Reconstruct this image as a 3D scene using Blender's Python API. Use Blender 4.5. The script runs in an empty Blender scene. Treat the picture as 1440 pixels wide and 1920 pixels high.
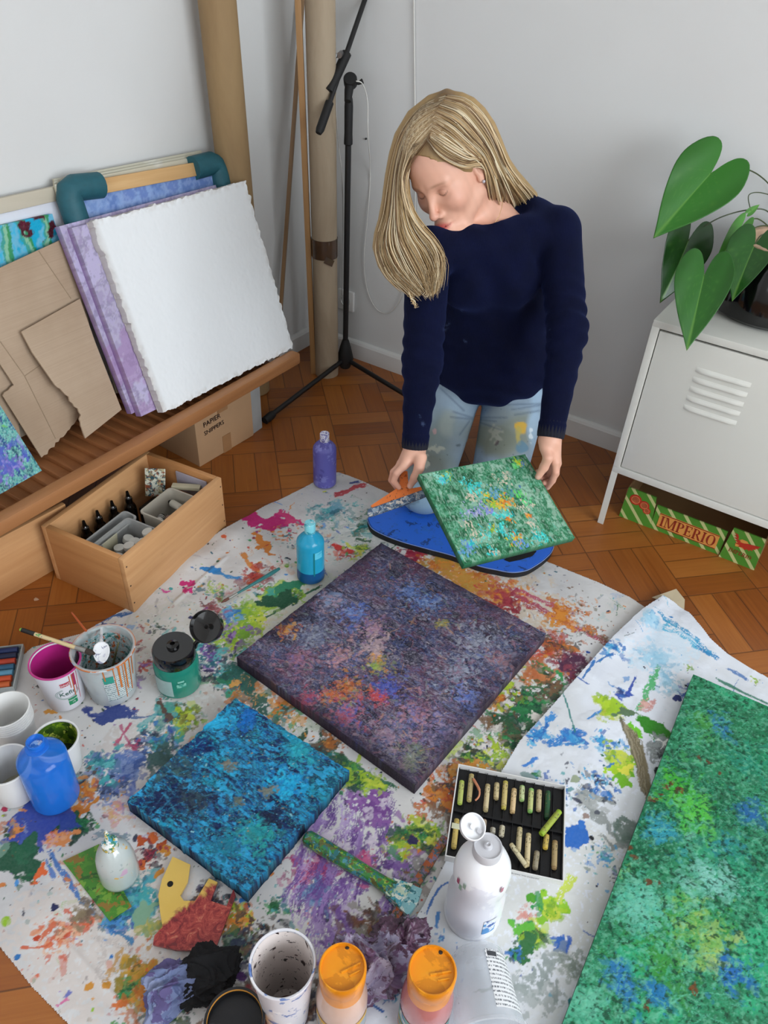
import bpy, bmesh, math, random
import numpy as np
from mathutils import Vector, Matrix
random.seed(7)
S = bpy.context.scene
COL = S.collection
PI = math.pi
# ------------------------------------------------------------------ camera
FPX, PITCH, ROLL, CAMH = 1442.0, math.radians(38.306), math.radians(3.203), 1.36
_f = np.array([0, math.cos(PITCH), -math.sin(PITCH)])
_x = np.array([1.0, 0, 0]); _u = np.cross(_x, _f)
CR = math.cos(ROLL)*_x + math.sin(ROLL)*_u
CU = -math.sin(ROLL)*_x + math.cos(ROLL)*_u
CF = _f
EYE = np.array([0, 0, CAMH])
def ray(px, py): return (px-720)*CR - (py-960)*CU + FPX*CF
def at(px, py, z=0.0):
    d = ray(px, py); return EYE + d*((z-CAMH)/d[2])
def dep(px, py, d): return EYE + ray(px, py)*d/FPX
def hit(px, py, p0, n):
    d = ray(px, py); n = np.array(n); return EYE + d*((np.array(p0)-EYE)@n/(d@n))
def column(p, px, py):
    d = ray(px, py); t = (np.array(p[:2])@d[:2])/(d[:2]@d[:2]); return EYE[2]+t*d[2]
cam = bpy.data.cameras.new('camera'); co = bpy.data.objects.new('camera', cam); COL.objects.link(co)
cam.sensor_fit = 'HORIZONTAL'; cam.sensor_width = 36; cam.lens = 36*FPX/1440; cam.clip_start = .05
M = Matrix([[CR[0], CU[0], -CF[0], 0], [CR[1], CU[1], -CF[1], 0], [CR[2], CU[2], -CF[2], CAMH], [0, 0, 0, 1]])
co.matrix_world = M; S.camera = co
# room frame: corner, direction along right wall (a), along left wall (b)
CN = at(586, 639)[:2]
_r = at(1120, 831)[:2]-CN; DR = _r/np.linalg.norm(_r); DL = np.array([DR[1], -DR[0]])
RA, RB, RH = 4.0, 4.3, 2.6
def W(a, b, z=0.0): p = CN+a*DR+b*DL; return np.array([p[0], p[1], z])
def room(p): v = np.array(p[:2])-CN; return v@DR, v@DL
ROT = math.atan2(DR[1], DR[0])
DR3 = np.array([DR[0], DR[1], 0]); DL3 = np.array([DL[0], DL[1], 0])
# ------------------------------------------------------------------ colours
def lin(c):
    if isinstance(c, str):
        c = c.lstrip('#'); c = tuple(int(c[i:i+2], 16)/255 for i in (0, 2, 4))
    return tuple((x/12.92 if x <= .04045 else ((x+.055)/1.055)**2.4) for x in c)
def L4(c): return (*lin(c), 1)
# ------------------------------------------------------------------ materials
class NT:
    def __init__(s, name):
        s.m = bpy.data.materials.new(name); s.m.use_nodes = True
        s.t = s.m.node_tree; s.b = s.t.nodes['Principled BSDF']; s.out = s.t.nodes['Material Output']
    def n(s, typ, **k):
        x = s.t.nodes.new(typ)
        for a, b in k.items():
            if a.startswith('i_'):
                key = a[2:]; key = int(key) if key.isdigit() else key.replace('_', ' ')
                x.inputs[key].default_value = b
            else: setattr(x, a, b)
        return x
    def l(s, a, b): s.t.links.new(a, b)
    def coord(s, kind='Object', scale=(1, 1, 1), rot=(0, 0, 0)):
        tc = s.n('ShaderNodeTexCoord'); mp = s.n('ShaderNodeMapping')
        mp.inputs['Scale'].default_value = scale; mp.inputs['Rotation'].default_value = rot
        s.l(tc.outputs[kind], mp.inputs['Vector']); return mp.outputs[0]
    def noise(s, vec, scale, detail=4, rough=.55, dist=0):
        x = s.n('ShaderNodeTexNoise'); x.inputs['Scale'].default_value = scale; x.inputs['Detail'].default_value = detail
        x.inputs['Roughness'].default_value = rough; x.inputs['Distortion'].default_value = dist
        if vec is not None: s.l(vec, x.inputs['Vector'])
        return x.outputs['Fac']
    def ramp(s, fac, stops, interp='LINEAR'):
        x = s.n('ShaderNodeValToRGB'); r = x.color_ramp; r.interpolation = interp
        while len(r.elements) < len(stops): r.elements.new(.5)
        for e, (p, c) in zip(r.elements, stops): e.position = p; e.color = L4(c) if not isinstance(c, float) else (c, c, c, 1)
        s.l(fac, x.inputs['Fac']); return x.outputs['Color']
    def mix(s, fac, a, b, mode='MIX'):
        x = s.n('ShaderNodeMix', data_type='RGBA', blend_type=mode)
        for inp, v in ((x.inputs[0], fac), (x.inputs[6], a), (x.inputs[7], b)):
            if isinstance(v, (int, float)): inp.default_value = v
            elif isinstance(v, (tuple, str)): inp.default_value = L4(v) if isinstance(v, str) else v
            else: s.l(v, inp)
        return x.outputs[2]
    def bump(s, h, strength=.3, dist=.002):
        x = s.n('ShaderNodeBump'); x.inputs['Strength'].default_value = strength; x.inputs['Distance'].default_value = dist
        s.l(h, x.inputs['Height']); s.l(x.outputs[0], s.b.inputs['Normal'])
    def base(s, v):
        if isinstance(v, (tuple, str)): s.b.inputs['Base Color'].default_value = L4(v) if isinstance(v, str) else v
        else: s.l(v, s.b.inputs['Base Color'])
    def set(s, **k):
        names = dict(rough='Roughness', metal='Metallic', trans='Transmission Weight', ior='IOR', sss='Subsurface Weight', coat='Coat Weight', alpha='Alpha', sheen='Sheen Weight', spec='Specular IOR Level')
        for a, b in k.items(): s.b.inputs[names[a]].default_value = b
_mc = {}
def plain(name, c, rough=.5, var=.06, scale=30, bump=.15, **k):
    """uneven procedural colour with a fine bump"""
    if name in _mc: return _mc[name]
    t = NT(name); v = t.coord(); f = t.noise(v, scale, 4)
    c0 = lin(c); hi = tuple(min(1, x*(1+var*2)) for x in c0)+(1,); lo = tuple(x*(1-var*2) for x in c0)+(1,)
    t.base(t.mix(f, lo, hi)); t.set(rough=rough, **k)
    if bump: t.bump(t.noise(v, scale*6, 3), bump, .001)
    _mc[name] = t.m; return t.m
def wood(name, c1, c2, axis=0, scale=1.0, rough=.5, knots=False):
    if name in _mc: return _mc[name]
    t = NT(name); sc = [26*scale]*3; sc[axis] = 1.6*scale
    v = t.coord(scale=tuple(sc)); n1 = t.noise(v, 1.0, 5, .6, .6)
    v2 = t.coord(scale=tuple(x*5 for x in sc)); n2 = t.noise(v2, 1.0, 3)
    c = t.ramp(n1, [(.3, c1), (.7, c2)]); c = t.mix(t.ramp(n2, [(.35, 0.0), (.75, .35)]), c, c1)
    if knots:
        vv = t.n('ShaderNodeTexVoronoi'); s3 = [9]*3; s3[axis] = 5
        t.l(t.coord(scale=tuple(s3)), vv.inputs['Vector']); vv.inputs['Scale'].default_value = 1
        c = t.mix(t.ramp(vv.outputs['Distance'], [(.05, .75), (.11, 0.0)]), c, '#6b3d1e')
    t.base(c); t.set(rough=rough); t.bump(n1, .12, .001); _mc[name] = t.m; return t.m
def attr_mat(name, rough=.5, bump=.3, bscale=400, spec=.5, coat=0):
    """paint mixed vertex by vertex (colour attribute 'paint') with a fine brushy bump"""
    t = NT(name); a = t.n('ShaderNodeAttribute', attribute_name='paint')
    v = t.coord(); n = t.noise(v, bscale, 3)
    t.base(t.mix(t.ramp(n, [(.3, .0), (.8, .10)]), a.outputs['Color'], t.mix(.3, a.outputs['Color'], (1, 1, 1, 1))))
    t.set(rough=rough, spec=spec, coat=coat); t.bump(n, bump, .0012); return t.m
def clear(name, c='#ffffff', rough=.08, alpha=.35):
    """thin translucent plastic: mixes transmission and reflection without refraction"""
    if name in _mc: return _mc[name]
    t = NT(name); v = t.coord(); f = t.noise(v, 25, 3)
    tr = t.n('ShaderNodeBsdfTransparent'); tr.inputs[0].default_value = (*[min(1, x*.3+.7) for x in lin(c)], 1)
    mx = t.n('ShaderNodeMixShader'); t.l(tr.outputs[0], mx.inputs[1]); t.l(t.b.outputs[0], mx.inputs[2])
    fr = t.n('ShaderNodeLayerWeight'); fr.inputs[0].default_value = .35
    m = t.n('ShaderNodeMapRange'); t.l(fr.outputs['Facing'], m.inputs[0]); m.inputs[3].default_value = alpha*.75; m.inputs[4].default_value = min(1, alpha*2)
    ad = t.n('ShaderNodeMath', operation='MULTIPLY_ADD'); t.l(f, ad.inputs[0]); ad.inputs[1].default_value = .15; t.l(m.outputs[0], ad.inputs[2])
    t.l(ad.outputs[0], mx.inputs[0]); t.l(mx.outputs[0], t.out.inputs[0])
    t.base(c); t.set(rough=rough); _mc[name] = t.m; return t.m
# ------------------------------------------------------------------ objects
def tag(o, label=None, cat=None, group=None, kind=None):
    if label: o['label'] = label
    if cat: o['category'] = cat
    if group: o['group'] = group
    if kind: o['kind'] = kind
    return o
def frame(o, ex, ey=None, ez=None):
    """matrix with origin o and orthonormalised axes; give ex and ey (or ez)"""
    ex = np.array(ex, float); ex /= np.linalg.norm(ex)
    if ez is not None and ey is None:
        ez = np.array(ez, float); ey = np.cross(ez, ex); ey /= np.linalg.norm(ey); ez = np.cross(ex, ey)
    else:
        ey = np.array(ey, float); ey -= ex*(ey@ex); ey /= np.linalg.norm(ey); ez = np.cross(ex, ey)
    return Matrix([[ex[0], ey[0], ez[0], o[0]], [ex[1], ey[1], ez[1], o[1]], [ex[2], ey[2], ez[2], o[2]], [0, 0, 0, 1]])
def RZ(p, a): return Matrix.Translation(Vector(p)) @ Matrix.Rotation(a, 4, 'Z')
def empty(name, mat, label=None, cat=None, group=None):
    o = bpy.data.objects.new(name, None); o.empty_display_size = .05; COL.objects.link(o)
    o.matrix_world = mat if isinstance(mat, Matrix) else Matrix.Translation(Vector(mat))
    return tag(o, label, cat, group)
def link(name, me, mat, parent=None, mw=None):
    o = bpy.data.objects.new(name, me); COL.objects.link(o)
    if mat is not None:
        for m in (mat if isinstance(mat, (list, tuple)) else [mat]): me.materials.append(m)
    if parent is not None: o.parent = parent
    if mw is not None: o.matrix_basis = mw
    return o
def smooth(me, ang=40):
    for p in me.polygons: p.use_smooth = True
    if ang < 180:
        try: me.set_sharp_from_angle(angle=math.radians(ang))
        except Exception: pass
class B:
    """collects shapes of one part in a bmesh"""
    def __init__(s): s.bm = bmesh.new()
    def add(s, vs, fs, mi=0, uv=None):
        bv = [s.bm.verts.new(v) for v in vs]
        for f in fs:
            try: q = s.bm.faces.new([bv[i] for i in f]); q.material_index = mi
            except ValueError: pass
        return s
    def box(s, c, d, M=None, bev=0, mi=0):
        t = bmesh.new(); bmesh.ops.create_cube(t, size=1)
        for v in t.verts: v.co = Vector((v.co.x*d[0], v.co.y*d[1], v.co.z*d[2]))
        if bev: bmesh.ops.bevel(t, geom=t.edges[:], offset=bev, segments=2, affect='EDGES', profile=.6)
        X = Matrix.Translation(Vector(c)) @ (M or Matrix.Identity(4))
        t.transform(X); s.join(t, mi); return s
    def join(s, t, mi=0):
        t.verts.index_update(); vs = [v.co.copy() for v in t.verts]
        s.add(vs, [[v.index for v in f.verts] for f in t.faces], mi); t.free(); return s
    def lathe(s, prof, n=40, M=None, mi=0, ell=1.0):
        vs, fs = [], []
        for r, z in prof:
            for k in range(n): vs.append(Vector((r*math.cos(2*PI*k/n), ell*r*math.sin(2*PI*k/n), z)))
        for i in range(len(prof)-1):
            for k in range(n):
                a, b = i*n+k, i*n+(k+1) % n; fs.append([a, b, b+n, a+n])
        if prof[0][0] > 1e-5: fs.append(list(range(n))[::-1])
        if prof[-1][0] > 1e-5: fs.append([(len(prof)-1)*n+k for k in range(n)])
        if M: vs = [M @ v for v in vs]
        tb = B(); tb.add(vs, fs); t = tb.bm; bmesh.ops.remove_doubles(t, verts=t.verts, dist=1e-6)
        s.join(t, mi); return s
    def tube(s, pts, r, n=10, mi=0, cap=True):
        pts = [Vector(p) for p in pts]; rs = r if isinstance(r, (list, tuple)) else [r]*len(pts)
        vs, fs = [], []; prev = None
        for i, p in enumerate(pts):
            d = (pts[min(i+1, len(pts)-1)]-pts[max(i-1, 0)]).normalized()
            if prev is None: a = d.orthogonal().normalized()
            else: a = (prev - d*prev.dot(d)).normalized()
            prev = a; b = d.cross(a)
            for k in range(n):
                w = 2*PI*k/n; vs.append(p+(a*math.cos(w)+b*math.sin(w))*rs[i])
        for i in range(len(pts)-1):
            for k in range(n): fs.append([i*n+k, i*n+(k+1) % n, (i+1)*n+(k+1) % n, (i+1)*n+k])
        if cap: fs.append(list(range(n))[::-1]); fs.append([(len(pts)-1)*n+k for k in range(n)])
        s.add(vs, fs, mi); return s
    def prism(s, poly, z0, z1, M=None, mi=0):
        n = len(poly); vs = [Vector((x, y, z0)) for x, y in poly]+[Vector((x, y, z1)) for x, y in poly]
        if M: vs = [M @ v for v in vs]
        t = bmesh.new(); bv = [t.verts.new(v) for v in vs]
        a = t.faces.new(bv[:n][::-1]); b = t.faces.new(bv[n:])
        for i in range(n): t.faces.new([bv[i], bv[(i+1) % n], bv[n+(i+1) % n], bv[n+i]])
        t.normal_update(); bmesh.ops.triangulate(t, faces=[a, b], ngon_method='EAR_CLIP'); s.join(t, mi); return s
    def mesh(s, name, sm=35):
        bmesh.ops.recalc_face_normals(s.bm, faces=s.bm.faces[:])
        me = bpy.data.meshes.new(name); s.bm.to_mesh(me); s.bm.free()
        if sm: smooth(me, sm)
        return me
    def obj(s, name, mat, parent=None, mw=None, sm=35): return link(name, s.mesh(name, sm), mat, parent, mw)
def open_lathe(prof, n=40, ell=1.0):
    vs, fs = [], []
    for r, z in prof:
        for k in range(n): vs.append((r*math.cos(2*PI*k/n), ell*r*math.sin(2*PI*k/n), z))
    for i in range(len(prof)-1):
        for k in range(n): fs.append([i*n+k, i*n+(k+1) % n, (i+1)*n+(k+1) % n, (i+1)*n+k])
    b = B(); b.add([Vector(v) for v in vs], fs); bmesh.ops.remove_doubles(b.bm, verts=b.bm.verts, dist=1e-6); return b
def copy_tree(o, parent=None):
    c = o.copy(); COL.objects.link(c)
    if parent is not None: c.parent = parent
    for ch in [x for x in bpy.data.objects if x.parent == o and x != c]: copy_tree(ch, c)
    return c
def struct(o): o['kind'] = 'structure'; return o
# ------------------------------------------------------------------ numpy noise
def vnoise(nx, ny, cx, cy, seed):
    r = np.random.RandomState(seed); gx, gy = int(math.ceil(cx))+3, int(math.ceil(cy))+3
    g = r.rand(gy, gx).astype(np.float32)
    x = np.linspace(0, cx, nx, dtype=np.float32); y = np.linspace(0, cy, ny, dtype=np.float32)
    xi = x.astype(int); yi = y.astype(int); fx = x-xi; fy = y-yi
    fx = fx*fx*(3-2*fx); fy = fy*fy*(3-2*fy)
    a = g[yi][:, xi]; b = g[yi][:, xi+1]; c = g[yi+1][:, xi]; d = g[yi+1][:, xi+1]
    return (a*(1-fx)+b*fx)*(1-fy[:, None])+(c*(1-fx)+d*fx)*fy[:, None]
def fbm(nx, ny, cx, cy, oct=4, seed=0, gain=.5):
    s = 0; w = 1; tot = 0
    for o in range(oct):
        s = s+w*vnoise(nx, ny, cx*2**o, cy*2**o, seed*31+o); tot += w; w *= gain
    s = s/tot; s = (s-s.mean())/(s.std()+1e-6); return np.clip(.5+s*.2, 0, 1).astype(np.float32)
class Paint:
    """a painted flat surface: colour and relief worked out on a grid in metres"""
    def __init__(s, w, h, res, base, seed=1):
        s.w, s.h, s.res = w, h, res; s.nx, s.ny = int(w/res)+1, int(h/res)+1
        s.c = np.empty((s.ny, s.nx, 3), np.float32); s.c[:] = lin(base); s.z = np.zeros((s.ny, s.nx), np.float32)
        x = np.linspace(0, w, s.nx, dtype=np.float32); y = np.linspace(0, h, s.ny, dtype=np.float32); s.X, s.Y = np.meshgrid(x, y)
        f = lambda k, o, sd: (fbm(s.nx, s.ny, w/k, h/k, o, sd)-.5)*5
        s.wx, s.wy = f(.05, 5, seed+1), f(.05, 5, seed+2)
        s.fx, s.fy = f(.012, 4, seed+3), f(.012, 4, seed+4)
        s.g = fbm(s.nx, s.ny, w/.006, h/.006, 3, seed+5); s.seed = seed; s.r = random.Random(seed)
    def win(s, x, y, R):
        i0, i1 = max(0, int((x-R)/s.res)), min(s.nx, int((x+R)/s.res)+2); j0, j1 = max(0, int((y-R)/s.res)), min(s.ny, int((y+R)/s.res)+2)
        return (slice(j0, j1), slice(i0, i1)) if i1 > i0 and j1 > j0 else None
    def put(s, W_, m, col, a=1, relief=0):
        m = (np.clip(m, 0, 1)*a)[..., None]; s.c[W_] = s.c[W_]*(1-m)+np.array(lin(col), np.float32)*m
        if relief: s.z[W_] = s.z[W_]+relief*m[..., 0]
    def blob(s, x, y, r, col, wob=.5, asp=1, ang=0, a=1, dry=0, relief=0, soft=.08):
        R = r*max(asp, 1)*(1.4+wob); W_ = s.win(x, y, R)
        if W_ is None: return
        k = r if r < .02 else .02+(r-.02)*.5
        X = s.X[W_]-x+wob*(s.wx[W_]*k*.5+s.fx[W_]*min(k, .012)*.45); Y = s.Y[W_]-y+wob*(s.wy[W_]*k*.5+s.fy[W_]*min(k, .012)*.45)
        u = X*math.cos(ang)+Y*math.sin(ang); v = -X*math.sin(ang)+Y*math.cos(ang)
        d = np.sqrt((u/asp)**2+v**2)/r
        m = np.clip((1-d)/soft+.5, 0, 1)
        if dry: m = m*np.clip((s.g[W_]-(.5+(dry-.5)*.5)+(1-d)*.25)/.06+.5, 0, 1)
        s.put(W_, m, col, a, relief)
    def stroke(s, x0, y0, x1, y1, w, col, dry=.3, a=1, wob=.3, relief=0, sd=0):
        L = math.hypot(x1-x0, y1-y0); mx, my = (x0+x1)/2, (y0+y1)/2; W_ = s.win(mx, my, L/2+w*2)
        if W_ is None or L < 1e-5: return
        c, n = (x1-x0)/L, (y1-y0)/L; X = s.X[W_]-mx+wob*w*s.wx[W_]*.8; Y = s.Y[W_]-my+wob*w*s.wy[W_]*.8
        u = X*c+Y*n; v = -X*n+Y*c
        r = np.random.RandomState(int(abs(x0*9173+y0*7919)*100) % 99991+sd)
        tab = r.rand(64); vi = np.clip((v/w*.5+.5)*40, 0, 62); t0 = vi.astype(int); tf = vi-t0
        st = tab[t0]*(1-tf)+tab[t0+1]*tf
        e = np.clip((w/2*(1+.25*s.fx[W_])-np.abs(v))/(w*.08)+.5, 0, 1)*np.clip((L/2*(1-.25*(st-.5))-np.abs(u))/(w*.15)+.5, 0, 1)
        if dry: e = e*np.clip(((st*.6+s.g[W_]*.4)-dry*.8+.1)/.08, 0, 1)
        s.put(W_, e, col, a, relief)
    def splatter(s, n, x0, x1, y0, y1, cols, r0=.0008, r1=.006, p=2.6, a=1):
        for _ in range(n):
            s.blob(s.r.uniform(x0, x1), s.r.uniform(y0, y1), r0+(r1-r0)*s.r.random()**p, s.r.choice(cols), s.r.uniform(.1, .9), s.r.choice([1, 1, 1.3, 2.2]), s.r.uniform(0, PI), a)
    def cluster(s, x, y, R, cols, n=30, r0=.002, r1=.014, a=1, dry=.4):
        for _ in range(int(n*1.5)):
            t = s.r.uniform(0, 2*PI); q = R*abs(s.r.gauss(0, .55)); r = r0+(r1*.85-r0)*s.r.random()**2.4
            s.blob(x+q*math.cos(t), y+q*math.sin(t), r, s.r.choice(cols), s.r.choice([.5, 1.0, 1.4]), s.r.uniform(1, 2.8), s.r.uniform(0, PI), a*s.r.uniform(.55, 1), s.r.choice([0, dry, dry, dry*.6]))
    def field(s, cols, cell, seed, sx=1, sy=1, amt=1.0, ang=None, band=.04, oct=5):
        """ragged colour areas: picks colours by thresholds of a stretched noise"""
        f = fbm(s.nx, s.ny, s.w/(cell*sx), s.h/(cell*sy), oct, seed, .6); q = np.quantile(f, np.linspace(0, 1, len(cols)+1))
        for i, c in enumerate(cols):
            if c is None: continue
            m = np.clip((f-q[i])/band+.5, 0, 1)*np.clip((q[i+1]-f)/band+.5, 0, 1) if 0 < i < len(cols)-1 else (np.clip((q[1]-f)/band+.5, 0, 1) if i == 0 else np.clip((f-q[i])/band+.5, 0, 1))
            s.put((slice(None), slice(None)), m, c, amt)
        return f
    def slab(s, name, thick, mat, parent=None, mw=None, zf=None, side=None, inside=None, edge_wob=0, relief=1.0):
        """closed plate with the painted grid on top; zf adds height, inside(X,Y) keeps faces"""
        nx, ny = s.nx, s.ny; Z = s.z*relief + (zf if zf is not None else 0)
        X, Y = s.X.copy(), s.Y.copy()
        if edge_wob:
            m = np.minimum(np.minimum(X, s.w-X), np.minimum(Y, s.h-Y)); k = np.clip(1-m/.012, 0, 1)
            X = X+s.fx*edge_wob*k; Y = Y+s.fy*edge_wob*k
        V = np.stack([X, Y, Z+thick], -1).reshape(-1, 3)
        idx = np.arange(nx*ny).reshape(ny, nx)
        a, b, c, d = idx[:-1, :-1], idx[:-1, 1:], idx[1:, 1:], idx[1:, :-1]
        F = np.stack([a, b, c, d], -1).reshape(-1, 4)
        if inside is not None:
            k = inside((s.X[:-1, :-1]+s.X[1:, 1:])/2, (s.Y[:-1, :-1]+s.Y[1:, 1:])/2).reshape(-1); F = F[k]
            n0 = len(V); V2 = V.copy(); V2[:, 2] -= thick
            # boundary edges
            E = np.concatenate([F[:, [0, 1]], F[:, [1, 2]], F[:, [2, 3]], F[:, [3, 0]]])
            key = E.min(1).astype(np.int64)*len(V)+E.max(1); u, inv, cnt = np.unique(key, return_inverse=True, return_counts=True)
            be = E[cnt[inv] == 1]
            F = np.concatenate([F, F[:, ::-1]+n0, np.stack([be[:, 1], be[:, 0], be[:, 0]+n0, be[:, 1]+n0], -1)])
            V = np.concatenate([V, V2]); colr = np.concatenate([s.c.reshape(-1, 3)]*2); nside = len(be)
            used = np.zeros(len(V), bool); used[F.ravel()] = True; re = np.cumsum(used)-1; V = V[used]; colr = colr[used]; F = re[F]
        else:
            loop = np.concatenate([idx[0, :], idx[1:, -1], idx[-1, -2::-1], idx[-2:0:-1, 0]]); n0 = len(V); nl = len(loop)
            V2 = V[loop].copy(); V2[:, 2] = 0
            nxt = np.roll(np.arange(nl), -1)
            Fs = np.stack([loop, np.arange(nl)+n0, nxt+n0, loop[nxt]], -1); V = np.concatenate([V, V2])
            sc = s.c.reshape(-1, 3)[loop]
            if side is not None: sc = sc*.12+np.array(lin(side))*.88
            colr = np.concatenate([s.c.reshape(-1, 3), sc]); F = np.concatenate([F, Fs])
            cc = [idx[0, 0], idx[0, -1], idx[-1, -1], idx[-1, 0]]
            q = [int(np.where(loop == i)[0][0])+n0 for i in cc]; F = np.concatenate([F, [[q[0], q[3], q[2], q[1]]]])
        me = bpy.data.meshes.new(name); me.vertices.add(len(V)); me.vertices.foreach_set('co', V.astype(np.float32).ravel())
        me.loops.add(len(F)*4); me.loops.foreach_set('vertex_index', F.astype(np.int32).ravel())
        me.polygons.add(len(F)); me.polygons.foreach_set('loop_start', np.arange(0, len(F)*4, 4, dtype=np.int32))
        me.update(calc_edges=True); me.validate()
        at_ = me.color_attributes.new('paint', 'FLOAT_COLOR', 'POINT')
        at_.data.foreach_set('color', np.concatenate([colr, np.ones((len(colr), 1))], 1).astype(np.float32).ravel())
        smooth(me, 50); return link(name, me, mat, parent, mw)
# ------------------------------------------------------------------ implicit surfaces (surface nets)
def nets(f, lo, hi, h, bl=20):
    """surface nets over blocks that the surface f=0 passes through (f = signed distance)"""
    lo = np.array(lo, float); hi = np.array(hi, float); nb = np.ceil((hi-lo)/(h*bl)).astype(int)
    N = nb*bl+2; gid = lambda i, j, k: ((i+1)*(N[1]+2)+(j+1))*(N[2]+2)+(k+1)
    ctr = [lo[a]+h*bl*(np.arange(nb[a])+.5) for a in range(3)]
    CX, CY, CZ = np.meshgrid(*ctr, indexing='ij'); cv = f(CX.astype(np.float32), CY.astype(np.float32), CZ.astype(np.float32))
    VP, VI, FF = [], [], []
    for bi, bj, bk in zip(*np.where(np.abs(cv) < h*bl*1.25)):
        o = np.array([bi, bj, bk])*bl
        ax = [lo[a]+h*(o[a]+np.arange(bl+1)) for a in range(3)]
        X, Y, Z = np.meshgrid(*ax, indexing='ij'); v = f(X.astype(np.float32), Y.astype(np.float32), Z.astype(np.float32)); s = v < 0
        if s.all() or not s.any(): continue
        acc = np.zeros((bl, bl, bl, 3)); cnt = np.zeros((bl, bl, bl)); G = np.stack([X, Y, Z], -1)
        I = np.meshgrid(*[o[a]+np.arange(bl+1) for a in range(3)], indexing='ij')
        for a in range(3):
            b, c = (a+1) % 3, (a+2) % 3
            A = [slice(None)]*3; Bs = [slice(None)]*3; A[a] = slice(0, -1); Bs[a] = slice(1, None)
            va, vb = v[tuple(A)], v[tuple(Bs)]; sa, sb = s[tuple(A)], s[tuple(Bs)]; x = sa != sb
            t = np.where(x, va/(va-vb+1e-12), 0); P = G[tuple(A)].copy(); P[..., a] += t*h
            for db in (0, 1):
                for dc in (0, 1):
                    sl = [slice(None)]*3; sl[b] = slice(1-db, bl+1-db); sl[c] = slice(1-dc, bl+1-dc)
                    m = x[tuple(sl)]; acc += np.where(m[..., None], P[tuple(sl)], 0); cnt += m
            sl = [slice(0, bl)]*3; e1 = (sa & ~sb)[tuple(sl)]; e2 = (~sa & sb)[tuple(sl)]; J = [q[tuple(sl)] for q in I]
            def g(db, dc):
                k = [J[0], J[1], J[2]]; k[b] = k[b]-db; k[c] = k[c]-dc; return gid(*k)
            q = [g(1, 1), g(0, 1), g(0, 0), g(1, 0)]
            FF.append(np.stack([k[e1] for k in q], -1)); FF.append(np.stack([k[e2] for k in q[::-1]], -1))
        ok = cnt > 0; VP.append(acc[ok]/cnt[ok][:, None]); J = [q[:bl, :bl, :bl] for q in I]; VI.append(gid(*J)[ok])
    V = np.concatenate(VP); VI = np.concatenate(VI); F = np.concatenate(FF)
    od = np.argsort(VI); V = V[od]; VI = VI[od]; p = np.searchsorted(VI, F); p[p >= len(VI)] = 0
    good = (VI[p] == F).all(1); return V, p[good]
def mesh_np(name, V, F, col=None, sm=180):
    me = bpy.data.meshes.new(name); me.vertices.add(len(V)); me.vertices.foreach_set('co', np.asarray(V, np.float32).ravel())
    F = np.asarray(F); k = F.shape[1]; me.loops.add(len(F)*k); me.loops.foreach_set('vertex_index', F.astype(np.int32).ravel())
    me.polygons.add(len(F)); me.polygons.foreach_set('loop_start', np.arange(0, len(F)*k, k, dtype=np.int32)); me.update(calc_edges=True); me.validate()
    if col is not None:
        a = me.color_attributes.new('paint', 'FLOAT_COLOR', 'POINT'); a.data.foreach_set('color', np.concatenate([col, np.ones((len(col), 1))], 1).astype(np.float32).ravel())
    smooth(me, sm); return me
def smin(a, b, k): h = np.clip(.5+.5*(b-a)/k, 0, 1); return b*(1-h)+a*h-k*h*(1-h)
def cone(X, Y, Z, a, b, ra, rb):
    a = np.array(a, float); b = np.array(b, float); d = b-a; L2 = d@d+1e-12
    t = np.clip(((X-a[0])*d[0]+(Y-a[1])*d[1]+(Z-a[2])*d[2])/L2, 0, 1)
    return np.sqrt((X-a[0]-t*d[0])**2+(Y-a[1]-t*d[1])**2+(Z-a[2]-t*d[2])**2)-(ra+(rb-ra)*t)
def ellip(X, Y, Z, c, r, R=None):
    P = np.stack([X-c[0], Y-c[1], Z-c[2]], 0)
    if R is not None: P = np.tensordot(np.array(R, float), P, 1)
    k = np.sqrt((P[0]/r[0])**2+(P[1]/r[1])**2+(P[2]/r[2])**2); k2 = np.sqrt((P[0]/r[0]**2)**2+(P[1]/r[1]**2)**2+(P[2]/r[2]**2)**2)
    return k*(k-1)/(k2+1e-9)
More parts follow.
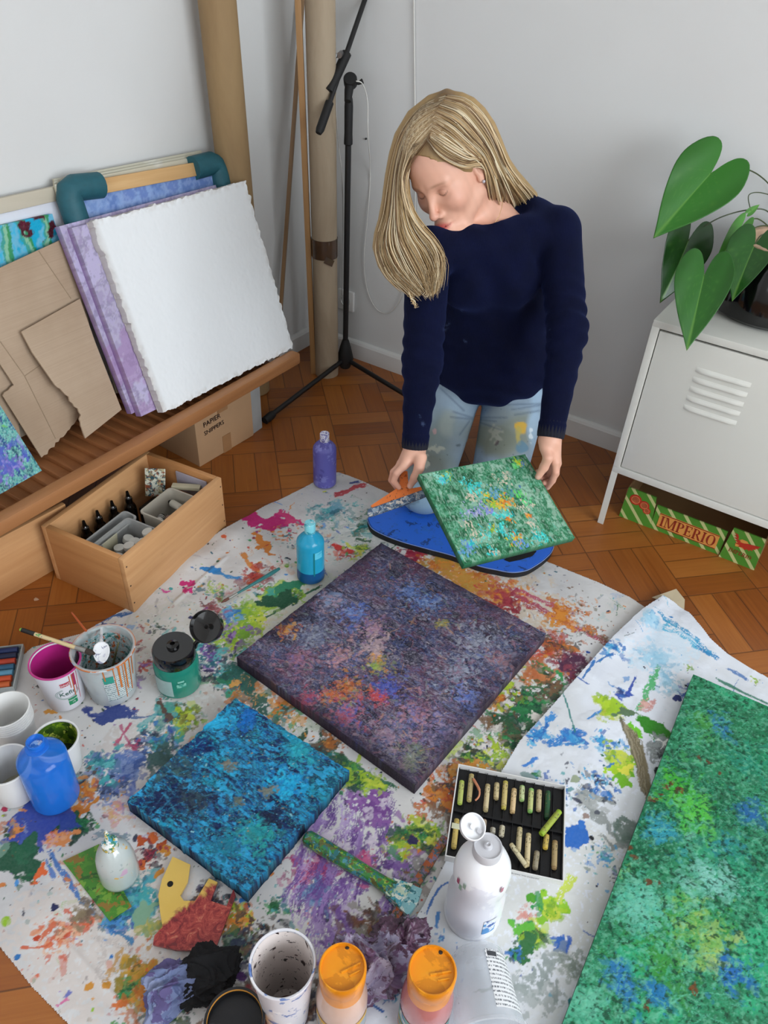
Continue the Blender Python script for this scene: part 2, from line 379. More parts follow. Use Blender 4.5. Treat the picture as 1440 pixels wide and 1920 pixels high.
# ================================================================== room
def wall_mat():
    t = NT('plaster paint'); v = t.coord(); n = t.noise(v, 1.3, 3); n2 = t.noise(v, 60, 4)
    t.base(t.ramp(n, [(.3, '#dcdcda'), (.7, '#e3e3e2')])); t.set(rough=.75); t.bump(n2, .12, .003); return t.m
def parquet_mat():
    """basket weave oak blocks of three strips, 45 degrees to the walls"""
    t = NT('oak basket parquet'); s = .198
    tc = t.n('ShaderNodeTexCoord'); mp = t.n('ShaderNodeMapping', vector_type='TEXTURE')
    g0 = at(1098.3, 1036.2); rot = ROT+PI/4
    mp.inputs['Location'].default_value = (g0[0], g0[1], 0); mp.inputs['Rotation'].default_value = (0, 0, rot); mp.inputs['Scale'].default_value = (s, s, s)
    t.l(tc.outputs['Object'], mp.inputs['Vector'])
    def M(op, a, b=None, c=None):
        x = t.n('ShaderNodeMath', operation=op)
        for i, q in enumerate((a, b, c)):
            if q is None: continue
            if isinstance(q, (int, float)): x.inputs[i].default_value = q
            else: t.l(q, x.inputs[i])
        return x.outputs[0]
    sp = t.n('ShaderNodeSeparateXYZ'); t.l(mp.outputs[0], sp.inputs[0]); U, V = sp.outputs[0], sp.outputs[1]
    iu, iv = M('FLOOR', U), M('FLOOR', V); par = M('MODULO', M('ADD', M('ADD', iu, iv), 1000.0), 2.0)   # 1 = strips along V
    fu, fv = M('SUBTRACT', U, iu), M('SUBTRACT', V, iv)
    def sel(a, b): return M('ADD', M('MULTIPLY', par, a), M('MULTIPLY', M('SUBTRACT', 1.0, par), b))
    acr = sel(fu, fv); alo = sel(fv, fu)
    k = M('FLOOR', M('MULTIPLY', acr, 3.0)); fk = M('SUBTRACT', M('MULTIPLY', acr, 3.0), k)
    e1 = M('MINIMUM', fk, M('SUBTRACT', 1.0, fk)); e2 = M('MULTIPLY', M('MINIMUM', alo, M('SUBTRACT', 1.0, alo)), 3.0)
    edge = M('MINIMUM', e1, e2)
    cid = t.n('ShaderNodeCombineXYZ'); t.l(iu, cid.inputs[0]); t.l(iv, cid.inputs[1]); t.l(k, cid.inputs[2])
    wn = t.n('ShaderNodeTexWhiteNoise', noise_dimensions='3D'); t.l(cid.outputs[0], wn.inputs['Vector'])
    wn2 = t.n('ShaderNodeTexWhiteNoise', noise_dimensions='2D'); cid2 = t.n('ShaderNodeCombineXYZ'); t.l(iu, cid2.inputs[0]); t.l(iv, cid2.inputs[1]); t.l(cid2.outputs[0], wn2.inputs['Vector'])
    gv = t.n('ShaderNodeCombineXYZ'); t.l(M('ADD', M('MULTIPLY', alo, .9), M('MULTIPLY', wn.outputs['Value'], 31.0)), gv.inputs[0])
    t.l(M('MULTIPLY', acr, 22.0), gv.inputs[1]); t.l(M('MULTIPLY', wn.outputs['Value'], 57.0), gv.inputs[2])
    gr = t.noise(gv.outputs[0], 1.0, 6, .62, .8)
    tone = M('ADD', M('MULTIPLY', wn.outputs['Value'], .36), M('ADD', M('MULTIPLY', gr, .60), M('MULTIPLY', wn2.outputs['Value'], .12)))
    big = t.noise(t.coord(), 2.2, 3)
    c = t.ramp(tone, [(.15, '#743d15'), (.42, '#91501c'), (.65, '#a36025'), (.95, '#b57535')])
    c = t.mix(t.ramp(big, [(.45, 0.0), (.75, .3)]), c, '#5e3312')
    gap = t.ramp(edge, [(.0, .8), (.015, .5), (.035, 0.0)])
    c = t.mix(gap, c, '#3a1d0b'); t.base(c); t.set(rough=.42, coat=.15); t.b.inputs['Coat Roughness'].default_value = .3
    rr = t.ramp(gr, [(.2, .34), (.8, .5)]); t.l(rr, t.b.inputs['Roughness'])
    t.bump(M('SUBTRACT', M('MULTIPLY', gr, .3), gap), .35, .0015); return t.m
WALL = wall_mat()
th = .12
b = B(); c = [W(-th, -th), W(RA+th, -th), W(RA+th, RB+th), W(-th, RB+th)]
b.prism([(p[0], p[1]) for p in c][::-1], -.1, 0); struct(b.obj('floor', parquet_mat(), sm=0))
CEIL = plain('ceiling paint', '#e8e8e6', .8, .01, 3, .05)
b = B(); b.prism([(p[0], p[1]) for p in c][::-1], RH, RH+.1); struct(b.obj('ceiling', CEIL, sm=0))
def wall(name, axis, pos, lo, hi, holes=(), sgn=-1):
    """axis 'a': wall plane a=pos spanning b; openings as (s0, s1, z0, z1); thickness goes outward"""
    b = B(); xs = sorted({lo, hi, *[h[0] for h in holes], *[h[1] for h in holes]}); zs = sorted({0, RH, *[h[2] for h in holes], *[h[3] for h in holes]})
    for i in range(len(xs)-1):
        for j in range(len(zs)-1):
            cx, cz = (xs[i]+xs[i+1])/2, (zs[j]+zs[j+1])/2
            if any(h[0] < cx < h[1] and h[2] < cz < h[3] for h in holes): continue
            w, hgt = xs[i+1]-xs[i], zs[j+1]-zs[j]
            if axis == 'a': p = W(pos+sgn*th/2, cx); d = (th, w, hgt)
            else: p = W(cx, pos+sgn*th/2); d = (w, th, hgt)
            b.box((p[0], p[1], cz), d, Matrix.Rotation(ROT, 4, 'Z'))
    return struct(b.obj(name, WALL, sm=0))
wall('wall_left', 'a', 0, -th, RB+th); wall('wall_right', 'b', 0, 0, RA)
WIN1, WIN_FILL = (.7, 3.3, .75, 2.3), (.9, 2.9, .75, 2.3)
wall('wall_front', 'a', RA, -th, RB+th, [WIN1], 1); wall('wall_back', 'b', RB, 0, RA, [WIN_FILL], 1)
# window beside the camera, and one added behind it for fill: frames, glass, daylight
FR = plain('white window paint', '#ecebe8', .4, .01, 10, .02)
GL = clear('window glass', '#f4fbff', .03, .06)
for i, (ax, h) in enumerate((('a', WIN1), ('b', WIN_FILL))):
    pos = RA if ax == 'a' else RB
    def P(s_, z, off=.05): return (W(pos+off, s_, z) if ax == 'a' else W(s_, pos+off, z))
    b = B(); R = Matrix.Rotation(ROT if ax == 'b' else ROT+PI/2, 4, 'Z'); w = h[1]-h[0]; mid = (h[0]+h[1])/2; zm = (h[2]+h[3])/2
    for s_ in (h[0]+.03, h[1]-.03, mid): b.box(P(s_, zm), (.06, .06, h[3]-h[2]), R)
    for z in (h[2]+.03, h[3]-.03): b.box(P(mid, z), (w, .06, .06), R)
    o = struct(b.obj('window_%d' % (i+1), FR, sm=0))
    b = B(); b.box(P(mid, zm), (w-.06, .006, h[3]-h[2]-.06), R); g = b.obj('pane', GL, o, sm=0)
    li = bpy.data.lights.new('daylight', 'AREA'); li.shape = 'RECTANGLE'; li.size = w; li.size_y = h[3]-h[2]
    li.energy = 122 if i == 0 else 12; li.color = (.93, .965, 1.0) if i == 0 else (1.0, .98, .95)  # the second, weaker lamp is added fill from the back wall
    lo = bpy.data.objects.new('daylight', li); COL.objects.link(lo)
    n = -DR3 if ax == 'a' else -DL3
    lo.matrix_world = frame(P(mid, zm, .14), np.cross(np.array([0, 0, 1.0]), -n), ez=-n)
wd = bpy.data.worlds.new('sky'); S.world = wd; wd.use_nodes = True
bg = wd.node_tree.nodes['Background']; bg.inputs[0].default_value = (.88, .93, 1, 1); bg.inputs[1].default_value = 1.2
# baseboards
BBM = plain('baseboard paint', '#e2e1de', .45, .02, 8, .03)
def baseboard(name, ax, lo, hi, pos, sg):
    b = B(); prof = [(0, 0), (.016, 0), (.016, .058), (.012, .066), (.006, .07), (0, .07)]
    L = hi-lo
    if ax == 'a': m = frame(W(pos, lo), DR3*sg, ey=(0, 0, 1))
    else: m = frame(W(lo, pos), DL3*sg, ey=(0, 0, 1))
    z = m.col[2].xyz; want = Vector(DL3 if ax == 'a' else DR3); s0, s1 = (0, L) if z.dot(want) > 0 else (-L, 0)
    b.prism(prof, s0, s1, m); return struct(b.obj(name, BBM, sm=0))
baseboard('baseboard_left', 'a', 0.0, RB, 0, 1); baseboard('baseboard_right', 'b', .016, RA, 0, 1)
# small wall fittings
b = B(); m = frame(W(.165, 0, .215), DR3, ez=DL3)
b.box((0, 0, .006), (.07, .075, .012), bev=.004); so = b.obj('wall_socket', plain('socket plastic', '#efefec', .35, .01, 5, 0), mw=m)
tag(so, 'small white electrical socket plate on the right wall behind the black stand', 'socket')
b = B(); b.lathe([(.0, .0122), (.018, .0122), (.019, .0135), (.022, .0135), (.022, .012)], 24); b.obj('socket_ring', plain('socket plastic2', '#d8d8d4', .4, .01, 5, 0), so)
for x, z, a_ in ((.30, .86, 0),):
    b = B(); b.lathe([(.003, 0), (.003, .004), (.002, .006), (0, .0065)], 12)
    tag(b.obj('nail', plain('dark steel', '#2a2a2c', .4, .05, 40, 0), mw=frame(hit(687, 260, W(0, 0), DL3)+DL3*.0, DR3, ez=DL3)), 'tiny dark nail in the right wall beside the black stand', 'nail')
S.view_settings.view_transform = 'Standard'; S.view_settings.look = 'None'; S.view_settings.exposure = 0.2; S.view_settings.gamma = 1
S.view_settings.use_curve_mapping = False
S.cycles.use_denoising = True; S.cycles.use_adaptive_sampling = True; S.cycles.adaptive_threshold = .025; S.cycles.max_bounces = 5; S.cycles.diffuse_bounces = 3; S.cycles.glossy_bounces = 3; S.cycles.transparent_max_bounces = 12; S.cycles.transmission_bounces = 4
try: S.cycles.denoiser = 'OPENIMAGEDENOISE'; S.cycles.denoising_prefilter = 'ACCURATE'
except Exception: pass
S.cycles.caustics_refractive = False; S.cycles.caustics_reflective = False; S.cycles.sample_clamp_indirect = 8
# ================================================================== left side: bench, boards
STEEL = plain('black coated steel', '#141416', .42, .1, 60, .05)
OAKB = wood('bench beech', '#98633a', '#b47d50', axis=0, scale=.8, rough=.45)
SLAT = wood('bench slat wood', '#87532e', '#a66c40', axis=1, scale=.9, rough=.5)
BEAM_A, BEAM_Z, BEAM_T, BEAM_W = .362, .228, .036, .036
# bench frame local: x = b direction (towards camera left), y = a direction, origin at beam corner on the floor
bm0 = frame(W(0, 0, 0), DL3, ey=DR3)     # z would point down if left handed
hand = bm0.col[2].xyz.z
def WB(a, b_, z): return Vector(W(a, b_, z))
bench = empty('slatted_bench', Matrix.Translation(Vector(W(.2, 1.2))) @ Matrix.Rotation(math.atan2(DL[1], DL[0]), 4, 'Z'),
              'low reddish brown slatted bench frame carrying the leaning canvases and cardboard', 'bench')
inv = bench.matrix_world.inverted()
def wbox(b, a0, a1, b0, b1, z0, z1, bev=.002, tilt=0):
    p = inv @ WB((a0+a1)/2, (b0+b1)/2, (z0+z1)/2)
    b.box(p, (abs(b1-b0), abs(a1-a0), z1-z0), Matrix.Rotation(tilt, 4, 'Y') if tilt else None, bev=bev)
b_end = room(at(565, 682, BEAM_Z))[1]
b = B(); wbox(b, BEAM_A-BEAM_W, BEAM_A, b_end, 2.3, BEAM_Z, BEAM_Z+BEAM_T, .006); b.obj('front_rail', OAKB, bench)
b = B(); wbox(b, .03, .06, b_end+.0, 2.3, BEAM_Z-.01, BEAM_Z+.02, .004); b.obj('back_rail', OAKB, bench)
k = 0; bb = b_end+.06
SLZ = BEAM_Z+.006
while bb < 2.08:
    b = B(); wbox(b, .055, BEAM_A-BEAM_W+.004, bb, bb+.04, SLZ-.006, SLZ+.006, .002, tilt=-.28); b.obj('slat', SLAT, bench); bb += .037; k += 1
for bq in (b_end+.10, 1.35, 2.0):
    b = B(); wbox(b, .04, BEAM_A-BEAM_W-.02, bq-.015, bq+.015, BEAM_Z-.03, BEAM_Z-.008, .003); b.obj('cross_bar', OAKB, bench)
for bq in (b_end+.10, 2.22):
    for a_ in (.05, BEAM_A-BEAM_W-.14):
        b = B(); wbox(b, a_-.015, a_+.015, bq-.015, bq+.015, 0, BEAM_Z-.03, .003); b.obj('leg', OAKB, bench)
# ---- leaning things: plane through (a0,z0) rising to (a1,z1)
def lean(a0, z0, a1, z1):
    p0 = W(a0, 0, z0); up = W(a1, 0, z1)-W(a0, 0, z0); up = up/np.linalg.norm(up); n = np.cross(up, DL3); n /= np.linalg.norm(n)
    if n@DR3 < 0: n = -n
    return p0, up, n
def on(pl, px, py): return hit(px, py, pl[0], pl[2])
def rectfit(pl, pts, ):
    """rectangle in plane from pixel corners TL TR BR BL -> origin BL, ex, ey, w, h"""
    q = [on(pl, *p) for p in pts]; ex = (q[2]-q[3])+(q[1]-q[0]); ex /= np.linalg.norm(ex); ey = (q[0]-q[3])+(q[1]-q[2]); ey -= ex*(ex@ey); ey /= np.linalg.norm(ey)
    w = (np.linalg.norm(q[2]-q[3])+np.linalg.norm(q[1]-q[0]))/2; h = (np.linalg.norm(q[0]-q[3])+np.linalg.norm(q[1]-q[2]))/2
    o = sum(q)/4-ex*w/2-ey*h/2; return o, ex, ey, w, h
SZ = SLZ+.012
# white textured board
PW = lean(.322, SZ+.03, .155, .735)
o, ex, ey, w, h = rectfit(PW, [(180, 413), (470, 338), (541, 655), (299, 779)]); print('white', w, h, o, room(o))
p = Paint(w, h, .0022, '#eef0f1', 11)
e = np.minimum(np.minimum(p.X, w-p.X), np.minimum(p.Y, h-p.Y)); rag = np.clip(1-e/.016, 0, 1)
p.z += p.fx*.00012+p.wx*.0002 + rag*(p.fy*.0009+.0004)
p.put((slice(None), slice(None)), rag*np.clip(p.fx*.6+.4, 0, 1), '#d9d6d2', .8)
lft = np.clip(1-np.abs(p.X-.0)/.02, 0, 1); p.put((slice(None), slice(None)), lft, '#c9c3bf', .7)
WHT = attr_mat('plaster coated board', .8, .12, 90)
wb = p.slab('plastered_canvas', .022, WHT, mw=frame(o-np.cross(ex, ey)*.022, ex, ey=ey), edge_wob=.0016, side='#c4bcb8')
tag(wb, 'white plastered square canvas with ragged crusty edges leaning at the front of the bench', 'canvas', 'square canvases leaning on the bench')
# purple canvas, two of them behind
def leaning(name, pl, pts, thick, fn, mat, label, cat='canvas', group=None, res=.003, side=None, inside=None, wob=0):
    o, ex, ey, w, h = rectfit(pl, pts); p = Paint(w, h, res, '#cccccc', hash(label) % 97+3 if False else len(label)*7 % 89+3); fn(p)
    ob = p.slab(name, thick, mat, mw=frame(o-np.cross(ex, ey)*thick, ex, ey=ey), side=side, edge_wob=wob, inside=inside); print(name, round(w, 3), round(h, 3), np.round(o, 3), room(o))
    return tag(ob, label, cat, group)
PM = attr_mat('dry acrylic paint', .55, .4, 300)
PG = attr_mat('satin acrylic paint', .5, .45, 260, .1, .0)
def lilac(p):
    p.field(['#a79bbd', '#b3a8cb', '#a193b8', '#bcb2d4'], .06, 5, band=.1); p.field([None, None, None, '#8b83a3'], .012, 8, amt=.6); p.field(['#a76fae', None, None, None], .12, 9, amt=.35)
P1 = lean(.300, SZ+.012, .133, .73)
leaning('lilac_canvas', P1, [(138, 428), (440, 352), (500, 668), (262, 781)], .022, lilac, PM, 'lilac canvas directly behind the white plastered board, foremost of the two lilac ones', group='lilac canvases', side='#8e6aa6')
P2 = lean(.272, SZ+.02, .108, .74)
leaning('lilac_canvas', P2, [(119, 424), (421, 343), (480, 660), (240, 778)], .02, lilac, PM, 'lilac canvas behind the other lilac one, only its left and top edges showing', group='lilac canvases', side='#7d5a94')
# framed blue canvas with teal foam corners
P3 = lean(.20, SZ+.02, .072, .80)
o, ex, ey, w, h = rectfit(P3, [(140, 352), (416, 290), (480, 640), (215, 740)]); print('framed', w, h, room(o))
mF = frame(o, ex, ey=ey)
fr = empty('framed_canvas', mF, 'blue canvas in a pale wood frame with teal foam corner guards behind the lilac canvases', 'canvas', 'square canvases leaning on the bench')
PINE = wood('frame pine', '#c99a62', '#dcb47e', axis=0, scale=1.2)
b = B(); 
for x0, x1, y0, y1 in ((0, w, h-.034, h), (0, w, 0, .034), (0, .034, .034, h-.034), (w-.034, w, .034, h-.034)): b.box(((x0+x1)/2, (y0+y1)/2, -.012), (x1-x0, y1-y0, .024), bev=.002)
b.obj('wood_frame', PINE, fr)
p = Paint(w-.05, h-.05, .003, '#7c9ac9', 21); p.field(['#5f7fbd', '#7795cc', '#8ba8d8', '#6a86c4'], .05, 3, band=.1); p.field([None, None, None, '#93aad6'], .01, 4, amt=.5)
p.slab('canvas_face', .012, PM, fr, Matrix.Translation((.025, .025, -.018)))
TEAL = plain('teal foam', '#1f5a66', .6, .12, 60, .35)
for cx, sx in ((0, 1), (w, -1)):
    b = B(); L = .088
    def arm(pts): b.tube(pts, .023, 14)
    b.tube([(cx+sx*.016, h-L*1.15, -.010), (cx+sx*.012, h-.03, -.010), (cx+sx*.018, h-.016, -.010), (cx+sx*.032, h-.010, -.010), (cx+sx*L*1.2, h-.014, -.010)], .031, 16)
    b.obj('foam_corner', TEAL, fr, sm=60)
# pale multi-layer boards behind it, and the large white canvas further back
P4 = lean(.165, SZ+.02, .045, .80)
def ivory(p): p.field(['#cfcab8', '#d8d4c6', '#c8c3b0'], .2, 4, band=.1)
for k, dz in enumerate((0, .011, .022)):
    pl = lean(.168-dz, SZ+.02, .050-dz, .80)
    leaning('stretched_board', pl, [(127+k*-0, 349-k*5), (380, 286-k*5), (450, 640), (200, 740)], .007, ivory, WHT, ['cream board leaning right behind the blue framed canvas', 'cream board in the middle of the thin boards behind the framed canvas', 'rearmost cream board of the thin boards behind the framed canvas'][k], cat='board', group='thin cream boards', side='#b5ad93', res=.01)
P5 = lean(.136, SZ+.02, .034, .79)
o, ex, ey, w, h = rectfit(P5, [(-170, 420), (390, 282), (440, 640), (-70, 860)]); print('bigwhite', w, h, room(o))
mF = frame(o, ex, ey=ey); fr = empty('large_canvas', mF, 'large blank white canvas with a pale wooden edge leaning against the left wall', 'canvas')
b = B(); b.box((w/2, h/2, -.010), (w, h-.04, .012), bev=.002); b.obj('canvas_face', plain('gessoed cloth', '#dfe1ea', .7, .01, 100, .2), fr)
for y in (h-.016, .016): b = B(); b.box((w/2, y, -.008), (w, .032, .022), bev=.003); b.obj('wood_bar', wood('bleached wood', '#c0b6a2', '#cfc7b6', 0, .8), fr)
# turquoise painting with green reeds
P6 = lean(.15, SZ+.03, .075, .655)
def reeds(p):
    p.field(['#0aa7cf', '#16b4dc', '#0fa0c8'], .08, 3, band=.2)
    for x in (.06, .105, .15, .195, .238, .015, -.03):
        X = p.w-x*1.15
        for k in range(3):
            p.stroke(X-.012+k*.006, p.h+.01, X-.05+k*.013, p.h-.24, .012-.002*k, ['#3f9d8a', '#8fc3a0', '#2f8f4d'][k], .25, .9, .6)
    p.stroke(p.w-.004, p.h*.75, p.w-.02, p.h*.4, .05, '#5c0f2a', 0, 1, .8); p.stroke(p.w-.05, p.h*.62, p.w-.0, p.h*.58, .06, '#4a1022', 0, 1, .8)
leaning('reed_painting', P6, [(-60, 440), (103, 399), (122, 500), (-50, 545)], .018, reeds, PG, 'turquoise painting with green reed stripes behind the large cardboard sheet', 'painting', 'square canvases leaning on the bench')
# cardboard sheets
CARD = None
def card_mat():
    t = NT('brown corrugated cardboard'); v = t.coord(); n = t.noise(v, 4, 4); v2 = t.coord(scale=(1, 160, 1)); n2 = t.noise(v2, 2, 2)
    t.base(t.mix(t.ramp(n2, [(.4, 0.0), (.7, .25)]), t.ramp(n, [(.3, '#a88f76'), (.7, '#bba48c')]), '#98806a')); t.set(rough=.8); t.bump(n2, .15, .001); return t.m
CARD = card_mat(); CARDE = plain('cardboard torn edge', '#8f7358', .9, .2, 300, .5)
def sheet(name, pl, pts, thick, label, jag=(), folds=(), mat=None, seed=1):
    q = [on(pl, *p) for p in pts]; o = q[0]; ex = DL3*-1; ey = pl[1]; nz = np.cross(ex, ey)
    m = frame(o, ex, ey=ey); mi = m.inverted(); loc = [(mi @ Vector(x)) for x in q]; poly = []
    r = random.Random(seed)
    for i, v in enumerate(loc):
        nx = loc[(i+1) % len(loc)]; poly.append((v.x, v.y))
        if i in jag:
            n = max(3, int((nx-v).length/.008)); d = (nx-v).normalized()
            for k in range(1, n): t = k/n; w_ = r.uniform(-.004, .004); poly.append((v.x+(nx.x-v.x)*t-d.y*w_, v.y+(nx.y-v.y)*t+d.x*w_))
    b = B(); sg = 1
    b.prism(poly, -thick, 0); ob = b.obj(name, mat or CARD, mw=m, sm=20); tag(ob, label, 'cardboard', 'cardboard sheets leaning on the bench')
    for f in folds:
        a_, c_ = [mi @ Vector(on(pl, *x)) for x in f]
        b = B(); b.tube([(a_.x, a_.y, .0003), (c_.x, c_.y, .0003)], .0011, 6); b.obj('fold_line', plain('cardboard fold', '#9d8870', .85, .1, 90, .2), ob)
    return ob
PC1 = lean(.205, SZ+.0, .112, .62)
PC2 = lean(.262, SZ+.0, .165, .50)
PC0 = lean(.185, SZ+.0, .1, .62)
sheet('cardboard_sheet', PC0, [(-80, 560), (-10, 500), (66, 1000), (-80, 1000)], .003, 'cardboard sheet at the far left behind the other cardboard', mat=CARD)
sheet('cardboard_sheet', PC1, [(-60, 530), (122, 446), (166, 600), (185, 720), (139, 795), (110, 828), (78, 858), (5, 742), (26, 722), (-60, 590)], .004, 'large folded cardboard sheet behind the small torn one', jag=(4, 5, 7), folds=[((72, 470), (133, 560)), ((0, 640), (46, 705)), ((46, 705), (104, 822)), ((46, 705), (110, 660))], seed=3)
sheet('cardboard_sheet', PC2, [(40, 622), (150, 560), (178, 640), (228, 768), (160, 822), (146, 766), (118, 735), (103, 722), (60, 660)], .0045, 'small cardboard piece with a torn lower left edge standing before the folded sheet', jag=(4, 5, 6), seed=5)
# blue green painting bottom left
P7 = lean(.322, SZ+.012, .22, .42)
def meadow(p):
    p.field(['#1d4f63', '#2c6f7f', '#3d8b8d', '#5aa9a0', '#2a4f86'], .03, 4, sx=.6, band=.06); p.field([None, None, '#7fc7b2', None, None, '#8fd0c8'], .005, 9, amt=.7, band=.05)
    p.cluster(p.w-.09, p.h*.8, .05, ['#6fc04f', '#4fae5b', '#8ad36a'], 60, .003, .01); p.cluster(p.w-.06, .05, .05, ['#6a5fb0', '#4f5fb8', '#8f86cc'], 60, .003, .01)
leaning('meadow_painting', P7, [(-140, 790), (-8, 730), (70, 886), (-60, 960)], .02, meadow, PG, 'blue green speckled painting at the left edge standing on the bench slats', 'painting', 'square canvases leaning on the bench', side='#174a55', res=.0022)
# ---- tubes and battens in the corner
KRAFT = None
def kraft_mat(nm, c1, c2):
    t = NT(nm); v = t.coord(scale=(1, 1, .25)); n = t.noise(v, 9, 5, .6, 1); n2 = t.noise(v, 40, 3)
    t.base(t.ramp(n, [(.3, c1), (.7, c2)])); t.set(rough=.75); t.bump(n2, .3, .002); return t.m
def roll(name, p0, p1, r, mat, label, group, ends=True):
    p0, p1 = Vector(p0), Vector(p1); m = frame(p0, (p1-p0).cross(Vector((0, 1, 0))), ez=None, ey=None) if False else None
    z = (p1-p0).normalized(); x = z.orthogonal().normalized(); m = frame(p0, x, ez=z); L = (p1-p0).length
    b = B(); prof = [(r*.8, 0), (r, .0), (r*1.0, L*.2), (r*1.005, L*.5), (r, L*.8), (r, L), (r*.92, L), (r*.92, L-.02)]; b.lathe(prof, 40); 
    return tag(b.obj(name, mat, mw=m), label, 'roll', group)
tp = hit(424, 200, W(.085, 0), DR3); ta, tb = room(tp); print('tube1', tp, ta, tb)
q0 = hit(441, 345, W(.085, 0), DR3); q1 = hit(407, 2, W(.085, 0), DR3); dz = (q1-q0)/(q1[2]-q0[2])
base = q0-dz*(q0[2]-.001); base2 = W(.07, tb, 0)
roll('paper_roll', q0-dz*(q0[2]-.003), q0+dz*(2.2-q0[2]), .049, kraft_mat('brown kraft roll', '#8f7350', '#a3875f'), 'thick brown kraft paper roll standing behind the canvases on the left', 'paper rolls in the corner')
pb = at(613, 700); print('tube2', room(pb)); ptop = dep(603, 0, np.linalg.norm((pb-EYE))*0+1); 
def vtop(base, px, py, z):   # top of a nearly upright rod: on the view ray, over the base as near as possible
    d = ray(px, py); t = (np.array(base[:2])@d[:2])/(d[:2]@d[:2]); p = EYE+t*d; dr = (p-base)/(p[2]-base[2]); return base+dr*z
BEIGE = kraft_mat('beige kraft roll', '#a08d75', '#b5a48c')
pr = empty('paper_roll', Matrix.Translation(Vector(pb)), 'tall beige paper roll standing in the corner with a band of brown tape', 'roll', 'paper rolls in the corner')
t2 = vtop(pb, 600, 0, 2.3)-pb; z = Vector(t2).normalized(); mm = frame((0, 0, 0), z.orthogonal(), ez=z)
b = B(); R2 = .0425; b.lathe([(R2*.75, .004), (R2*.97, .0), (R2, .02), (R2*.97, .4), (R2, 1), (R2, 2.3), (R2*.9, 2.3)], 40); b.obj('paper', BEIGE, pr, mm)
b = B(); zt = column(pb, 601, 445); zt2 = column(pb, 601, 478); b.lathe([(R2+.0003, zt2-.004), (R2+.0015, zt2), (R2+.0015, zt), (R2+.0003, zt)], 40)
tape = plain('brown parcel tape', '#4f3a2a', .25, .2, 30, .3, coat=.4); b.obj('parcel_tape', tape, pr, mm)
b = B(); b.box((0, 0, 0), (.03, .002, .022), Matrix.Rotation(.4, 4, 'Y'), mi=0); b.obj('tape_end', tape, pr, Matrix.Translation(Vector((.012, -R2-.002, zt2-.006))))
BAT = wood('batten wood', '#8a6a48', '#a98660', axis=2, scale=.9); BAT2 = wood('batten wood pale', '#a57b4d', '#bd9465', axis=2, scale=.9)
def batten(p0, p1, w, t, mat, label):
    p0, p1 = Vector(p0), Vector(p1); z = (p1-p0).normalized(); m = frame(p0, Vector(DR3+DL3*-.6).cross(z)*-1, ez=z)
    b = B(); b.box((0, 0, (p1-p0).length/2), (w, t, (p1-p0).length), bev=.0015); return tag(b.obj('wood_batten', mat, mw=m), label, 'batten', 'wood battens in the corner')
p0 = at(588, 700); p1 = vtop(p0, 559, 0, 2.1)
batten(p0, p1, .013, .018, BAT2, 'slim pale batten standing against the beige paper roll')
p0 = hit(527, 570, W(.05, 0), DR3); p1 = hit(563, 60, W(.03, 0), DR3); print('batten', room(p0), room(p1), p1[2]); d = (p1-p0)/(p1[2]-p0[2]); p0 = p0-d*(p0[2]-.002); p1 = p0+d*1.28
batten(p0, p1, .02, .012, BAT, 'darker batten leaning across the corner behind the beige roll')
# ---- cardboard box under the bench
q0 = at(375, 876); q1 = at(476, 816); e1 = (q1-q0)[:2]; Lw = np.linalg.norm(e1); m = frame(q0, (e1[0], e1[1], 0), ez=(0, 0, 1))
bx = empty('cardboard_box', m, 'brown cardboard box with handwritten words under the end of the bench', 'box')
CBX = plain('box cardboard', '#c09a74', .75, .05, 12, .15); HB = .205
b = B(); b.box((Lw/2, .12, HB/2), (Lw, .24, HB), bev=.003); b.obj('carton', CBX, bx)
TP = plain('box tape', '#a97f58', .35, .08, 20, .1); x0 = .5*Lw
b = B(); b.box((x0*1.0, -.0008, .03), (.034, .0012, .06)); b.obj('parcel_tape', TP, bx, sm=0)
b = B(); b.box((x0*.95, -.0008, HB-.03), (.042, .0012, .06)); b.obj('parcel_tape', TP, bx, sm=0)
INK = plain('marker ink', '#22181a', .6, .05, 20, 0)
def text(name, s, size, mat, parent, mw, ext=.0004, sx=1.0, bold=0, align='LEFT'):
    cu = bpy.data.curves.new(name, 'FONT'); cu.body = s; cu.size = size; cu.extrude = ext; cu.offset = bold; cu.align_x = align; cu.resolution_u = 3
    t = bpy.data.objects.new('tmp', cu); COL.objects.link(t); dg = bpy.context.evaluated_depsgraph_get(); dg.update()
    me = bpy.data.meshes.new_from_object(t.evaluated_get(dg)); bpy.data.objects.remove(t)
    me.materials.clear(); me.transform(Matrix.Diagonal((sx, 1, 1, 1))); return link(name, me, mat, parent, mw)
FRONT = Matrix(((1, 0, 0, 0), (0, 0, -1, 0), (0, 1, 0, 0), (0, 0, 0, 1)))   # text plane -> front face (-y)
text('handwriting', 'PAPIER', .023, INK, bx, Matrix.Translation((.030, -.0022, .126)) @ FRONT @ Matrix.Rotation(.06, 4, 'Z'), bold=-.0001)
text('handwriting', 'SNIPPERS', .020, INK, bx, Matrix.Translation((.030, -.0022, .098)) @ FRONT @ Matrix.Rotation(.06, 4, 'Z'), bold=-.0001)
# grey panel behind the box
q2 = at(492, 806); g = empty('grey_panel', RZ(q2, 0), None); bpy.data.objects.remove(g)
m = frame(at(478, 815), at(495, 803)-at(478, 815), ez=(0, 0, 1)); b = B(); b.box((.022, .012, .1), (.05, .01, .2), bev=.001)
b.obj('grey_panel', plain('grey board', '#a8aaa9', .6, .08, 12, .2), mw=m); tag(bpy.data.objects['grey_panel'], 'narrow grey board standing on edge behind the cardboard box', 'board')
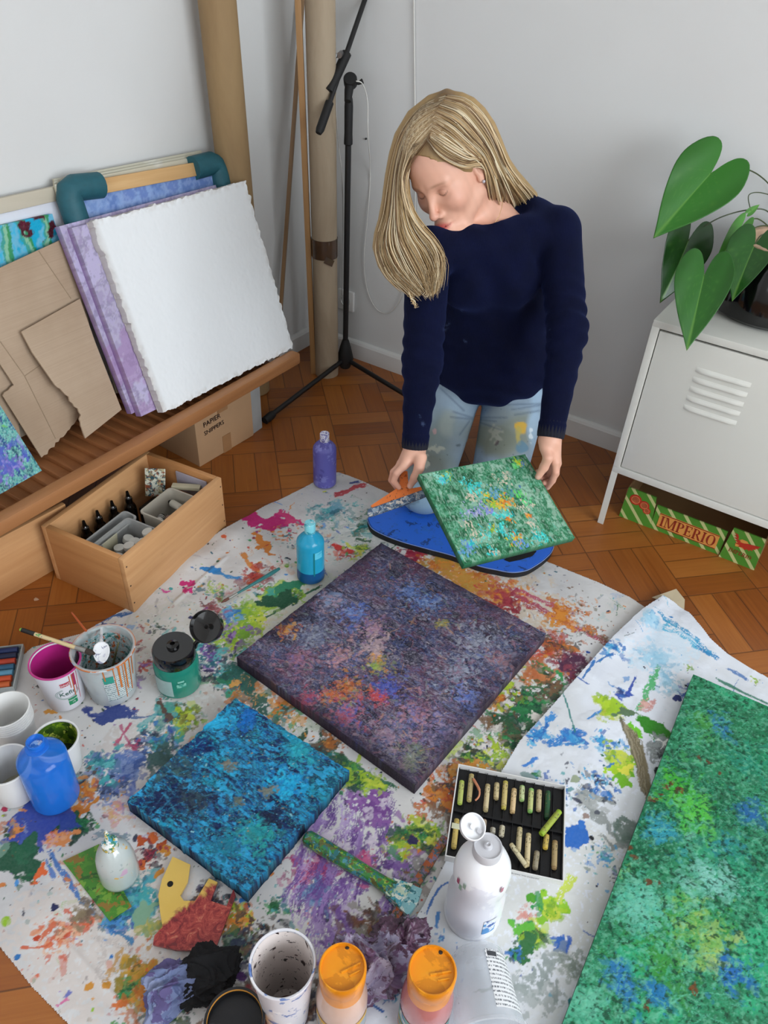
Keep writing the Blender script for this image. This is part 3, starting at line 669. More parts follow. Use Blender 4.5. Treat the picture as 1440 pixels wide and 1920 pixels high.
# ---- pine crate
PINEC = wood('crate pine', '#c08a58', '#dcaa78', axis=0, scale=.8, rough=.55, knots=True); PINES = wood('crate pine side', '#b57c4a', '#cf9862', axis=1, scale=.8, rough=.55)
c0 = at(252, 1150); c1 = at(425, 990); e = c1-c0; LC = np.linalg.norm(e); ex = e/LC; ey = np.array([-ex[1], ex[0], 0]); c2 = at(112, 1079)
WC = abs((c2-c0)@ey); HC = .170; print('crate', LC, WC, column(c0, 226, 1057), column(c1, 420, 925), column(c2, 82, 985))
cm = frame(c0, ex, ey=ey); crate = empty('pine_crate', cm, 'open pine wood crate full of paint supplies in front of the bench', 'crate')
T = .014
b = B(); b.box((LC/2, T/2, HC/2), (LC, T, HC), bev=.0015); b.obj('front_board', PINEC, crate)
b = B(); b.box((LC/2, WC-T/2, HC/2), (LC, T, HC), bev=.0015); b.obj('back_board', PINEC, crate)
for x in (T/2, LC-T/2): b = B(); b.box((x, WC/2, HC/2), (T, WC-2*T-.0005, HC), bev=.0015); b.obj('end_board', PINES, crate)
b = B(); b.box((LC/2, WC/2, .006), (LC-2*T, WC-2*T, .008)); b.obj('bottom_board', PINES, crate)
for x in (T/2, LC-T/2):
    for z in (.03, .085, .145):
        b = B(); b.lathe([(.0022, 0), (.0022, .0006), (0, .0008)], 8); b.obj('nail_head', plain('nail grey', '#4a3524', .5, .05, 9, 0), crate, Matrix.Translation((x, 0, z)) @ Matrix.Rotation(PI/2, 4, 'X'))
# ---- second crate / drawer under the bench, left
d0 = at(0, 1128); d1 = np.array(crate.matrix_world @ Vector((.09, WC+.012, 0))); e = d1-d0; ex = e/np.linalg.norm(e); ey = np.array([-ex[1], ex[0], 0]); HD = column(at(60, 1097), 60, 979); print('drawer h', HD)
L = .62; o = d1-ex*L; wdp = .19
dm = frame(o, ex, ey=ey); dr = empty('pine_box', dm, 'pine wood drawer half under the bench at the left edge, beside the crate', 'crate')
HD = min(.17, HD)
b = B(); b.box((L/2, T/2, HD/2), (L, T, HD), bev=.002); b.obj('front_board', PINEC, dr)
b = B(); b.box((L/2, wdp-T/2, HD/2), (L, T, HD), bev=.002); b.obj('back_board', PINEC, dr)
for x in (T/2, L-T/2): b = B(); b.box((x, wdp/2, HD/2-.004), (T, wdp-2*T-.001, HD-.008), bev=.0015); b.obj('end_board', PINES, dr)
b = B(); b.box((L/2, wdp/2, .006), (L-2*T, wdp-2*T, .008)); b.obj('bottom_board', PINES, dr)
DLOC = dm
b = B(); R = .062; b.lathe([(0, 0)]+[(R*math.sin(t*PI/2/8), R*(1-math.cos(t*PI/2/8))) for t in range(1, 9)]+[(R*.97, R*1.12), (R*.6, R*1.3), (R*.25, R*1.36), (0, R*1.37)], 40)
steel = plain('brushed metal', '#8d97ab', .28, .1, 20, .1, metal=.9)
bw = b.obj('metal_kettle', steel, mw=dm @ Matrix.Translation((L-.16, .085, .012))); tag(bw, 'round shiny blue grey metal pot inside the pine drawer', 'pot')
b = B(); b.box((.05, .05, .05), (.1, .1, .1), bev=.012); bw = b.obj('dark_tin', plain('black tin', '#131418', .35, .1, 20, .1), mw=dm @ Matrix.Translation((L-.36, .04, .012))); tag(bw, 'black tin box inside the pine drawer left of the metal pot', 'tin')
# ================================================================== right side: cabinet, tomato tray, plant; stand and cords
CABM = plain('cream lacquered metal', '#d9d8d0', .38, .01, 12, .03)
CB = .398; foot = W(room(at(1118, 979))[0], CB); CA0 = room(hit(1120, 979, W(0, CB), DL3))[0]
pb0 = W(0, CB)
def cabpt(px, py): q = hit(px, py, pb0, DL3); return room(q)[0]-CA0, q[2]
CT = cabpt(1228, 600)[1]; CBZ = cabpt(1160, 888)[1]
print('cab', CA0, CT, CBZ, [cabpt(*q) for q in ((1239, 618), (1163, 886), (1305, 690), (1408, 722), (1281, 760), (1385, 793), (1440, 654), (1222, 612), (1440, 1001))])
v0, v1 = cabpt(1305, 690), cabpt(1408, 722); v4 = cabpt(1281, 760)
CWd = .60; CD = .36
cm_ = frame(W(CA0, CB, 0), DR3, ez=(0, 0, 1))      # x along the front, y to the wall, z up
cab = empty('metal_cabinet', cm_, 'cream metal cabinet with a louvred door on thin legs against the right wall', 'cabinet')
tk = .018; Z0, Z1 = CBZ, CT
# shell: top, bottom, sides, back
b = B(); b.box((CWd/2, CD/2, Z1-tk/2), (CWd, CD, tk), bev=.002); b.obj('top_panel', CABM, cab)
b = B()
b.box((CWd/2, CD/2, Z0+.010), (CWd, CD, .02), bev=.001)
for x in (.009, CWd-.009): b.box((x, CD/2, (Z0+Z1)/2), (.018, CD, Z1-Z0-.03), bev=.001)
b.box((CWd/2, CD-.005, (Z0+Z1)/2), (CWd-.036, .01, Z1-Z0-.04)); b.obj('body', CABM, cab)
d0, d1 = .0205, CWd-.0205; dz0, dz1 = Z0+.0225, Z1-.0235
door = empty('door', Matrix.Identity(4)); door.parent = cab; door.matrix_basis = Matrix.Identity(4)
bpy.data.objects.remove(door)
b = B(); b.box(((d0+d1)/2, .008, (dz0+dz1)/2), (d1-d0, .012, dz1-dz0), bev=.0015); door = b.obj('door', CABM, cab)
dzv = (v0[1]-v4[1])/4; lw = v1[0]-v0[0]
for k in range(5):
    z = v0[1]-k*dzv; x0 = v0[0]
    b = B(); n = 9; vs, fs = [], []
    for i in range(n):                      # raised louver hood, open below
        t = i/(n-1); x = x0+lw*t; e = min(1, min(t, 1-t)*12)
        for y, dz in ((.0018, .003), (.0018-.0045*e, -.001), (.0018-.0062*e, -.006), (.0018-.0055*e, -.0085), (.0018-.0005*e, -.0078)): vs.append(Vector((x, y, z+dz)))
    for i in range(n-1):
        for j in range(4): fs.append([i*5+j, i*5+j+1, i*5+5+j+1, i*5+5+j])
    b.add(vs, fs); b.obj('louver', CABM, door)
for x in (0, CWd):
    for y in (0, CD):
        sx = 1 if x == 0 else -1; sy = 1 if y == 0 else -1; b = B()
        prof = [(x, y), (x+sx*.017, y), (x+sx*.017, y+sy*.002), (x+sx*.002, y+sy*.002), (x+sx*.002, y+sy*.017), (x, y+sy*.017)]
        if sx*sy < 0: prof = prof[::-1]
        b.prism(prof, 0.001, Z0); b.obj('leg', CABM, cab, sm=0)
# tomato tray
TB = .330
def tp_(px, py): q = hit(px, py, W(0, TB), DL3); return room(q)[0], q[2]
a0, a1, a2, a3 = tp_(1165, 952)[0], tp_(1220, 978)[0], tp_(1352, 1036)[0], tp_(1418, 1060)[0]; print('tray', a0, a1, a2, a3, tp_(1178, 900), tp_(1240, 925), tp_(1362, 975))
TH, THc = .105, .082
tm = frame(W(a0, TB, 0), DR3, ez=(0, 0, 1)); tray = empty('produce_tray', tm, 'green striped cardboard tomato tray lettered in red under the cream cabinet', 'tray')
TW = a3-a0; l1, l2 = a1-a0, a2-a0; TD = .24
def stripes(name):
    t = NT(name); v = t.coord(rot=(0, math.radians(42), 0)); w = t.n('ShaderNodeTexWave', wave_type='BANDS', bands_direction='X'); t.l(v, w.inputs['Vector']); w.inputs['Scale'].default_value = 9.5; w.inputs['Distortion'].default_value = .15
    m = t.ramp(w.outputs['Fac'], [(.80, 0.0), (.86, 1.0)]); t.base(t.mix(m, t.mix(t.noise(t.coord(), 14), '#3c7d22', '#5a9a34'), '#c3c98a')); t.set(rough=.6); return t.m
GS = stripes('green striped print'); CIN = plain('tray cardboard', '#9b7a52', .8, .05, 40, .2)
b = B(); b.prism([(0, 0), (l1+.004, 0), (l1-.002, THc), (l1-.006, TH), (.004, TH)], 0, .004, FRONT @ Matrix.Translation((0, 0, -.004))); b.obj('corner_panel', GS, tray, sm=0)
b = B(); b.prism([(l2-.002, 0), (TW, 0), (TW-.004, TH), (l2+.006, TH)], 0, .004, FRONT @ Matrix.Translation((0, 0, 0))); b.obj('corner_panel', GS, tray, sm=0)
b = B(); b.prism([(l1+.003, 0), (l2-.004, 0), (l2-.004, THc), (l1+.003, THc)], -.006, -.002, FRONT); b.obj('front_panel', GS, tray, sm=0)
b = B(); b.box((TW/2, TD-.002, TH/2), (TW, .004, TH)); b.box((TW/2, TD/2, .004), (TW-.002, TD-.012, .004)); 
for x in (.002, TW-.002): b.box((x, TD/2, TH/2-.004), (.004, TD-.01, TH-.008))
b.obj('carton', CIN, tray, sm=0)
ORG = plain('tray orange print', '#dc9a4c', .6, .06, 20, 0); RED = plain('tray red print', '#b3301c', .6, .08, 30, 0); REDD = plain('tray dark red print', '#8e2a16', .6, .05, 30, 0)
pw = l2-l1; b = B(); b.box((l1+pw*.5, .0013, THc*.46), (pw*.82, .001, THc*.58)); b.obj('printed_panel', ORG, tray, sm=0)
for z in (.19, .73): b = B(); b.box((l1+pw*.5, .0006, THc*z), (pw*.82, .001, .0022)); b.obj('printed_line', REDD, tray, sm=0)
def serif_word(word, H, Wt, mat, parent, mw, th_=.0006):
    """roman capitals with slab serifs, built stroke by stroke"""
    adv = dict(I=.42, M=1.08, P=.72, E=.72, R=.80, O=.84); tot = sum(adv[c] for c in word); k = Wt/(tot*H); x = 0; b = B()
    def bar(x0, y0, x1, y1): b.box(((x0+x1)/2*H*k, (y0+y1)/2*H, th_/2), (abs(x1-x0)*H*k, abs(y1-y0)*H, th_))
    def bowl(cx, cy, rx, ry, a0, a1, w0=.17, w1=.05, n=20):
        P_ = [];
        for i in range(n+1):
            t = a0+(a1-a0)*i/n; P_.append((cx+rx*math.cos(t), cy+ry*math.sin(t)))
        for i in range(n+1):
            t = a1+(a0-a1)*i/n; w = w1+(w0-w1)*abs(math.cos(t)); P_.append((cx+(rx-w)*math.cos(t), cy+(ry-w1)*math.sin(t)))
        for i in range(n):
            q = [P_[i], P_[i+1], P_[2*n-i], P_[2*n+1-i]]; b.prism([(u*H*k, v*H) for u, v in q], 0, th_)
    for c in word:
        s0 = x+.10
        if c == 'I': bar(x+.12, 0, x+.28, 1); bar(x+.04, 0, x+.36, .06); bar(x+.04, .94, x+.36, 1)
        if c == 'M':
            bar(x+.10, 0, x+.15, 1); bar(x+.80, 0, x+.96, 1); bar(x+.02, 0, x+.25, .06); bar(x+.70, 0, x+1.04, .06); bar(x+.02, .94, x+.22, 1); bar(x+.84, .94, x+1.04, 1)
            b.prism([(u*H*k, v*H) for u, v in ((x+.12, 1), (x+.44, .05), (x+.54, .05), (x+.28, 1))], 0, th_); b.prism([(u*H*k, v*H) for u, v in ((x+.48, .05), (x+.54, .05), (x+.86, 1), (x+.78, 1))], 0, th_)
        if c in 'PR':
            bar(x+.10, 0, x+.26, 1); bar(x+.02, 0, x+.36, .06); bar(x+.02, .94, x+.3, 1); bowl(x+.30, .74, .34, .26, -PI/2, PI/2)
            if c == 'R': b.prism([(u*H*k, v*H) for u, v in ((x+.34, .5), (x+.62, 0), (x+.80, 0), (x+.48, .5))], 0, th_)
        if c == 'E': bar(x+.10, 0, x+.26, 1); bar(x+.02, 0, x+.64, .06); bar(x+.02, .94, x+.62, 1); bar(x+.26, .47, x+.5, .53); bar(x+.58, 0, x+.64, .24); bar(x+.56, .76, x+.62, 1); bar(x+.46, .38, x+.5, .62)
        if c == 'O': bowl(x+.42, .5, .38, .52, 0, 2*PI, n=32)
        x += adv[c]
    return b.obj('lettering', mat, parent, mw, sm=0)
serif_word('IMPERIO', .034, pw*.77, REDD, tray, Matrix.Translation((l1+pw*.115, .0006, THc*.46-.017)) @ FRONT)
b = B(); b.prism([(.0, .0), (.02, .004), (.036, .0), (.046, .012), (.05, .03), (.038, .044), (.016, .046), (.002, .034), (-.004, .014)], 0, .0006, Matrix.Translation((l2+.026, -.0042, .052)) @ FRONT @ Matrix.Scale(.62, 4)); b.obj('printed_panel', ORG, tray, sm=0)
eagle = [(0, .050), (.006, .038), (.004, .034), (.014, .030), (.013, .026), (.024, .026), (.036, .030), (.056, .033), (.074, .036), (.066, .029), (.070, .026), (.060, .023), (.062, .019), (.052, .017), (.056, .011), (.046, .012), (.048, .006), (.038, .010), (.034, .004), (.026, .010), (.012, .008), (.016, .014), (.0, .016), (.010, .021), (-.004, .026), (.006, .029), (-.008, .034), (.001, .037), (-.010, .044), (-.002, .045), (-.012, .052)]
b = B(); b.prism(eagle[::-1], 0, .0006, Matrix.Translation((l2+.022, -.0048, .048)) @ FRONT @ Matrix.Scale(.86, 4)); b.obj('printed_emblem', RED, tray, sm=0)
serif_word('IMPERIO', .0125, .060, REDD, tray, Matrix.Translation((l2+.014, -.0042, .030)) @ FRONT @ Matrix.Rotation(-.05, 4, 'Z'))
for cx, cz, r in ((l1*.36, .074, .017), (l1*.66, .066, .0145), (l1*.78, .052, .011)):
    b = B(); b.lathe([(0, .0012), (r, .001), (r, 0)], 24); o = b.obj('printed_tomato', RED, tray, Matrix.Translation((cx, 0, cz)) @ FRONT)
    b = B(); b.lathe([(r*.62, .0014), (r*.7, .0018), (r*.75, .0014)], 20); b.obj('printed_line', plain('tomato light', '#dc7a4c', .6, .1, 40, 0), o)
# plant
PC = at(1462, 552, CT); PR = np.linalg.norm(at(1368, 556, CT)-PC)*.97; HP = column(PC, 1462, 425)-CT; print('pot', PC, PR, HP, room(PC))
if room(PC)[1]-PR < .03: PC = PC+DL3*(.03-(room(PC)[1]-PR))
pot = empty('potted_plant', Matrix.Translation(Vector(PC)), 'green plant with large heart shaped leaves in a dark glass pot on the cabinet', 'plant')
b = open_lathe([(0, .0), (PR*.85, .0), (PR*.98, .012), (PR, .04), (PR*.93, HP*.8), (PR*.86, HP*.92), (PR*.80, HP*.92), (PR*.86, HP*.78), (PR*.9, .04), (PR*.8, .012), (0, .012)], 48)
b.obj('outer_pot', plain('dark glass glaze', '#060606', .12, .05, 10, 0, coat=.3), pot, sm=50)
b = open_lathe([(0, .014), (PR*.6, .014), (PR*.76, HP*.9), (PR*.80, HP*.98), (PR*.80, HP*1.06), (PR*.76, HP*1.08), (PR*.68, HP*1.06), (PR*.66, HP*.93), (0, HP*.92)], 40)
b.obj('inner_pot', plain('weathered terracotta', '#b79a80', .85, .18, 40, .5), pot, sm=50)
b = B(); rr = random.Random(4)
for k in range(120):
    q = rr.uniform(0, PR*.62); t = rr.uniform(0, 6.28); b.lathe([(0, -.003), (.004, 0), (0, .003)], 5, Matrix.Translation((q*math.cos(t), q*math.sin(t), HP*.925)) @ Matrix.Rotation(t, 4, 'X'))
tag(b.obj('soil', plain('bark soil', '#2a1b12', .95, .3, 200, .6), pot, sm=0), kind='stuff')
def leaf_mat():
    t = NT('glossy leaf'); v = t.coord(); n = t.noise(v, 18, 3); a = t.n('ShaderNodeAttribute', attribute_name='paint')
    t.base(t.mix(n, a.outputs['Color'], t.mix(.35, a.outputs['Color'], '#2f7a1c'))); t.set(rough=.34, spec=.5); t.bump(t.noise(v, 120, 2), .08, .001); return t.m
LEAF = leaf_mat(); STEM = plain('leaf stem', '#3f4a2a', .5, .15, 50, .1)
stems = []
def leaf(base, tip, width, depth_b, depth_t, back, col, label=None, roll_=0, droop=.25, fold=.25):
    p0, p1 = dep(*base, depth_b), dep(*tip, depth_t); ex = p1-p0; Ln = np.linalg.norm(ex); view = EYE-p0; view /= np.linalg.norm(view)
    ez = view-ex*(view@ex)/Ln**2; m = frame(p0, ex, ez=ez) @ Matrix.Rotation(roll_, 4, 'X'); m = pot.matrix_world.inverted() @ m
    nu, nv = 26, 34; Wd = width*depth_b/FPX
    O_ = [(0, 0), (-.08, .025), (-.22, .07), (-.34, .15), (-.385, .26), (-.34, .38), (-.20, .48), (-.02, .535), (.16, .52), (.34, .45), (.52, .35), (.69, .235), (.85, .11), (1, 0)]
    P_ = [Vector((x*(back/.36 if x < 0 else 1), y, 0)) for x, y in O_]; dn = []
    for i in range(len(P_)-1):
        a_, b_ = P_[i], P_[i+1]; pa = P_[max(0, i-1)]; pb_ = P_[min(len(P_)-1, i+2)]
        for k in range(6):
            t = k/6; dn.append(.5*((2*a_)+(-pa+b_)*t+(2*pa-5*a_+4*b_-pb_)*t*t+(-pa+3*a_-3*b_+pb_)*t**3))
    dn.append(P_[-1]); idx_ = np.linspace(0, len(dn)-1, nv+1).astype(int); half = [dn[k] for k in idx_]
    ring = [Vector((q.x, -q.y, 0)) for q in half]+[q for q in half[::-1][1:]]; vs = []
    for i in range(nu+1):
        for q in ring: vs.append([Ln*q.x*i/nu, Wd*q.y*i/nu*.92, 0])
    V = np.array(vs); xn = V[:, 0]/Ln; yn = V[:, 1]/(Wd/2); nv = (len(ring)-1)//2
    V[:, 2] = fold*Wd*.35*np.abs(yn) - droop*Ln*xn**2*.5 + .010*Ln*np.sin(yn*7+xn*5)*np.abs(yn)
    c0 = np.array(lin(col)); vein = np.exp(-(V[:, 1]/.0012)**2)
    w2 = 0
    for s_ in range(7): w2 = np.maximum(w2, np.exp(-(((np.abs(V[:, 1])*.75-(V[:, 0]-Ln*(-.05+.13*s_))))/.0011)**2)*(V[:, 0] > 0))
    C_ = c0[None]*(.85+.3*(yn[:, None] > 0)*0+.15*np.cos(yn*3)[:, None]); C_ = C_*(1-.45*vein[:, None])+np.array(lin('#7fae4f'))*.45*vein[:, None]; C_ = C_*(1-.15*w2[:, None])+np.array(lin('#6d9a45'))*.15*w2[:, None]
    n1 = 2*nv+1; F = [[i*n1+j, i*n1+j+1, (i+1)*n1+j+1, (i+1)*n1+j] for i in range(nu) for j in range(n1-1)]
    me = mesh_np('leaf', V, F, C_); o = link('leaf', me, LEAF, pot, m); sd = o.modifiers.new('s', 'SOLIDIFY'); sd.thickness = .0006; return o
pd = float((PC-EYE)@CF); print('pot depth', pd)
leaf((1332, 326), (1228, 441), 132, pd-.06, pd-.04, .36, '#276b17', roll_=.1)
leaf((1290, 452), (1245, 568), 98, pd+.02, pd+.04, .36, '#12320f', roll_=-.5)
leaf((1320, 518), (1289, 651), 104, pd-.14, pd-.16, .34, '#215a18', fold=.35)
leaf((1388, 428), (1339, 501), 34, pd-.08, pd-.10, .3, '#4c8a35', fold=.6)
leaf((1414, 462), (1372, 558), 90, pd-.135, pd-.15, .36, '#1d4a1a', roll_=.25, fold=.4)
leaf((1405, 398), (1426, 382), 14, pd-.02, pd-.02, .3, '#4c8a35')
def stem(pts, r=.0016):
    P_ = [pot.matrix_world.inverted() @ Vector(dep(x, y, d)) for x, y, d in pts]; q = []
    for i in range(len(P_)-1):
        a_, b_ = P_[i], P_[i+1]; pa = P_[max(0, i-1)]; pb_ = P_[min(len(P_)-1, i+2)]
        for k in range(8):
            t = k/8; q.append(.5*((2*a_)+(-pa+b_)*t+(2*pa-5*a_+4*b_-pb_)*t*t+(-pa+3*a_-3*b_+pb_)*t**3))
    q.append(P_[-1]); b = B(); b.tube(q, r, 8); b.obj('stem', STEM, pot)
stem([(1332, 326, pd-.06), (1352, 316, pd-.05), (1385, 313, pd-.03), (1425, 330, pd-.01), (1452, 365, pd), (1462, 440, pd)])
stem([(1290, 452, pd+.02), (1310, 432, pd+.02), (1350, 408, pd+.01), (1400, 394, pd), (1440, 397, pd), (1466, 445, pd)])
stem([(1320, 518, pd-.14), (1336, 508, pd-.13), (1380, 460, pd-.10), (1420, 425, pd-.06), (1462, 430, pd-.02), (1470, 455, pd)])
stem([(1388, 428, pd-.08), (1420, 410, pd-.05), (1462, 445, pd)])
stem([(1414, 462, pd-.135), (1430, 440, pd-.12), (1466, 450, pd-.02)])
stem([(1408, 396, pd-.02), (1404, 366, pd-.02), (1430, 362, pd-.01), (1462, 380, pd), (1470, 440, pd)], .0012)
# ---- microphone style stand
sb = at(647, 697); st = empty('boom_stand', Matrix.Translation(Vector(sb)), 'black tripod boom stand in front of the corner behind the person', 'stand')
sp = float((sb-EYE)@CF); 
def zt_(py, px=651): return column(sb, px, py)
zg0, zg1, zh = zt_(270), zt_(185), zt_(150); print('stand z', zg0, zg1, zh, room(sb))
b = B(); b.tube([(0, 0, .05), (0, 0, zg0+.01)], .0095, 20); b.obj('pole', STEEL, st)
RUB = plain('black rubber', '#101011', .65, .1, 60, .1)
b = B(); b.lathe([(.009, zg0-.004), (.0135, zg0), (.0135, zg0+.01), (.0125, zg0+.03), (.013, zg1-.02), (.0115, zg1), (.008, zg1+.01)], 20); b.obj('clutch_grip', RUB, st)
b = B(); b.lathe([(0, .018), (.018, .02), (.022, .03), (.030, .055), (.020, .10), (.014, .12), (.0105, .13), (0, .13)], 3*8); b.obj('tripod_hub', RUB, st)
f1 = at(500, 792)-sb; L1 = np.linalg.norm(f1); d2 = at(757, 752)-sb; L2 = np.linalg.norm(d2); d2 = d2/L2*L1; 
a1_ = math.atan2(f1[1], f1[0]); a2_ = math.atan2(d2[1], d2[0]); a3_ = math.atan2(*(-(DR*.895+DL*.445))[::-1])
for an in (a1_, a2_, a3_):
    b = B(); Lq = L1 if an != a3_ else .13; e = Vector((math.cos(an), math.sin(an), 0)); b.tube([e*.016+Vector((0, 0, .052)), e*(Lq-.02)+Vector((0, 0, .016))], .0085, 14); lg = b.obj('leg', STEEL, st)
    b = B(); z = e*.045+Vector((0, 0, -.006)); p_ = e*(Lq-.035)+Vector((0, 0, .0165)); b.tube([p_, p_+z*.3, p_+z], [.0115, .014, .013], 16); b.obj('rubber_foot', RUB, lg)
hp = column(sb, 655, 152)
pv = sb.copy(); pv[2] = hp; dpv = float((pv-EYE)@CF)
def bl(px, py, dd=0): return Vector(dep(px, py, dpv+dd)-sb)
b = B(); ax = Vector(CF)
c_ = bl(657, 152); b.lathe([(0, -.016), (.018, -.016), (.02, -.012), (.02, .012), (.018, .016), (0, .016)], 24, frame(c_, CR, ez=CF)); b.obj('pivot', RUB, st)
b = B(); b.tube([bl(652, 190), bl(654, 170), bl(657, 150)], [.010, .013, .014], 16); b.obj('neck', RUB, st)
b = B(); b.tube([bl(600, 245, -.03), bl(690, -18, -.03), bl(702, -50, -.03)], .0072, 14); bo = b.obj('boom_arm', STEEL, st)
b = B(); b.tube([bl(597, 250, -.03), bl(600, 243, -.03), bl(618, 192, -.03)], [.009, .0125, .0125], 16); b.obj('counterweight', RUB, st)
b = B(); b.tube([bl(617, 172, -.03), bl(650, 100, -.03)], .0145, 12); b.obj('boom_clamp', RUB, st)
b = B(); b.tube([bl(640, 100, -.045), bl(636, 104, -.06)], [.008, .008], 14); b.tube([bl(630, 104, -.05), bl(628, 104, -.062)], [.007, .006], 14); b.obj('screw', plain('steel screw', '#9a9a9a', .3, .1, 30, 0, metal=1.0), st)
b = B(); b.tube([bl(660, 152, 0), bl(672, 156, 0), bl(680, 152, 0)], [.006, .005, .0075], 12); b.obj('wing_knob', RUB, st)
# ---- cords
WC_ = plain('white cord', '#dedcd6', .5, .02, 20, 0)
def spline(P_, n=10):
    P_ = [Vector(p) for p in P_]; q = []
    for i in range(len(P_)-1):
        a_, b_ = P_[i], P_[i+1]; pa = P_[max(0, i-1)]; pb_ = P_[min(len(P_)-1, i+2)]
        for k in range(n):
            t = k/n; q.append(.5*((2*a_)+(-pa+b_)*t+(2*pa-5*a_+4*b_-pb_)*t*t+(-pa+3*a_-3*b_+pb_)*t**3))
    q.append(P_[-1]); return q
def onwall(px, py, off=.006): return hit(px, py, W(0, off), DL3)
b = B(); top = onwall(775, -160); b.tube([onwall(775, -200), onwall(776, 0), onwall(778, 200), onwall(779, 420), onwall(780, 560)], .0022, 8)
tag(b.obj('white_cord', WC_, sm=60), 'thin white cord running straight down the right wall behind the head', 'cord')
b = B(); b.tube(spline([dep(668, 152, dpv-.02), dep(680, 158, dpv), dep(689, 190, dpv+.05), dep(690, 250, dpv+.1), onwall(694, 320), onwall(690, 400), onwall(683, 480), onwall(688, 540), onwall(705, 578), onwall(728, 587), onwall(748, 566), onwall(760, 530), onwall(775, 480)]), .0017, 8)
tag(b.obj('hanging_cable', WC_, sm=60), 'thin white cable hanging in a loop from the black stand down the wall', 'cable')
b = B(); b.tube(spline([dep(630, 178, dpv-.02), dep(631, 220, dpv), dep(636, 280, dpv+.08), dep(641, 330, dpv+.12), onwall(643, 420, .02), onwall(641, 560, .012)]), .0014, 8)
tag(b.obj('hanging_cable', plain('grey cord', '#a9a7a2', .5, .02, 20, 0), sm=60), 'thin grey cable dropping from the clamp of the black stand to the wall socket', 'cable')
# ================================================================== painted sheets and canvases on the floor
SHM = attr_mat('paint splashed sheet', .5, .18, 220, .25)
def local_paint(pts, res, base, seed, z=0.0, marg=0.0):
    """Paint grid covering the floor polygon pts (pixels); returns Paint, origin, inside test"""
    q = np.array([at(*p, z)[:2] for p in pts]); lo = q.min(0)-marg; hi = q.max(0)+marg; p = Paint(hi[0]-lo[0], hi[1]-lo[1], res, base, seed); poly = q-lo
    def inside(X, Y):
        r = np.zeros(X.shape, bool); n = len(poly); j = n-1
        for i in range(n):
            xi, yi = poly[i]; xj, yj = poly[j]; c = ((yi > Y) != (yj > Y)) & (X < (xj-xi)*(Y-yi)/(yj-yi+1e-12)+xi); r ^= c; j = i
        return r
    return p, np.array([lo[0], lo[1], z]), inside, lo
def mk(lo, z=0.0):
    def P(px, py): q = at(px, py, z)[:2]-lo; return float(q[0]), float(q[1])
    def R(px, py, r): return r*float((at(px, py, z)-EYE)@CF)/FPX
    return P, R
GRAYW = '#d2d0cf'
sh1 = [(634, 886), (655, 893), (700, 912), (790, 955), (900, 1003), (1010, 1048), (1110, 1088), (1180, 1120), (1240, 1160), (1330, 1230), (1430, 1330), (1300, 1500), (1100, 1750), (930, 2000), (720, 2130), (300, 2140), (128, 1920), (60, 1850), (0, 1775), (-90, 1670), (-170, 1520), (-120, 1380), (-20, 1330), (8, 1260), (60, 1215), (150, 1190), (240, 1140), (300, 1092), (350, 1040), (430, 994), (500, 950), (570, 915), (606, 895)]
p, og, ins, lo = local_paint(sh1, .0019, GRAYW, 5); P, R = mk(lo)
p.field(['#c4c2c2', '#d0cecd', '#dad9d9', '#cfccc8'], .25, 77, band=.3)
A_ = '#a8237b #b8246e #d0356f'.split(); GRN = ['#14502f', '#1d6b3c', '#2f8f4d', '#0f3d2c']; LIM = ['#a9c52c', '#8fb52a', '#c7cf4a', '#6f9d2f']; TEA = ['#1f7f86', '#3c9fa3', '#5fb0b3', '#1b5f72']
BLU = ['#2b4f9e', '#2f6fb5', '#4a8fcf', '#1d356f', '#3b4f8f']; ORA = ['#c9752a', '#d98a32', '#b8601f', '#d4953f']; RDD = ['#a83232', '#c24a3a', '#8a2430', '#d0623f']; PUR = ['#6b3f8f', '#8a63ab', '#54306e', '#a384bd']; NAV = ['#1c2340', '#262b4f', '#151a2b']; MIX = GRN+TEA+BLU+ORA+RDD+PUR+NAV+LIM; BRN = ['#5f4636', '#7a5a3f', '#8f8a7f', '#3b3430']
def cl(px, py, r, cols, n=30, r0=1.5, r1=14, a=.9, dry=.45):
    x, y = P(px, py); k = R(px, py, 1); p.cluster(x, y, r*k, cols, n, r0*k, r1*k, a, dry)
def bl_(px, py, r, col, wob=.9, asp=1, ang=0, a=1, dry=0, relief=0):
    x, y = P(px, py); p.blob(x, y, R(px, py, r), col, wob, asp, ang, a, dry, relief)
def stp(x0, y0, x1, y1, w, col, dry=.35, a=.95, wob=.4):
    q0, q1 = P(x0, y0), P(x1, y1); p.stroke(q0[0], q0[1], q1[0], q1[1], R((x0+x1)/2, (y0+y1)/2, w), col, dry, a, wob)
# overall speckle, denser towards the middle
p.splatter(3000, 0, p.w, 0, p.h, MIX+NAV+BRN, .0005, .0026, 2)
for _ in range(420):
    x, y = p.r.uniform(0, p.w), p.r.uniform(0, p.h); t = p.r.uniform(0, PI); L = p.r.uniform(.015, .08); p.stroke(x, y, x+L*math.cos(t), y+L*math.sin(t), p.r.uniform(.003, .02), p.r.choice(MIX+['#b5b0a8', '#c9c4c0']*8), .55, p.r.uniform(.15, .5), 1)
p.splatter(260, 0, p.w, 0, p.h, MIX, .001, .008, 3)
for _ in range(240):
    x, y = p.r.uniform(0, p.w), p.r.uniform(0, p.h); t = p.r.uniform(0, PI); L = p.r.uniform(.008, .05); p.stroke(x, y, x+L*math.cos(t), y+L*math.sin(t), p.r.uniform(.0006, .0035), p.r.choice(MIX), .3, .9, 2.5)
p.splatter(1500, 0, p.w*.75, 0, p.h*.8, GRN+TEA+NAV+ORA+BRN+RDD, .0008, .0048, 2.2, .95)
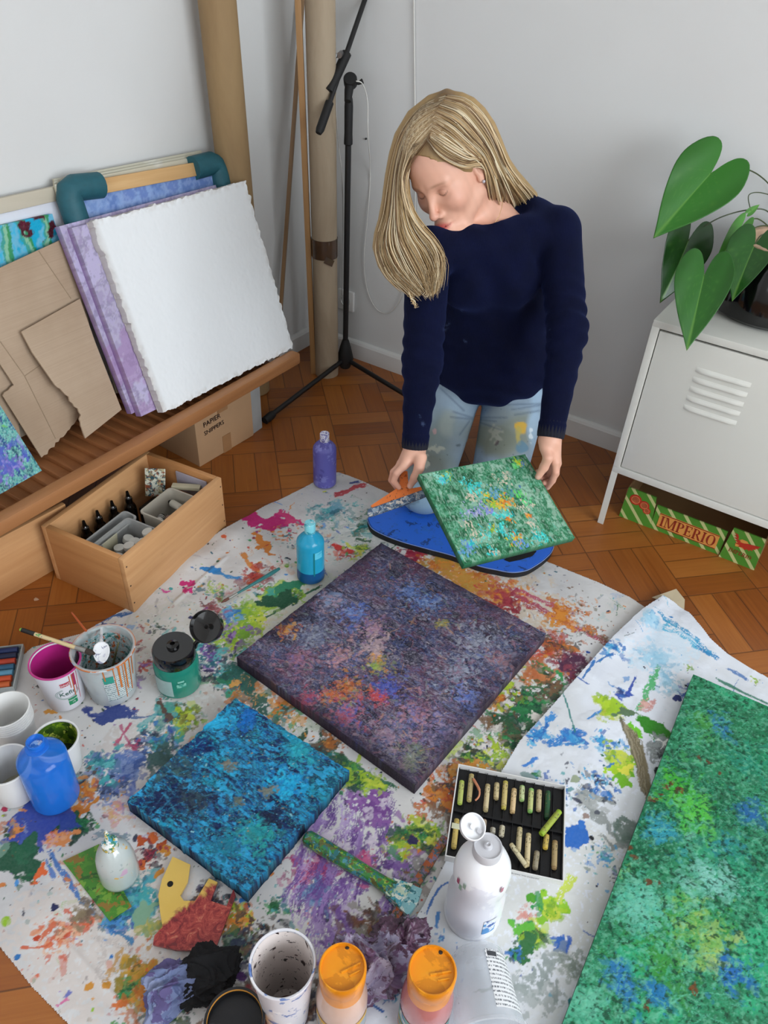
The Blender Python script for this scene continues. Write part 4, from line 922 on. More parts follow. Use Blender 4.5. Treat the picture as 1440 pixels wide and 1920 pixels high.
# washes
for px, py, r, c in ((360, 1400, 150, '#c9bfb9'), (200, 1750, 160, '#d2c4bb'), (560, 1150, 120, '#cfd0b8'), (900, 1140, 120, '#cdb698'), (640, 1000, 80, '#bcc4c0'), (320, 1200, 90, '#c9c8bf')): bl_(px, py, r, c, .6, 1.3, .5, .6, .35)
# upper left band
bl_(500, 980, 20, '#b61e6c', 1, 2.2, .3); bl_(483, 988, 10, '#b61e6c', 1.2, 2); bl_(547, 976, 12, '#c2386f', .9, 2.6, -.6); bl_(345, 1098, 9, '#c92f7a', 1, 1.8); bl_(350, 1112, 8, '#c92f7a', 1.2); bl_(309, 1113, 7, '#c94f94', 1)
stp(625, 928, 688, 912, 11, '#b23a44', .3); stp(655, 908, 675, 906, 6, '#32437f', .1); bl_(500, 1018, 15, '#c77a34', 1, 2.4, -1.1); stp(450, 1038, 488, 1072, 11, '#d0853a', .2)
stp(385, 1072, 455, 1086, 13, '#2f86c4', .35); bl_(392, 1072, 11, '#2f7fc0', 1.2, 1.6); cl(475, 1082, 36, RDD+['#7d1f2b'], 60, 1, 9); cl(405, 1108, 40, TEA+LIM, 40, 1, 7, .8); cl(535, 1005, 45, RDD+ORA+TEA, 40, 1, 5)
stp(560, 1145, 745, 1020, 4, '#1d5a35', .1); stp(420, 1208, 600, 1100, 5, '#1d5a35', .2); stp(430, 1195, 560, 1110, 4, '#2e7b3b', .2)
cl(440, 1185, 34, LIM, 60, 3, 18, .95); cl(470, 1150, 34, LIM+['#9cb86a'], 50, 3, 15); cl(520, 1115, 40, GRN+LIM+TEA, 60, 2, 16); bl_(515, 1130, 22, '#1a5035', .8, 1.8, .3); bl_(545, 1105, 16, '#2e7f5c', .9, 1.6); cl(430, 1150, 30, ['#4a8fcf', '#2b6fae', '#6ea6cf'], 40, 2, 11); cl(400, 1140, 40, ['#8a3f4a', '#a85a5f', '#6d3f3f'], 40, 1, 7)
cl(620, 960, 60, TEA+['#8fb8bd', '#6f9fb5'], 80, 1.5, 10, .75); cl(690, 985, 45, TEA+GRN+['#8fb0a6'], 60, 1.5, 10, .75); cl(645, 1035, 28, RDD+['#d48a8f'], 30, 2, 9); bl_(632, 1028, 8, '#c33a35', .5); bl_(652, 1032, 7, '#c33a35', .5); cl(600, 1010, 50, ORA+GRN+BLU, 50, 1, 7); cl(675, 1030, 30, GRN+LIM, 40, 1, 8)
cl(300, 1180, 60, NAV+GRN+TEA, 36, .8, 5); cl(240, 1215, 40, RDD+['#c98f96'], 30, 1, 7); cl(270, 1250, 40, RDD+PUR, 50, 1, 8); bl_(365, 1165, 8, '#2a2e5a', .9, 2.4, -.4); cl(200, 1180, 40, BLU, 30, 1, 8); stp(190, 1165, 250, 1150, 12, '#2f5f9a', .45)
cl(430, 1190, 60, PUR+['#7d6a8f'], 50, 1, 8); cl(400, 1230, 50, PUR+NAV+TEA, 60, 1.5, 12); cl(430, 1270, 50, GRN+TEA+NAV, 80, 2, 16); cl(460, 1310, 50, ORA+BRN, 60, 1.5, 12); cl(530, 1330, 50, GRN+ORA+TEA, 60, 1.5, 13); stp(430, 1240, 500, 1345, 22, '#1f5a50', .4)
# right of the purple canvas
cl(775, 1040, 30, ['#a8243f', '#b8384a', '#8a1f3a'], 50, 2, 12); cl(830, 1062, 45, ORA+['#a88a3a'], 80, 3, 15); cl(880, 1090, 50, ORA+['#b89a4a', '#c9a25a'], 120, 3, 16); cl(940, 1120, 50, ORA+RDD, 90, 2, 13); bl_(905, 1100, 26, '#bf8434', 1, 1.8, -.5, .8, .4); bl_(860, 1082, 24, '#c08a38', 1, 1.6, -.3, .85, .35)
stp(930, 1100, 1170, 1225, 14, '#a8455a', .55); stp(960, 1105, 1060, 1150, 10, '#b5506a', .5); stp(900, 1130, 1080, 1235, 20, '#9c4038', .5); cl(1050, 1155, 45, ORA, 90, 2, 12); cl(1030, 1215, 50, RDD+ORA+BRN, 90, 2, 12); cl(950, 1130, 34, ['#8a2436', '#a83a45'], 50, 2, 9); cl(1110, 1185, 30, ORA+BRN, 40, 1, 7); cl(1090, 1135, 40, BRN+ORA, 25, 1, 5)
cl(1070, 1255, 34, ['#4a2340', '#6b3050', '#8a3a4a'], 70, 3, 14); cl(1010, 1270, 40, ['#c07a48', '#b8683f'], 50, 3, 13); cl(985, 1330, 45, GRN, 90, 4, 20); cl(1030, 1300, 40, GRN+BRN, 70, 3, 16); cl(950, 1370, 45, GRN+BRN, 90, 3, 17); cl(905, 1420, 50, GRN+BRN+LIM, 110, 3, 15); cl(870, 1450, 45, ORA+BRN, 80, 2, 12); cl(985, 1420, 45, GRN+['#123a22'], 60, 4, 20); cl(930, 1310, 40, ORA+NAV+BRN, 60, 2, 11); cl(830, 1500, 55, ORA+BRN+RDD, 110, 2, 14); cl(960, 1290, 50, LIM+BRN, 50, 1, 8)
for q in ((975, 1290), (1000, 1345), (955, 1320), (930, 1365), (985, 1375), (905, 1400)): cl(*q, 12, ['#cfc8c0', '#d9d5cf'], 5, 3, 8)
# left side
stp(155, 1332, 250, 1340, 16, '#3a4c8f', .4); stp(185, 1352, 300, 1342, 5, '#5a6f9a', .4); stp(150, 1330, 190, 1345, 10, '#2f3f85', .2); bl_(200, 1340, 14, '#3a4a8a', 1.1, 2.6, 0)
cl(325, 1340, 40, TEA+['#6f9a92', '#4a8f80'], 60, 3, 16, .85); bl_(318, 1325, 22, '#4f9a8a', .9, 1.5, 1.4, .8, .3); cl(355, 1345, 34, ['#5f5a24', '#7d7a35', '#3d3a22']+LIM, 50, 2, 12); stp(300, 1310, 320, 1360, 14, '#5a3f35', .35); cl(290, 1390, 50, TEA+BLU+NAV, 70, 2, 12, .85); cl(300, 1420, 40, ['#40605f', '#32514f'], 50, 3, 14)
stp(215, 1400, 245, 1355, 8, '#b5506f', .3); stp(245, 1395, 225, 1360, 5, '#b86a85', .3); cl(255, 1400, 20, ['#8a2f4f', '#a84a6a'], 20, 1, 6); cl(235, 1440, 40, ['#3f5a9a', '#5a74ad', '#2f4a85', '#7d8fb8'], 90, 3, 14, .9); cl(190, 1435, 36, ['#4a62a0', '#6f86b5']+TEA, 60, 2, 12, .85); cl(200, 1485, 40, ['#3a4f7d', '#5f74a0', NAV[0]], 60, 2, 10); cl(160, 1470, 40, BRN+TEA+NAV, 60, 1, 9); cl(240, 1490, 40, ['#4a5fa5', '#7f8fc0'], 40, 1.5, 9)
bl_(150, 1500, 20, '#c47a2c', 1.1, 1.8, .7); bl_(132, 1522, 16, '#b8691f', 1.2, 1.5, .7); cl(165, 1480, 22, ORA, 30, 2, 9); bl_(125, 1545, 18, '#1d4a2a', 1.1, 1.6); cl(140, 1555, 24, GRN, 26, 3, 10); bl_(105, 1575, 18, '#d98a4f', 1, 1.8, -.2); cl(98, 1575, 20, ['#c24a3a', '#e0a070', '#c9a0a8'], 30, 2, 9)
bl_(62, 1545, 42, '#34479a', .55, 1.1, .8); bl_(80, 1520, 34, '#33489c', .6); stp(70, 1560, 80, 1600, 8, '#3a4d9d', .1); stp(45, 1560, 42, 1580, 12, '#3f55a5', .1); bl_(48, 1542, 14, '#8a93b8', .9, 1.3, 0, .6, .5); stp(92, 1500, 130, 1560, 22, '#2f4290', .25)
bl_(25, 1605, 40, '#1b5038', .8, 1.3, .2); bl_(50, 1590, 22, '#1f5c40', .9); bl_(5, 1590, 12, '#7da08f', .6, 1, 0, .6); cl(25, 1560, 60, ORA+BRN, 30, 1, 8); bl_(62, 1642, 12, '#d8622f', 1.1, 1.6, 1.2); cl(50, 1650, 20, GRN, 14, 1, 5); bl_(8, 1520, 6, '#a82f4f', .5)
stp(95, 1600, 150, 1690, 10, '#3f6fb0', .35); stp(88, 1612, 100, 1650, 8, '#5578b5', .3); stp(150, 1690, 215, 1755, 14, '#4f8fc0', .5); stp(200, 1740, 245, 1775, 10, '#3a7aa8', .45); cl(150, 1640, 30, ORA, 40, 1, 7); stp(170, 1570, 240, 1572, 12, '#7d8f9a', .4)
cl(255, 1690, 50, TEA+['#2f7fa0', '#3f9ab0'], 110, 2, 13); cl(235, 1720, 45, TEA+BLU, 70, 2, 12, .8); bl_(270, 1715, 16, '#7da58a', .9, 2, 1.4); cl(285, 1740, 28, ['#8a9a5f', '#b8a84a'], 30, 2, 10)
for q in ((262, 1577), (282, 1570), (300, 1588), (305, 1600), (275, 1600), (268, 1620), (295, 1640)): bl_(*q, 8, random.choice(['#d0662f', '#b8501f', '#c9862f']), .9, 1.4, 1)
cl(280, 1605, 30, ['#7d1f35', '#a83a4f', '#2a1f2f'], 60, 1, 6); cl(215, 1530, 40, ['#d9c2c0', '#c98f8f', '#c9a25a'], 40, 2, 10, .7); cl(120, 1750, 50, ['#d0663f', '#d98a5f', '#c9522f', '#e0b090'], 170, 1, 9, .85, .6); cl(150, 1720, 34, ['#6b5a4a', '#8a7a5f'], 60, 1, 9, .8, .55); stp(36, 1775, 95, 1770, 6, '#c9603f', .45); stp(70, 1755, 110, 1730, 12, '#cf6a48', .5)
bl_(168, 1847, 8, '#c98a35', .3); bl_(201, 1848, 8, '#c98a35', .3); bl_(33, 1793, 6, '#2f6fae', .3); bl_(104, 1700, 7, '#1d2150', .4); stp(106, 1890, 130, 1872, 7, '#d06a9a', .4); stp(122, 1870, 132, 1855, 7, '#6a70b5', .3); bl_(70, 1756, 6, '#b8401f', .5)
cl(262, 1840, 40, ['#c99a2f', '#b8862a', '#d0642f', '#8a7a2a'], 120, 2, 13); cl(240, 1855, 24, GRN, 24, 1, 8); bl_(225, 1880, 9, '#c9703f', .9); cl(300, 1900, 40, GRN, 60, 4, 18); cl(270, 1870, 40, ORA, 50, 2, 10); cl(360, 1850, 60, NAV+BRN, 60, 2, 12)
# middle bottom
cl(450, 1720, 30, ORA+LIM, 60, 2, 11); bl_(443, 1735, 14, '#d07f2a', .9, 1.4, 1.2); cl(460, 1770, 50, GRN+NAV+['#5f7a6a'], 90, 1.5, 11); cl(490, 1760, 45, BRN+NAV+['#6f8a8a'], 90, 1, 9); cl(520, 1700, 45, GRN+TEA, 50, 1, 7); cl(400, 1690, 50, NAV+BRN, 60, 2, 12)
cl(590, 1640, 50, ['#a83a6f', '#b85f8a', '#8a2f5f', '#c98ab0'], 130, 2, 13); cl(600, 1680, 34, ['#4f6a9a', '#6f8fb8'], 60, 2, 11)
V_ = ['#7d5a9f', '#6b4590', '#9a7cb8', '#b39cc9', '#57357d', '#8a6aa8']
for k in range(150):
    x = p.r.uniform(560, 760); y = 1475+p.r.uniform(0, 290); x += (1620-y)*.35*0; ok = True
    stp(x, y, x-p.r.uniform(8, 30), y+p.r.uniform(30, 85), p.r.uniform(5, 18), p.r.choice(V_), .62, .85, .35)
cl(700, 1520, 60, ['#6f3f8a', '#8a5aa0'], 50, 3, 16); cl(690, 1620, 40, ['#b8386f', '#d06a95'], 40, 1, 8); cl(640, 1760, 60, V_, 80, 3, 15)
for q in ((690, 1530), (720, 1510), (640, 1590), (665, 1700), (700, 1580), (610, 1570), (735, 1600)): cl(*q, 10, ['#d4c9d6', '#c9bccf'], 5, 3, 9)
stp(560, 1380, 720, 1495, 30, '#174a35', .3); stp(600, 1395, 740, 1480, 12, '#2a6b45', .3); cl(650, 1455, 34, LIM+GRN, 60, 3, 14); cl(590, 1420, 34, GRN+TEA, 60, 3, 13); cl(700, 1470, 30, LIM+['#8fae2a'], 50, 2, 10); cl(620, 1390, 40, ORA+BRN, 40, 1.5, 9)
cl(770, 1580, 40, ORA+LIM+GRN, 90, 2, 12); cl(800, 1560, 34, GRN+LIM, 70, 2, 12); bl_(773, 1578, 8, '#2a2450', .5, 1.4); cl(760, 1640, 50, GRN+V_+BRN, 110, 2, 12); cl(700, 1740, 60, BRN+['#7a4a2a', '#5a3a4a'], 120, 2, 13); cl(500, 1890, 70, BRN+NAV+RDD, 120, 3, 15); cl(560, 1880, 60, NAV+BRN, 90, 3, 15)
X1 = p.X+lo[0]; Y1 = p.Y+lo[1]
zf = .0008+.0012*np.clip(p.wx*.5+.5, 0, 2)
c_edge = at(370, 1030)[:2]; dd = np.abs((X1-c_edge[0])*.50+(Y1-c_edge[1])*-.86*1)   # a soft ruffle along the crate side
# lift of the upper left edge (it curls up against the crate) and small creases
e0, e1 = at(245, 1140)[:2], at(520, 945)[:2]; ev = (e1-e0)/np.linalg.norm(e1-e0); nv = np.array([ev[1], -ev[0]]); dist = (X1-e0[0])*nv[0]+(Y1-e0[1])*nv[1]; al = (X1-e0[0])*ev[0]+(Y1-e0[1])*ev[1]
zf = zf+.010*np.exp(-(np.maximum(dist, 0)/.035)**2)*np.clip(al/.1, 0, 1)*np.clip(1-(al-.42)/.12, 0, 1)*(1+.3*np.sin(al*40))
for (ax_, ay_), (bx_, by_) in (((120, 1765), (215, 1870)), ((330, 1130), (420, 1050)), ((1000, 1560), (1015, 1640))):
    q0, q1 = at(ax_, ay_)[:2], at(bx_, by_)[:2]; dv = (q1-q0)/np.linalg.norm(q1-q0); n_ = np.array([-dv[1], dv[0]]); D_ = (X1-q0[0])*n_[0]+(Y1-q0[1])*n_[1]; Aa = (X1-q0[0])*dv[0]+(Y1-q0[1])*dv[1]
    zf = zf+.0028*np.exp(-(D_/.006)**2)*np.clip(Aa/.02+1, 0, 1)*np.clip((np.linalg.norm(q1-q0)-Aa)/.02+1, 0, 1)
p.z += (p.g-.5)*.0003
sheet1 = p.slab('painted_floor_sheet', .0008, SHM, mw=Matrix.Translation(Vector(og)), zf=zf, inside=ins)
tag(sheet1, 'large grey white floor sheet covered in splashes and smears of every colour', 'drop cloth', 'protective sheets on the floor')
# second sheet: white paper with blue marks, on top at the right
Z2 = .0045
sh2 = [(1240, 1124), (1262, 1133), (1290, 1152), (1330, 1200), (1365, 1228), (1400, 1250), (1450, 1278), (1600, 1350), (1750, 1700), (1500, 2050), (1100, 2110), (640, 2080), (640, 1960), (700, 1850), (790, 1705), (850, 1590), (900, 1502), (945, 1440), (975, 1390), (1030, 1330), (1090, 1262), (1150, 1196), (1200, 1150)]
p, og, ins, lo = local_paint(sh2, .0019, '#dfe3ea', 15, Z2); P, R = mk(lo, Z2)
p.field(['#d9dde6', '#e4e8f0', '#dcdfe6', '#d4d6d9'], .3, 7, band=.3)
for px, py, r, c in ((1130, 1720, 170, '#cfcfcc'), (1180, 1530, 110, '#cdd0d0'), (1050, 1650, 120, '#cfcfc9'), (1240, 1220, 60, '#c9e0ef')): bl_(px, py, r, c, .5, 1.3, .5, .55, .3)
CB_ = ['#2f86c9', '#1f6fb8', '#3f9fd4', '#2a5fae', '#6fbcdc']; LB = ['#9cc9e0', '#b5d8ea', '#8abcd8']
p.splatter(420, 0, p.w, 0, p.h, CB_+NAV+TEA, .0005, .0028); p.splatter(60, 0, p.w, 0, p.h, CB_+GRN+['#8a8f8f'], .001, .006, 3)
for _ in range(110):
    x, y = p.r.uniform(0, p.w), p.r.uniform(0, p.h); t = p.r.uniform(0, PI); L = p.r.uniform(.008, .045); p.stroke(x, y, x+L*math.cos(t), y+L*math.sin(t), p.r.uniform(.0006, .0025), p.r.choice(CB_+TEA+['#4a5a5a']), .35, .85, 3)
stp(1232, 1150, 1335, 1225, 12, '#2f95c4', .5); stp(1245, 1170, 1310, 1215, 22, '#5fb5d6', .6); stp(1300, 1210, 1345, 1235, 10, '#2a86bd', .35); cl(1225, 1165, 14, CB_+LB, 26, 1, 7); cl(1215, 1165, 22, LB, 20, 2, 9, .6); stp(1360, 1255, 1400, 1275, 8, '#5a7fb5', .35); stp(1340, 1275, 1440, 1320, 5, '#3f7f6a', .25); cl(1412, 1275, 12, LIM, 12, 1, 5); cl(1290, 1255, 8, LIM, 8, 1, 5)
cl(1145, 1215, 28, CB_, 40, 1, 7); stp(1090, 1275, 1115, 1240, 4, '#2a6fb5', .2); stp(1115, 1245, 1150, 1230, 4, '#2a6fb5', .2); stp(1078, 1270, 1100, 1285, 3, '#2f5fae', .1); cl(1105, 1240, 20, CB_, 16, 1, 5); cl(1225, 1235, 40, LB, 60, 2, 12, .6); cl(1250, 1280, 40, LB+['#7fb0c4'], 60, 1, 11, .55)
stp(1195, 1330, 1232, 1250, 12, '#4fae6a', .45); stp(1158, 1310, 1182, 1300, 10, '#2347a8', .2); stp(1178, 1302, 1190, 1268, 4, '#2347a8', .1); cl(1165, 1298, 16, BLU, 16, 1, 7); cl(1300, 1300, 26, ['#2f5fb0', '#3f6fb8'], 24, 1, 10); bl_(1270, 1312, 7, '#23306f', .4, 1.4); bl_(1290, 1304, 4, '#23306f', .4)
cl(1212, 1322, 14, ['#d49a90', '#c98a85', '#e0b5ab'], 40, 1, 6, .8, .6)
stp(1000, 1385, 1045, 1345, 16, '#2f8ad0', .45); cl(1010, 1375, 26, CB_, 60, 1, 9); stp(1030, 1395, 1090, 1370, 14, '#2a7ac4', .45); stp(1060, 1370, 1098, 1395, 9, '#2a6fb8', .2); cl(1070, 1385, 22, CB_, 30, 1, 8); stp(1050, 1290, 1078, 1375, 3, '#2f7f7a', .1); stp(980, 1440, 1010, 1425, 6, '#2f7ac9', .2); cl(1005, 1455, 20, CB_+GRN, 24, 1, 6); stp(1100, 1350, 1150, 1320, 5, '#3f8ad0', .3); cl(1130, 1390, 30, CB_, 40, 1, 8)
cl(1140, 1325, 22, LIM, 50, 3, 13); bl_(1130, 1325, 12, '#b0d02f', .7); bl_(1160, 1335, 14, '#a0c52a', .9, 1.7, -.3); stp(1200, 1350, 1265, 1385, 18, '#3f9a1f', .2); bl_(1230, 1368, 15, '#2f851a', .8, 1.9, -.35); bl_(1185, 1370, 12, '#6fc02a', .7); cl(1165, 1430, 28, LIM+['#8fc52a'], 70, 4, 15); bl_(1155, 1445, 16, '#a8cf2a', .8, 1.3); bl_(1172, 1447, 9, '#dbd84a', .5, 1.5, .5); bl_(1172, 1468, 14, '#6fae1f', .8, 1.3); cl(1150, 1415, 24, LIM+['#2f6fb8'], 30, 1, 8); bl_(1180, 1340, 13, '#5f7a5a', .9, 2)
for k in range(12): stp(1168+k*3, 1350+k*4, 1196+k*3.4, 1452+k*8, 9, p.r.choice(['#8f8266', '#7f7458', '#9a8f76', '#6f6650']), .25, .9)
cl(1240, 1400, 28, ['#8a9090', '#747a7a', '#9fa5a5'], 50, 3, 14, .9); cl(1250, 1420, 22, ['#6f7575', '#20242a'], 30, 2, 12); stp(1228, 1385, 1280, 1400, 3.5, '#f2f2ee', 0, 1, 2.5); stp(1235, 1400, 1262, 1362, 3, '#eeeeea', 0, 1, 2.5); bl_(1238, 1450, 7, '#14181d', .8, 1.5, .5)
for a_, b_ in (((1080, 1480), (1120, 1530)), ((1120, 1530), (1150, 1560)), ((1128, 1585), (1190, 1575)), ((1085, 1470), (1140, 1500)), ((1150, 1560), (1165, 1590)), ((1120, 1560), (1140, 1590))): stp(*a_, *b_, 13, '#8a8f8c', .1, .9, .8)
cl(1180, 1560, 30, ['#6f8078', '#7d8a85', '#5f756a'], 50, 3, 14); cl(1100, 1500, 30, ['#8a8f8c', '#a5a8a6'], 30, 2, 9); cl(1120, 1470, 50, CB_+NAV, 70, 1, 6); cl(1050, 1490, 40, CB_+TEA+['#6f7f8a'], 70, 1, 6); cl(1130, 1610, 50, CB_+TEA+GRN, 60, 1, 6, .8)
bl_(1077, 1563, 20, '#2a66b8', .7, 1.4, 1.3); bl_(1060, 1575, 10, '#2a66b8', .7); bl_(1088, 1545, 9, '#2f6fc0', .6); bl_(1108, 1572, 4.5, '#15181f', .3); bl_(1098, 1530, 6, '#9a857d', .6); bl_(990, 1456, 8, '#8aa0a0', .6, 1.4); bl_(1078, 1461, 7, '#9aa58a', .5, 1.4)
bl_(1035, 1695, 17, '#8cc02a', 1, 1.5, .7); bl_(1025, 1705, 11, '#4f9a1f', 1, 1.4); bl_(1000, 1683, 7, '#4f9a2a', .6, 1.4, -.4); bl_(1010, 1720, 9, '#7fb52a', .8, 1.4, .3); cl(1030, 1700, 22, LIM+GRN[2:3], 40, 1, 8); cl(985, 1715, 20, ['#d0958a', '#c98a80'], 60, .7, 4, .8); stp(1045, 1690, 1075, 1645, 14, '#c0cf4a', .55)
cl(990, 1760, 26, GRN+LIM+['#5fa54a'], 70, 3, 13); bl_(985, 1785, 17, '#2f6b3a', .8, 1.3, 1.3); bl_(975, 1745, 12, '#5fae3a', .8, 1.8); cl(1050, 1770, 14, ['#2f5fb8', '#3f6fc0'], 30, 3, 10); bl_(1046, 1772, 14, '#3366b5', .5, 1.2, 1.2, 1, .3)
for q in ((1005, 1845), (1030, 1830), (1045, 1815), (1010, 1870)): bl_(*q, 24, '#8a9592', .9, 1.8, .5, .55, .3)
cl(1080, 1820, 30, ['#9aa39a', '#7d8a80'], 40, 2, 12, .7); cl(965, 1790, 30, BLU+GRN, 30, 1, 6); stp(800, 1715, 826, 1662, 6, '#2f66ae', .2); stp(826, 1662, 842, 1655, 3, '#2f66ae', .1); stp(818, 1740, 826, 1712, 7, '#3f7fc0', .25); cl(830, 1760, 20, CB_, 14, 1, 4); stp(700, 1830, 740, 1870, 12, '#4f9fc4', .4); stp(690, 1880, 720, 1900, 5, '#2f66ae', .2); cl(720, 1860, 30, CB_, 24, 1, 6)
for k in range(3): stp(1148-k*4, 1640+k*6, 1176, 1648+k*8, 1.6, '#39424a', 0)
# raised left edge of the paper
X1 = p.X+lo[0]; Y1 = p.Y+lo[1]; q0, q1 = at(1240, 1124, Z2)[:2], at(945, 1440, Z2)[:2]; dv = (q1-q0)/np.linalg.norm(q1-q0); n_ = np.array([dv[1], -dv[0]]); c_ = at(1150, 1500, Z2)[:2]
if (c_-q0)@n_ < 0: n_ = -n_
D_ = (X1-q0[0])*n_[0]+(Y1-q0[1])*n_[1]
zf = .001+.0018*np.clip(p.wx*.5+.5, 0, 2)+.012*np.exp(-(np.maximum(D_, 0)/.03)**2)*np.clip(1-np.hypot(X1-at(1240, 1135)[0], Y1-at(1240, 1135)[1])/.5, 0, 1)
q0 = at(1300, 1180, Z2)[:2]; zf = zf+.008*np.exp(-((X1-q0[0])**2+(Y1-q0[1])**2)/.06**2)
sheet2 = p.slab('painted_floor_sheet', .0008, SHM, mw=Matrix.Translation(Vector(og)), zf=zf, inside=ins)
tag(sheet2, 'white paper sheet with blue and lime paint marks lying under the big green canvas', 'paper', 'protective sheets on the floor')
# curled masking paper corner
b = B(); q = [at(1222, 1120, .006), at(1268, 1104, .03), at(1284, 1124, .022), at(1283, 1144, .007), at(1256, 1132, .0075)]
b.add([Vector(x) for x in q], [[0, 1, 2, 3, 4]]); o = b.obj('masking_tape_corner', plain('translucent tape', '#b9a98c', .4, .05, 20, .1), sm=0); sd = o.modifiers.new('s', 'SOLIDIFY'); sd.thickness = .0006; sd.offset = 1
tag(o, 'curled piece of beige masking tape at the top corner of the white paper sheet', 'tape')
# ---- canvases lying down
def flat_canvas(name, pts, zt, thick, fn, label, side, res=.0015, zb=None, mat=PG, group='paintings lying on the floor sheets', seed=3, relief=1, wob=.0):
    """pts: pixel corners TL.. of the top face given in order; zt = height of the top"""
    q = [at(*c, zt) for c in pts]; ex = (q[1]-q[0])+(q[2]-q[3]); ex /= np.linalg.norm(ex); ey = (q[0]-q[3])+(q[1]-q[2]); ey -= ex*(ex@ey); ey /= np.linalg.norm(ey)
    w = (np.linalg.norm(q[1]-q[0])+np.linalg.norm(q[2]-q[3]))/2; h = (np.linalg.norm(q[0]-q[3])+np.linalg.norm(q[1]-q[2]))/2; c = sum(q)/4; o = c-ex*w/2-ey*h/2; o[2] = zt-thick
    p_ = Paint(w, h, res, '#444444', seed); m = frame(o, ex, ey=ey); mi = np.array(m.inverted())
    def PP(px, py): v = mi @ np.array([*at(px, py, zt), 1]); return float(v[0]), float(v[1])
    fn(p_, PP); ob = p_.slab(name, thick, mat, mw=m, side=side, relief=relief, edge_wob=wob); print(name, round(w, 3), round(h, 3)); tag(ob, label, 'painting', group); return ob
def streaks(p, n, cols, w0, w1, l0, l1, ang, a=.6, dry=.55, spread=.3, relief=.0):
    for _ in range(n):
        x, y = p.r.uniform(-.02, p.w+.02), p.r.uniform(-.02, p.h+.02); t = ang+p.r.gauss(0, spread); L = p.r.uniform(l0, l1)
        p.stroke(x, y, x+L*math.cos(t), y+L*math.sin(t), p.r.uniform(w0, w1), p.r.choice(cols), dry, a, .6, relief, p.r.randint(0, 9999))
def purple(p, PP):
    p.field(['#1c1830', '#2c2842', '#45425f', '#5a5672', '#33293f', '#5a4056'], .07, 4, sx=1.6, sy=.8, band=.10)
    p.field([None, '#6a7aa5', None, '#7a6688', None, '#a09aac', None], .022, 6, sx=2.2, sy=.7, amt=.6, band=.05); p.field([None, None, '#23305f', None, '#6a3a4f', None, '#1b1b2c'], .05, 8, amt=.6, band=.05)
    bx = lambda px, py: PP(px, py)
    dark = lambda e: e
    E_ = np.minimum(np.minimum(p.X, p.w-p.X), np.minimum(p.Y, p.h-p.Y))
    for px, py, R_, cols, n in ((540, 1180, 22, ['#c9812f', '#d69a45', '#b85a35'], 50), (650, 1290, 40, ['#c9702f', '#c4823f', '#8f8a4a', '#b0522f'], 110), (620, 1305, 26, ['#c4703a', '#b8502f', '#d08a4f'], 60), (710, 1240, 34, ['#b09a4a', '#7f8a4f', '#c4823f'], 90), (706, 1228, 8, ['#e09a2f'], 20), (703, 1250, 10, ['#9ab04a', '#7f9a4a'], 24), (830, 1168, 12, ['#c0a04f', '#8a8a4a'], 40), (575, 1310, 34, ['#a8445f', '#b85a6a', '#8a3a5a'], 80),
                             (710, 1305, 24, ['#c94a4a', '#b8404a'], 70), (730, 1290, 34, ['#4050a8', '#5a62b8', '#3a4590'], 100), (650, 1340, 40, ['#a84a5f', '#5058a0', '#b86a7a'], 120), (780, 1340, 50, ['#9a6a7f', '#b07f8a', '#6f6fa8'], 120), (700, 1180, 40, ['#a87a8f', '#8a6f9a', '#c09a9a'], 110), (660, 1150, 40, ['#3f5aa8', '#5a74b8', '#7f94c4'], 110), (770, 1110, 44, ['#4a68a8', '#6f86b8', '#2f4a8a'], 130), (800, 1130, 40, ['#3f5f9f', '#7f95c0'], 90),
                             (590, 1190, 50, ['#7a7f95', '#949aa8', '#5f6480'], 150), (900, 1200, 55, ['#8f93a5', '#a5a8b5', '#6a7088'], 170), (860, 1260, 55, ['#7f8aa0', '#8a6a80', '#9fa5b5'], 150), (620, 1120, 44, ['#7f94b8', '#a58a9a'], 120), (700, 1210, 40, ['#a8909a', '#c0a5a5'], 110), (830, 1370, 50, ['#7a6a90', '#9a8aa5', '#4f5a80'], 130), (770, 1420, 40, ['#6f7a5f', '#8a8a7a', '#5a5f70'], 120), (940, 1240, 40, ['#8a5a6a', '#a57a80', '#7f7f95'], 110), (680, 1070, 50, ['#5a3a55', '#6b4560', '#4a2f4a'], 120), (780, 1060, 40, ['#4a2340', '#5f2f4a'], 90), (880, 1310, 34, ['#5a6fb5', '#7f8fc4'], 70),
                             (640, 1230, 40, ['#a57a8a', '#c09090', '#5f6aa0'], 100), (560, 1240, 40, ['#8a5a75', '#6f5a85', '#a57080'], 100), (730, 1380, 44, ['#8a6f85', '#a58a95', '#5a5f85'], 120)):
        x, y = bx(px, py); p.cluster(x, y, R_*.00115, cols, int(n*2.2), .0008, .0055, .8, .55)
    p.field([None, '#8f8c9a', None, '#15121f', None, '#a39aa5', None], .007, 16, amt=.28, band=.05, oct=3)
    streaks(p, 420, ['#b5b3bd', '#9c98a8', '#7f7f95', '#c9b5b5'], .0009, .0022, .005, .02, .8, .4, .6, 1.2)
    streaks(p, 700, ['#1b1b2e', '#232a4a', '#2f1f38', '#14141f'], .0015, .005, .008, .03, .8, .5, .6, .9)
    streaks(p, 350, ['#5f6aa8', '#a5707f', '#7f8f8a', '#b88a6a'], .0015, .004, .006, .03, .1, .5, .5, .8)
    ed = np.clip(1-E_/.045, 0, 1)*np.clip(.75+p.wx*.35, 0, 1); p.put((slice(None), slice(None)), ed, '#2a1c2e', .8)
    p.z += (p.g-.5)*.0016+p.fx*.0003
flat_canvas('abstract_canvas', [(716, 1018), (1021, 1187), (782, 1474), (442, 1231)], .034, .030, purple, 'square abstract painting in dark purple and grey in the middle of the sheets', '#1f0f22', seed=41)
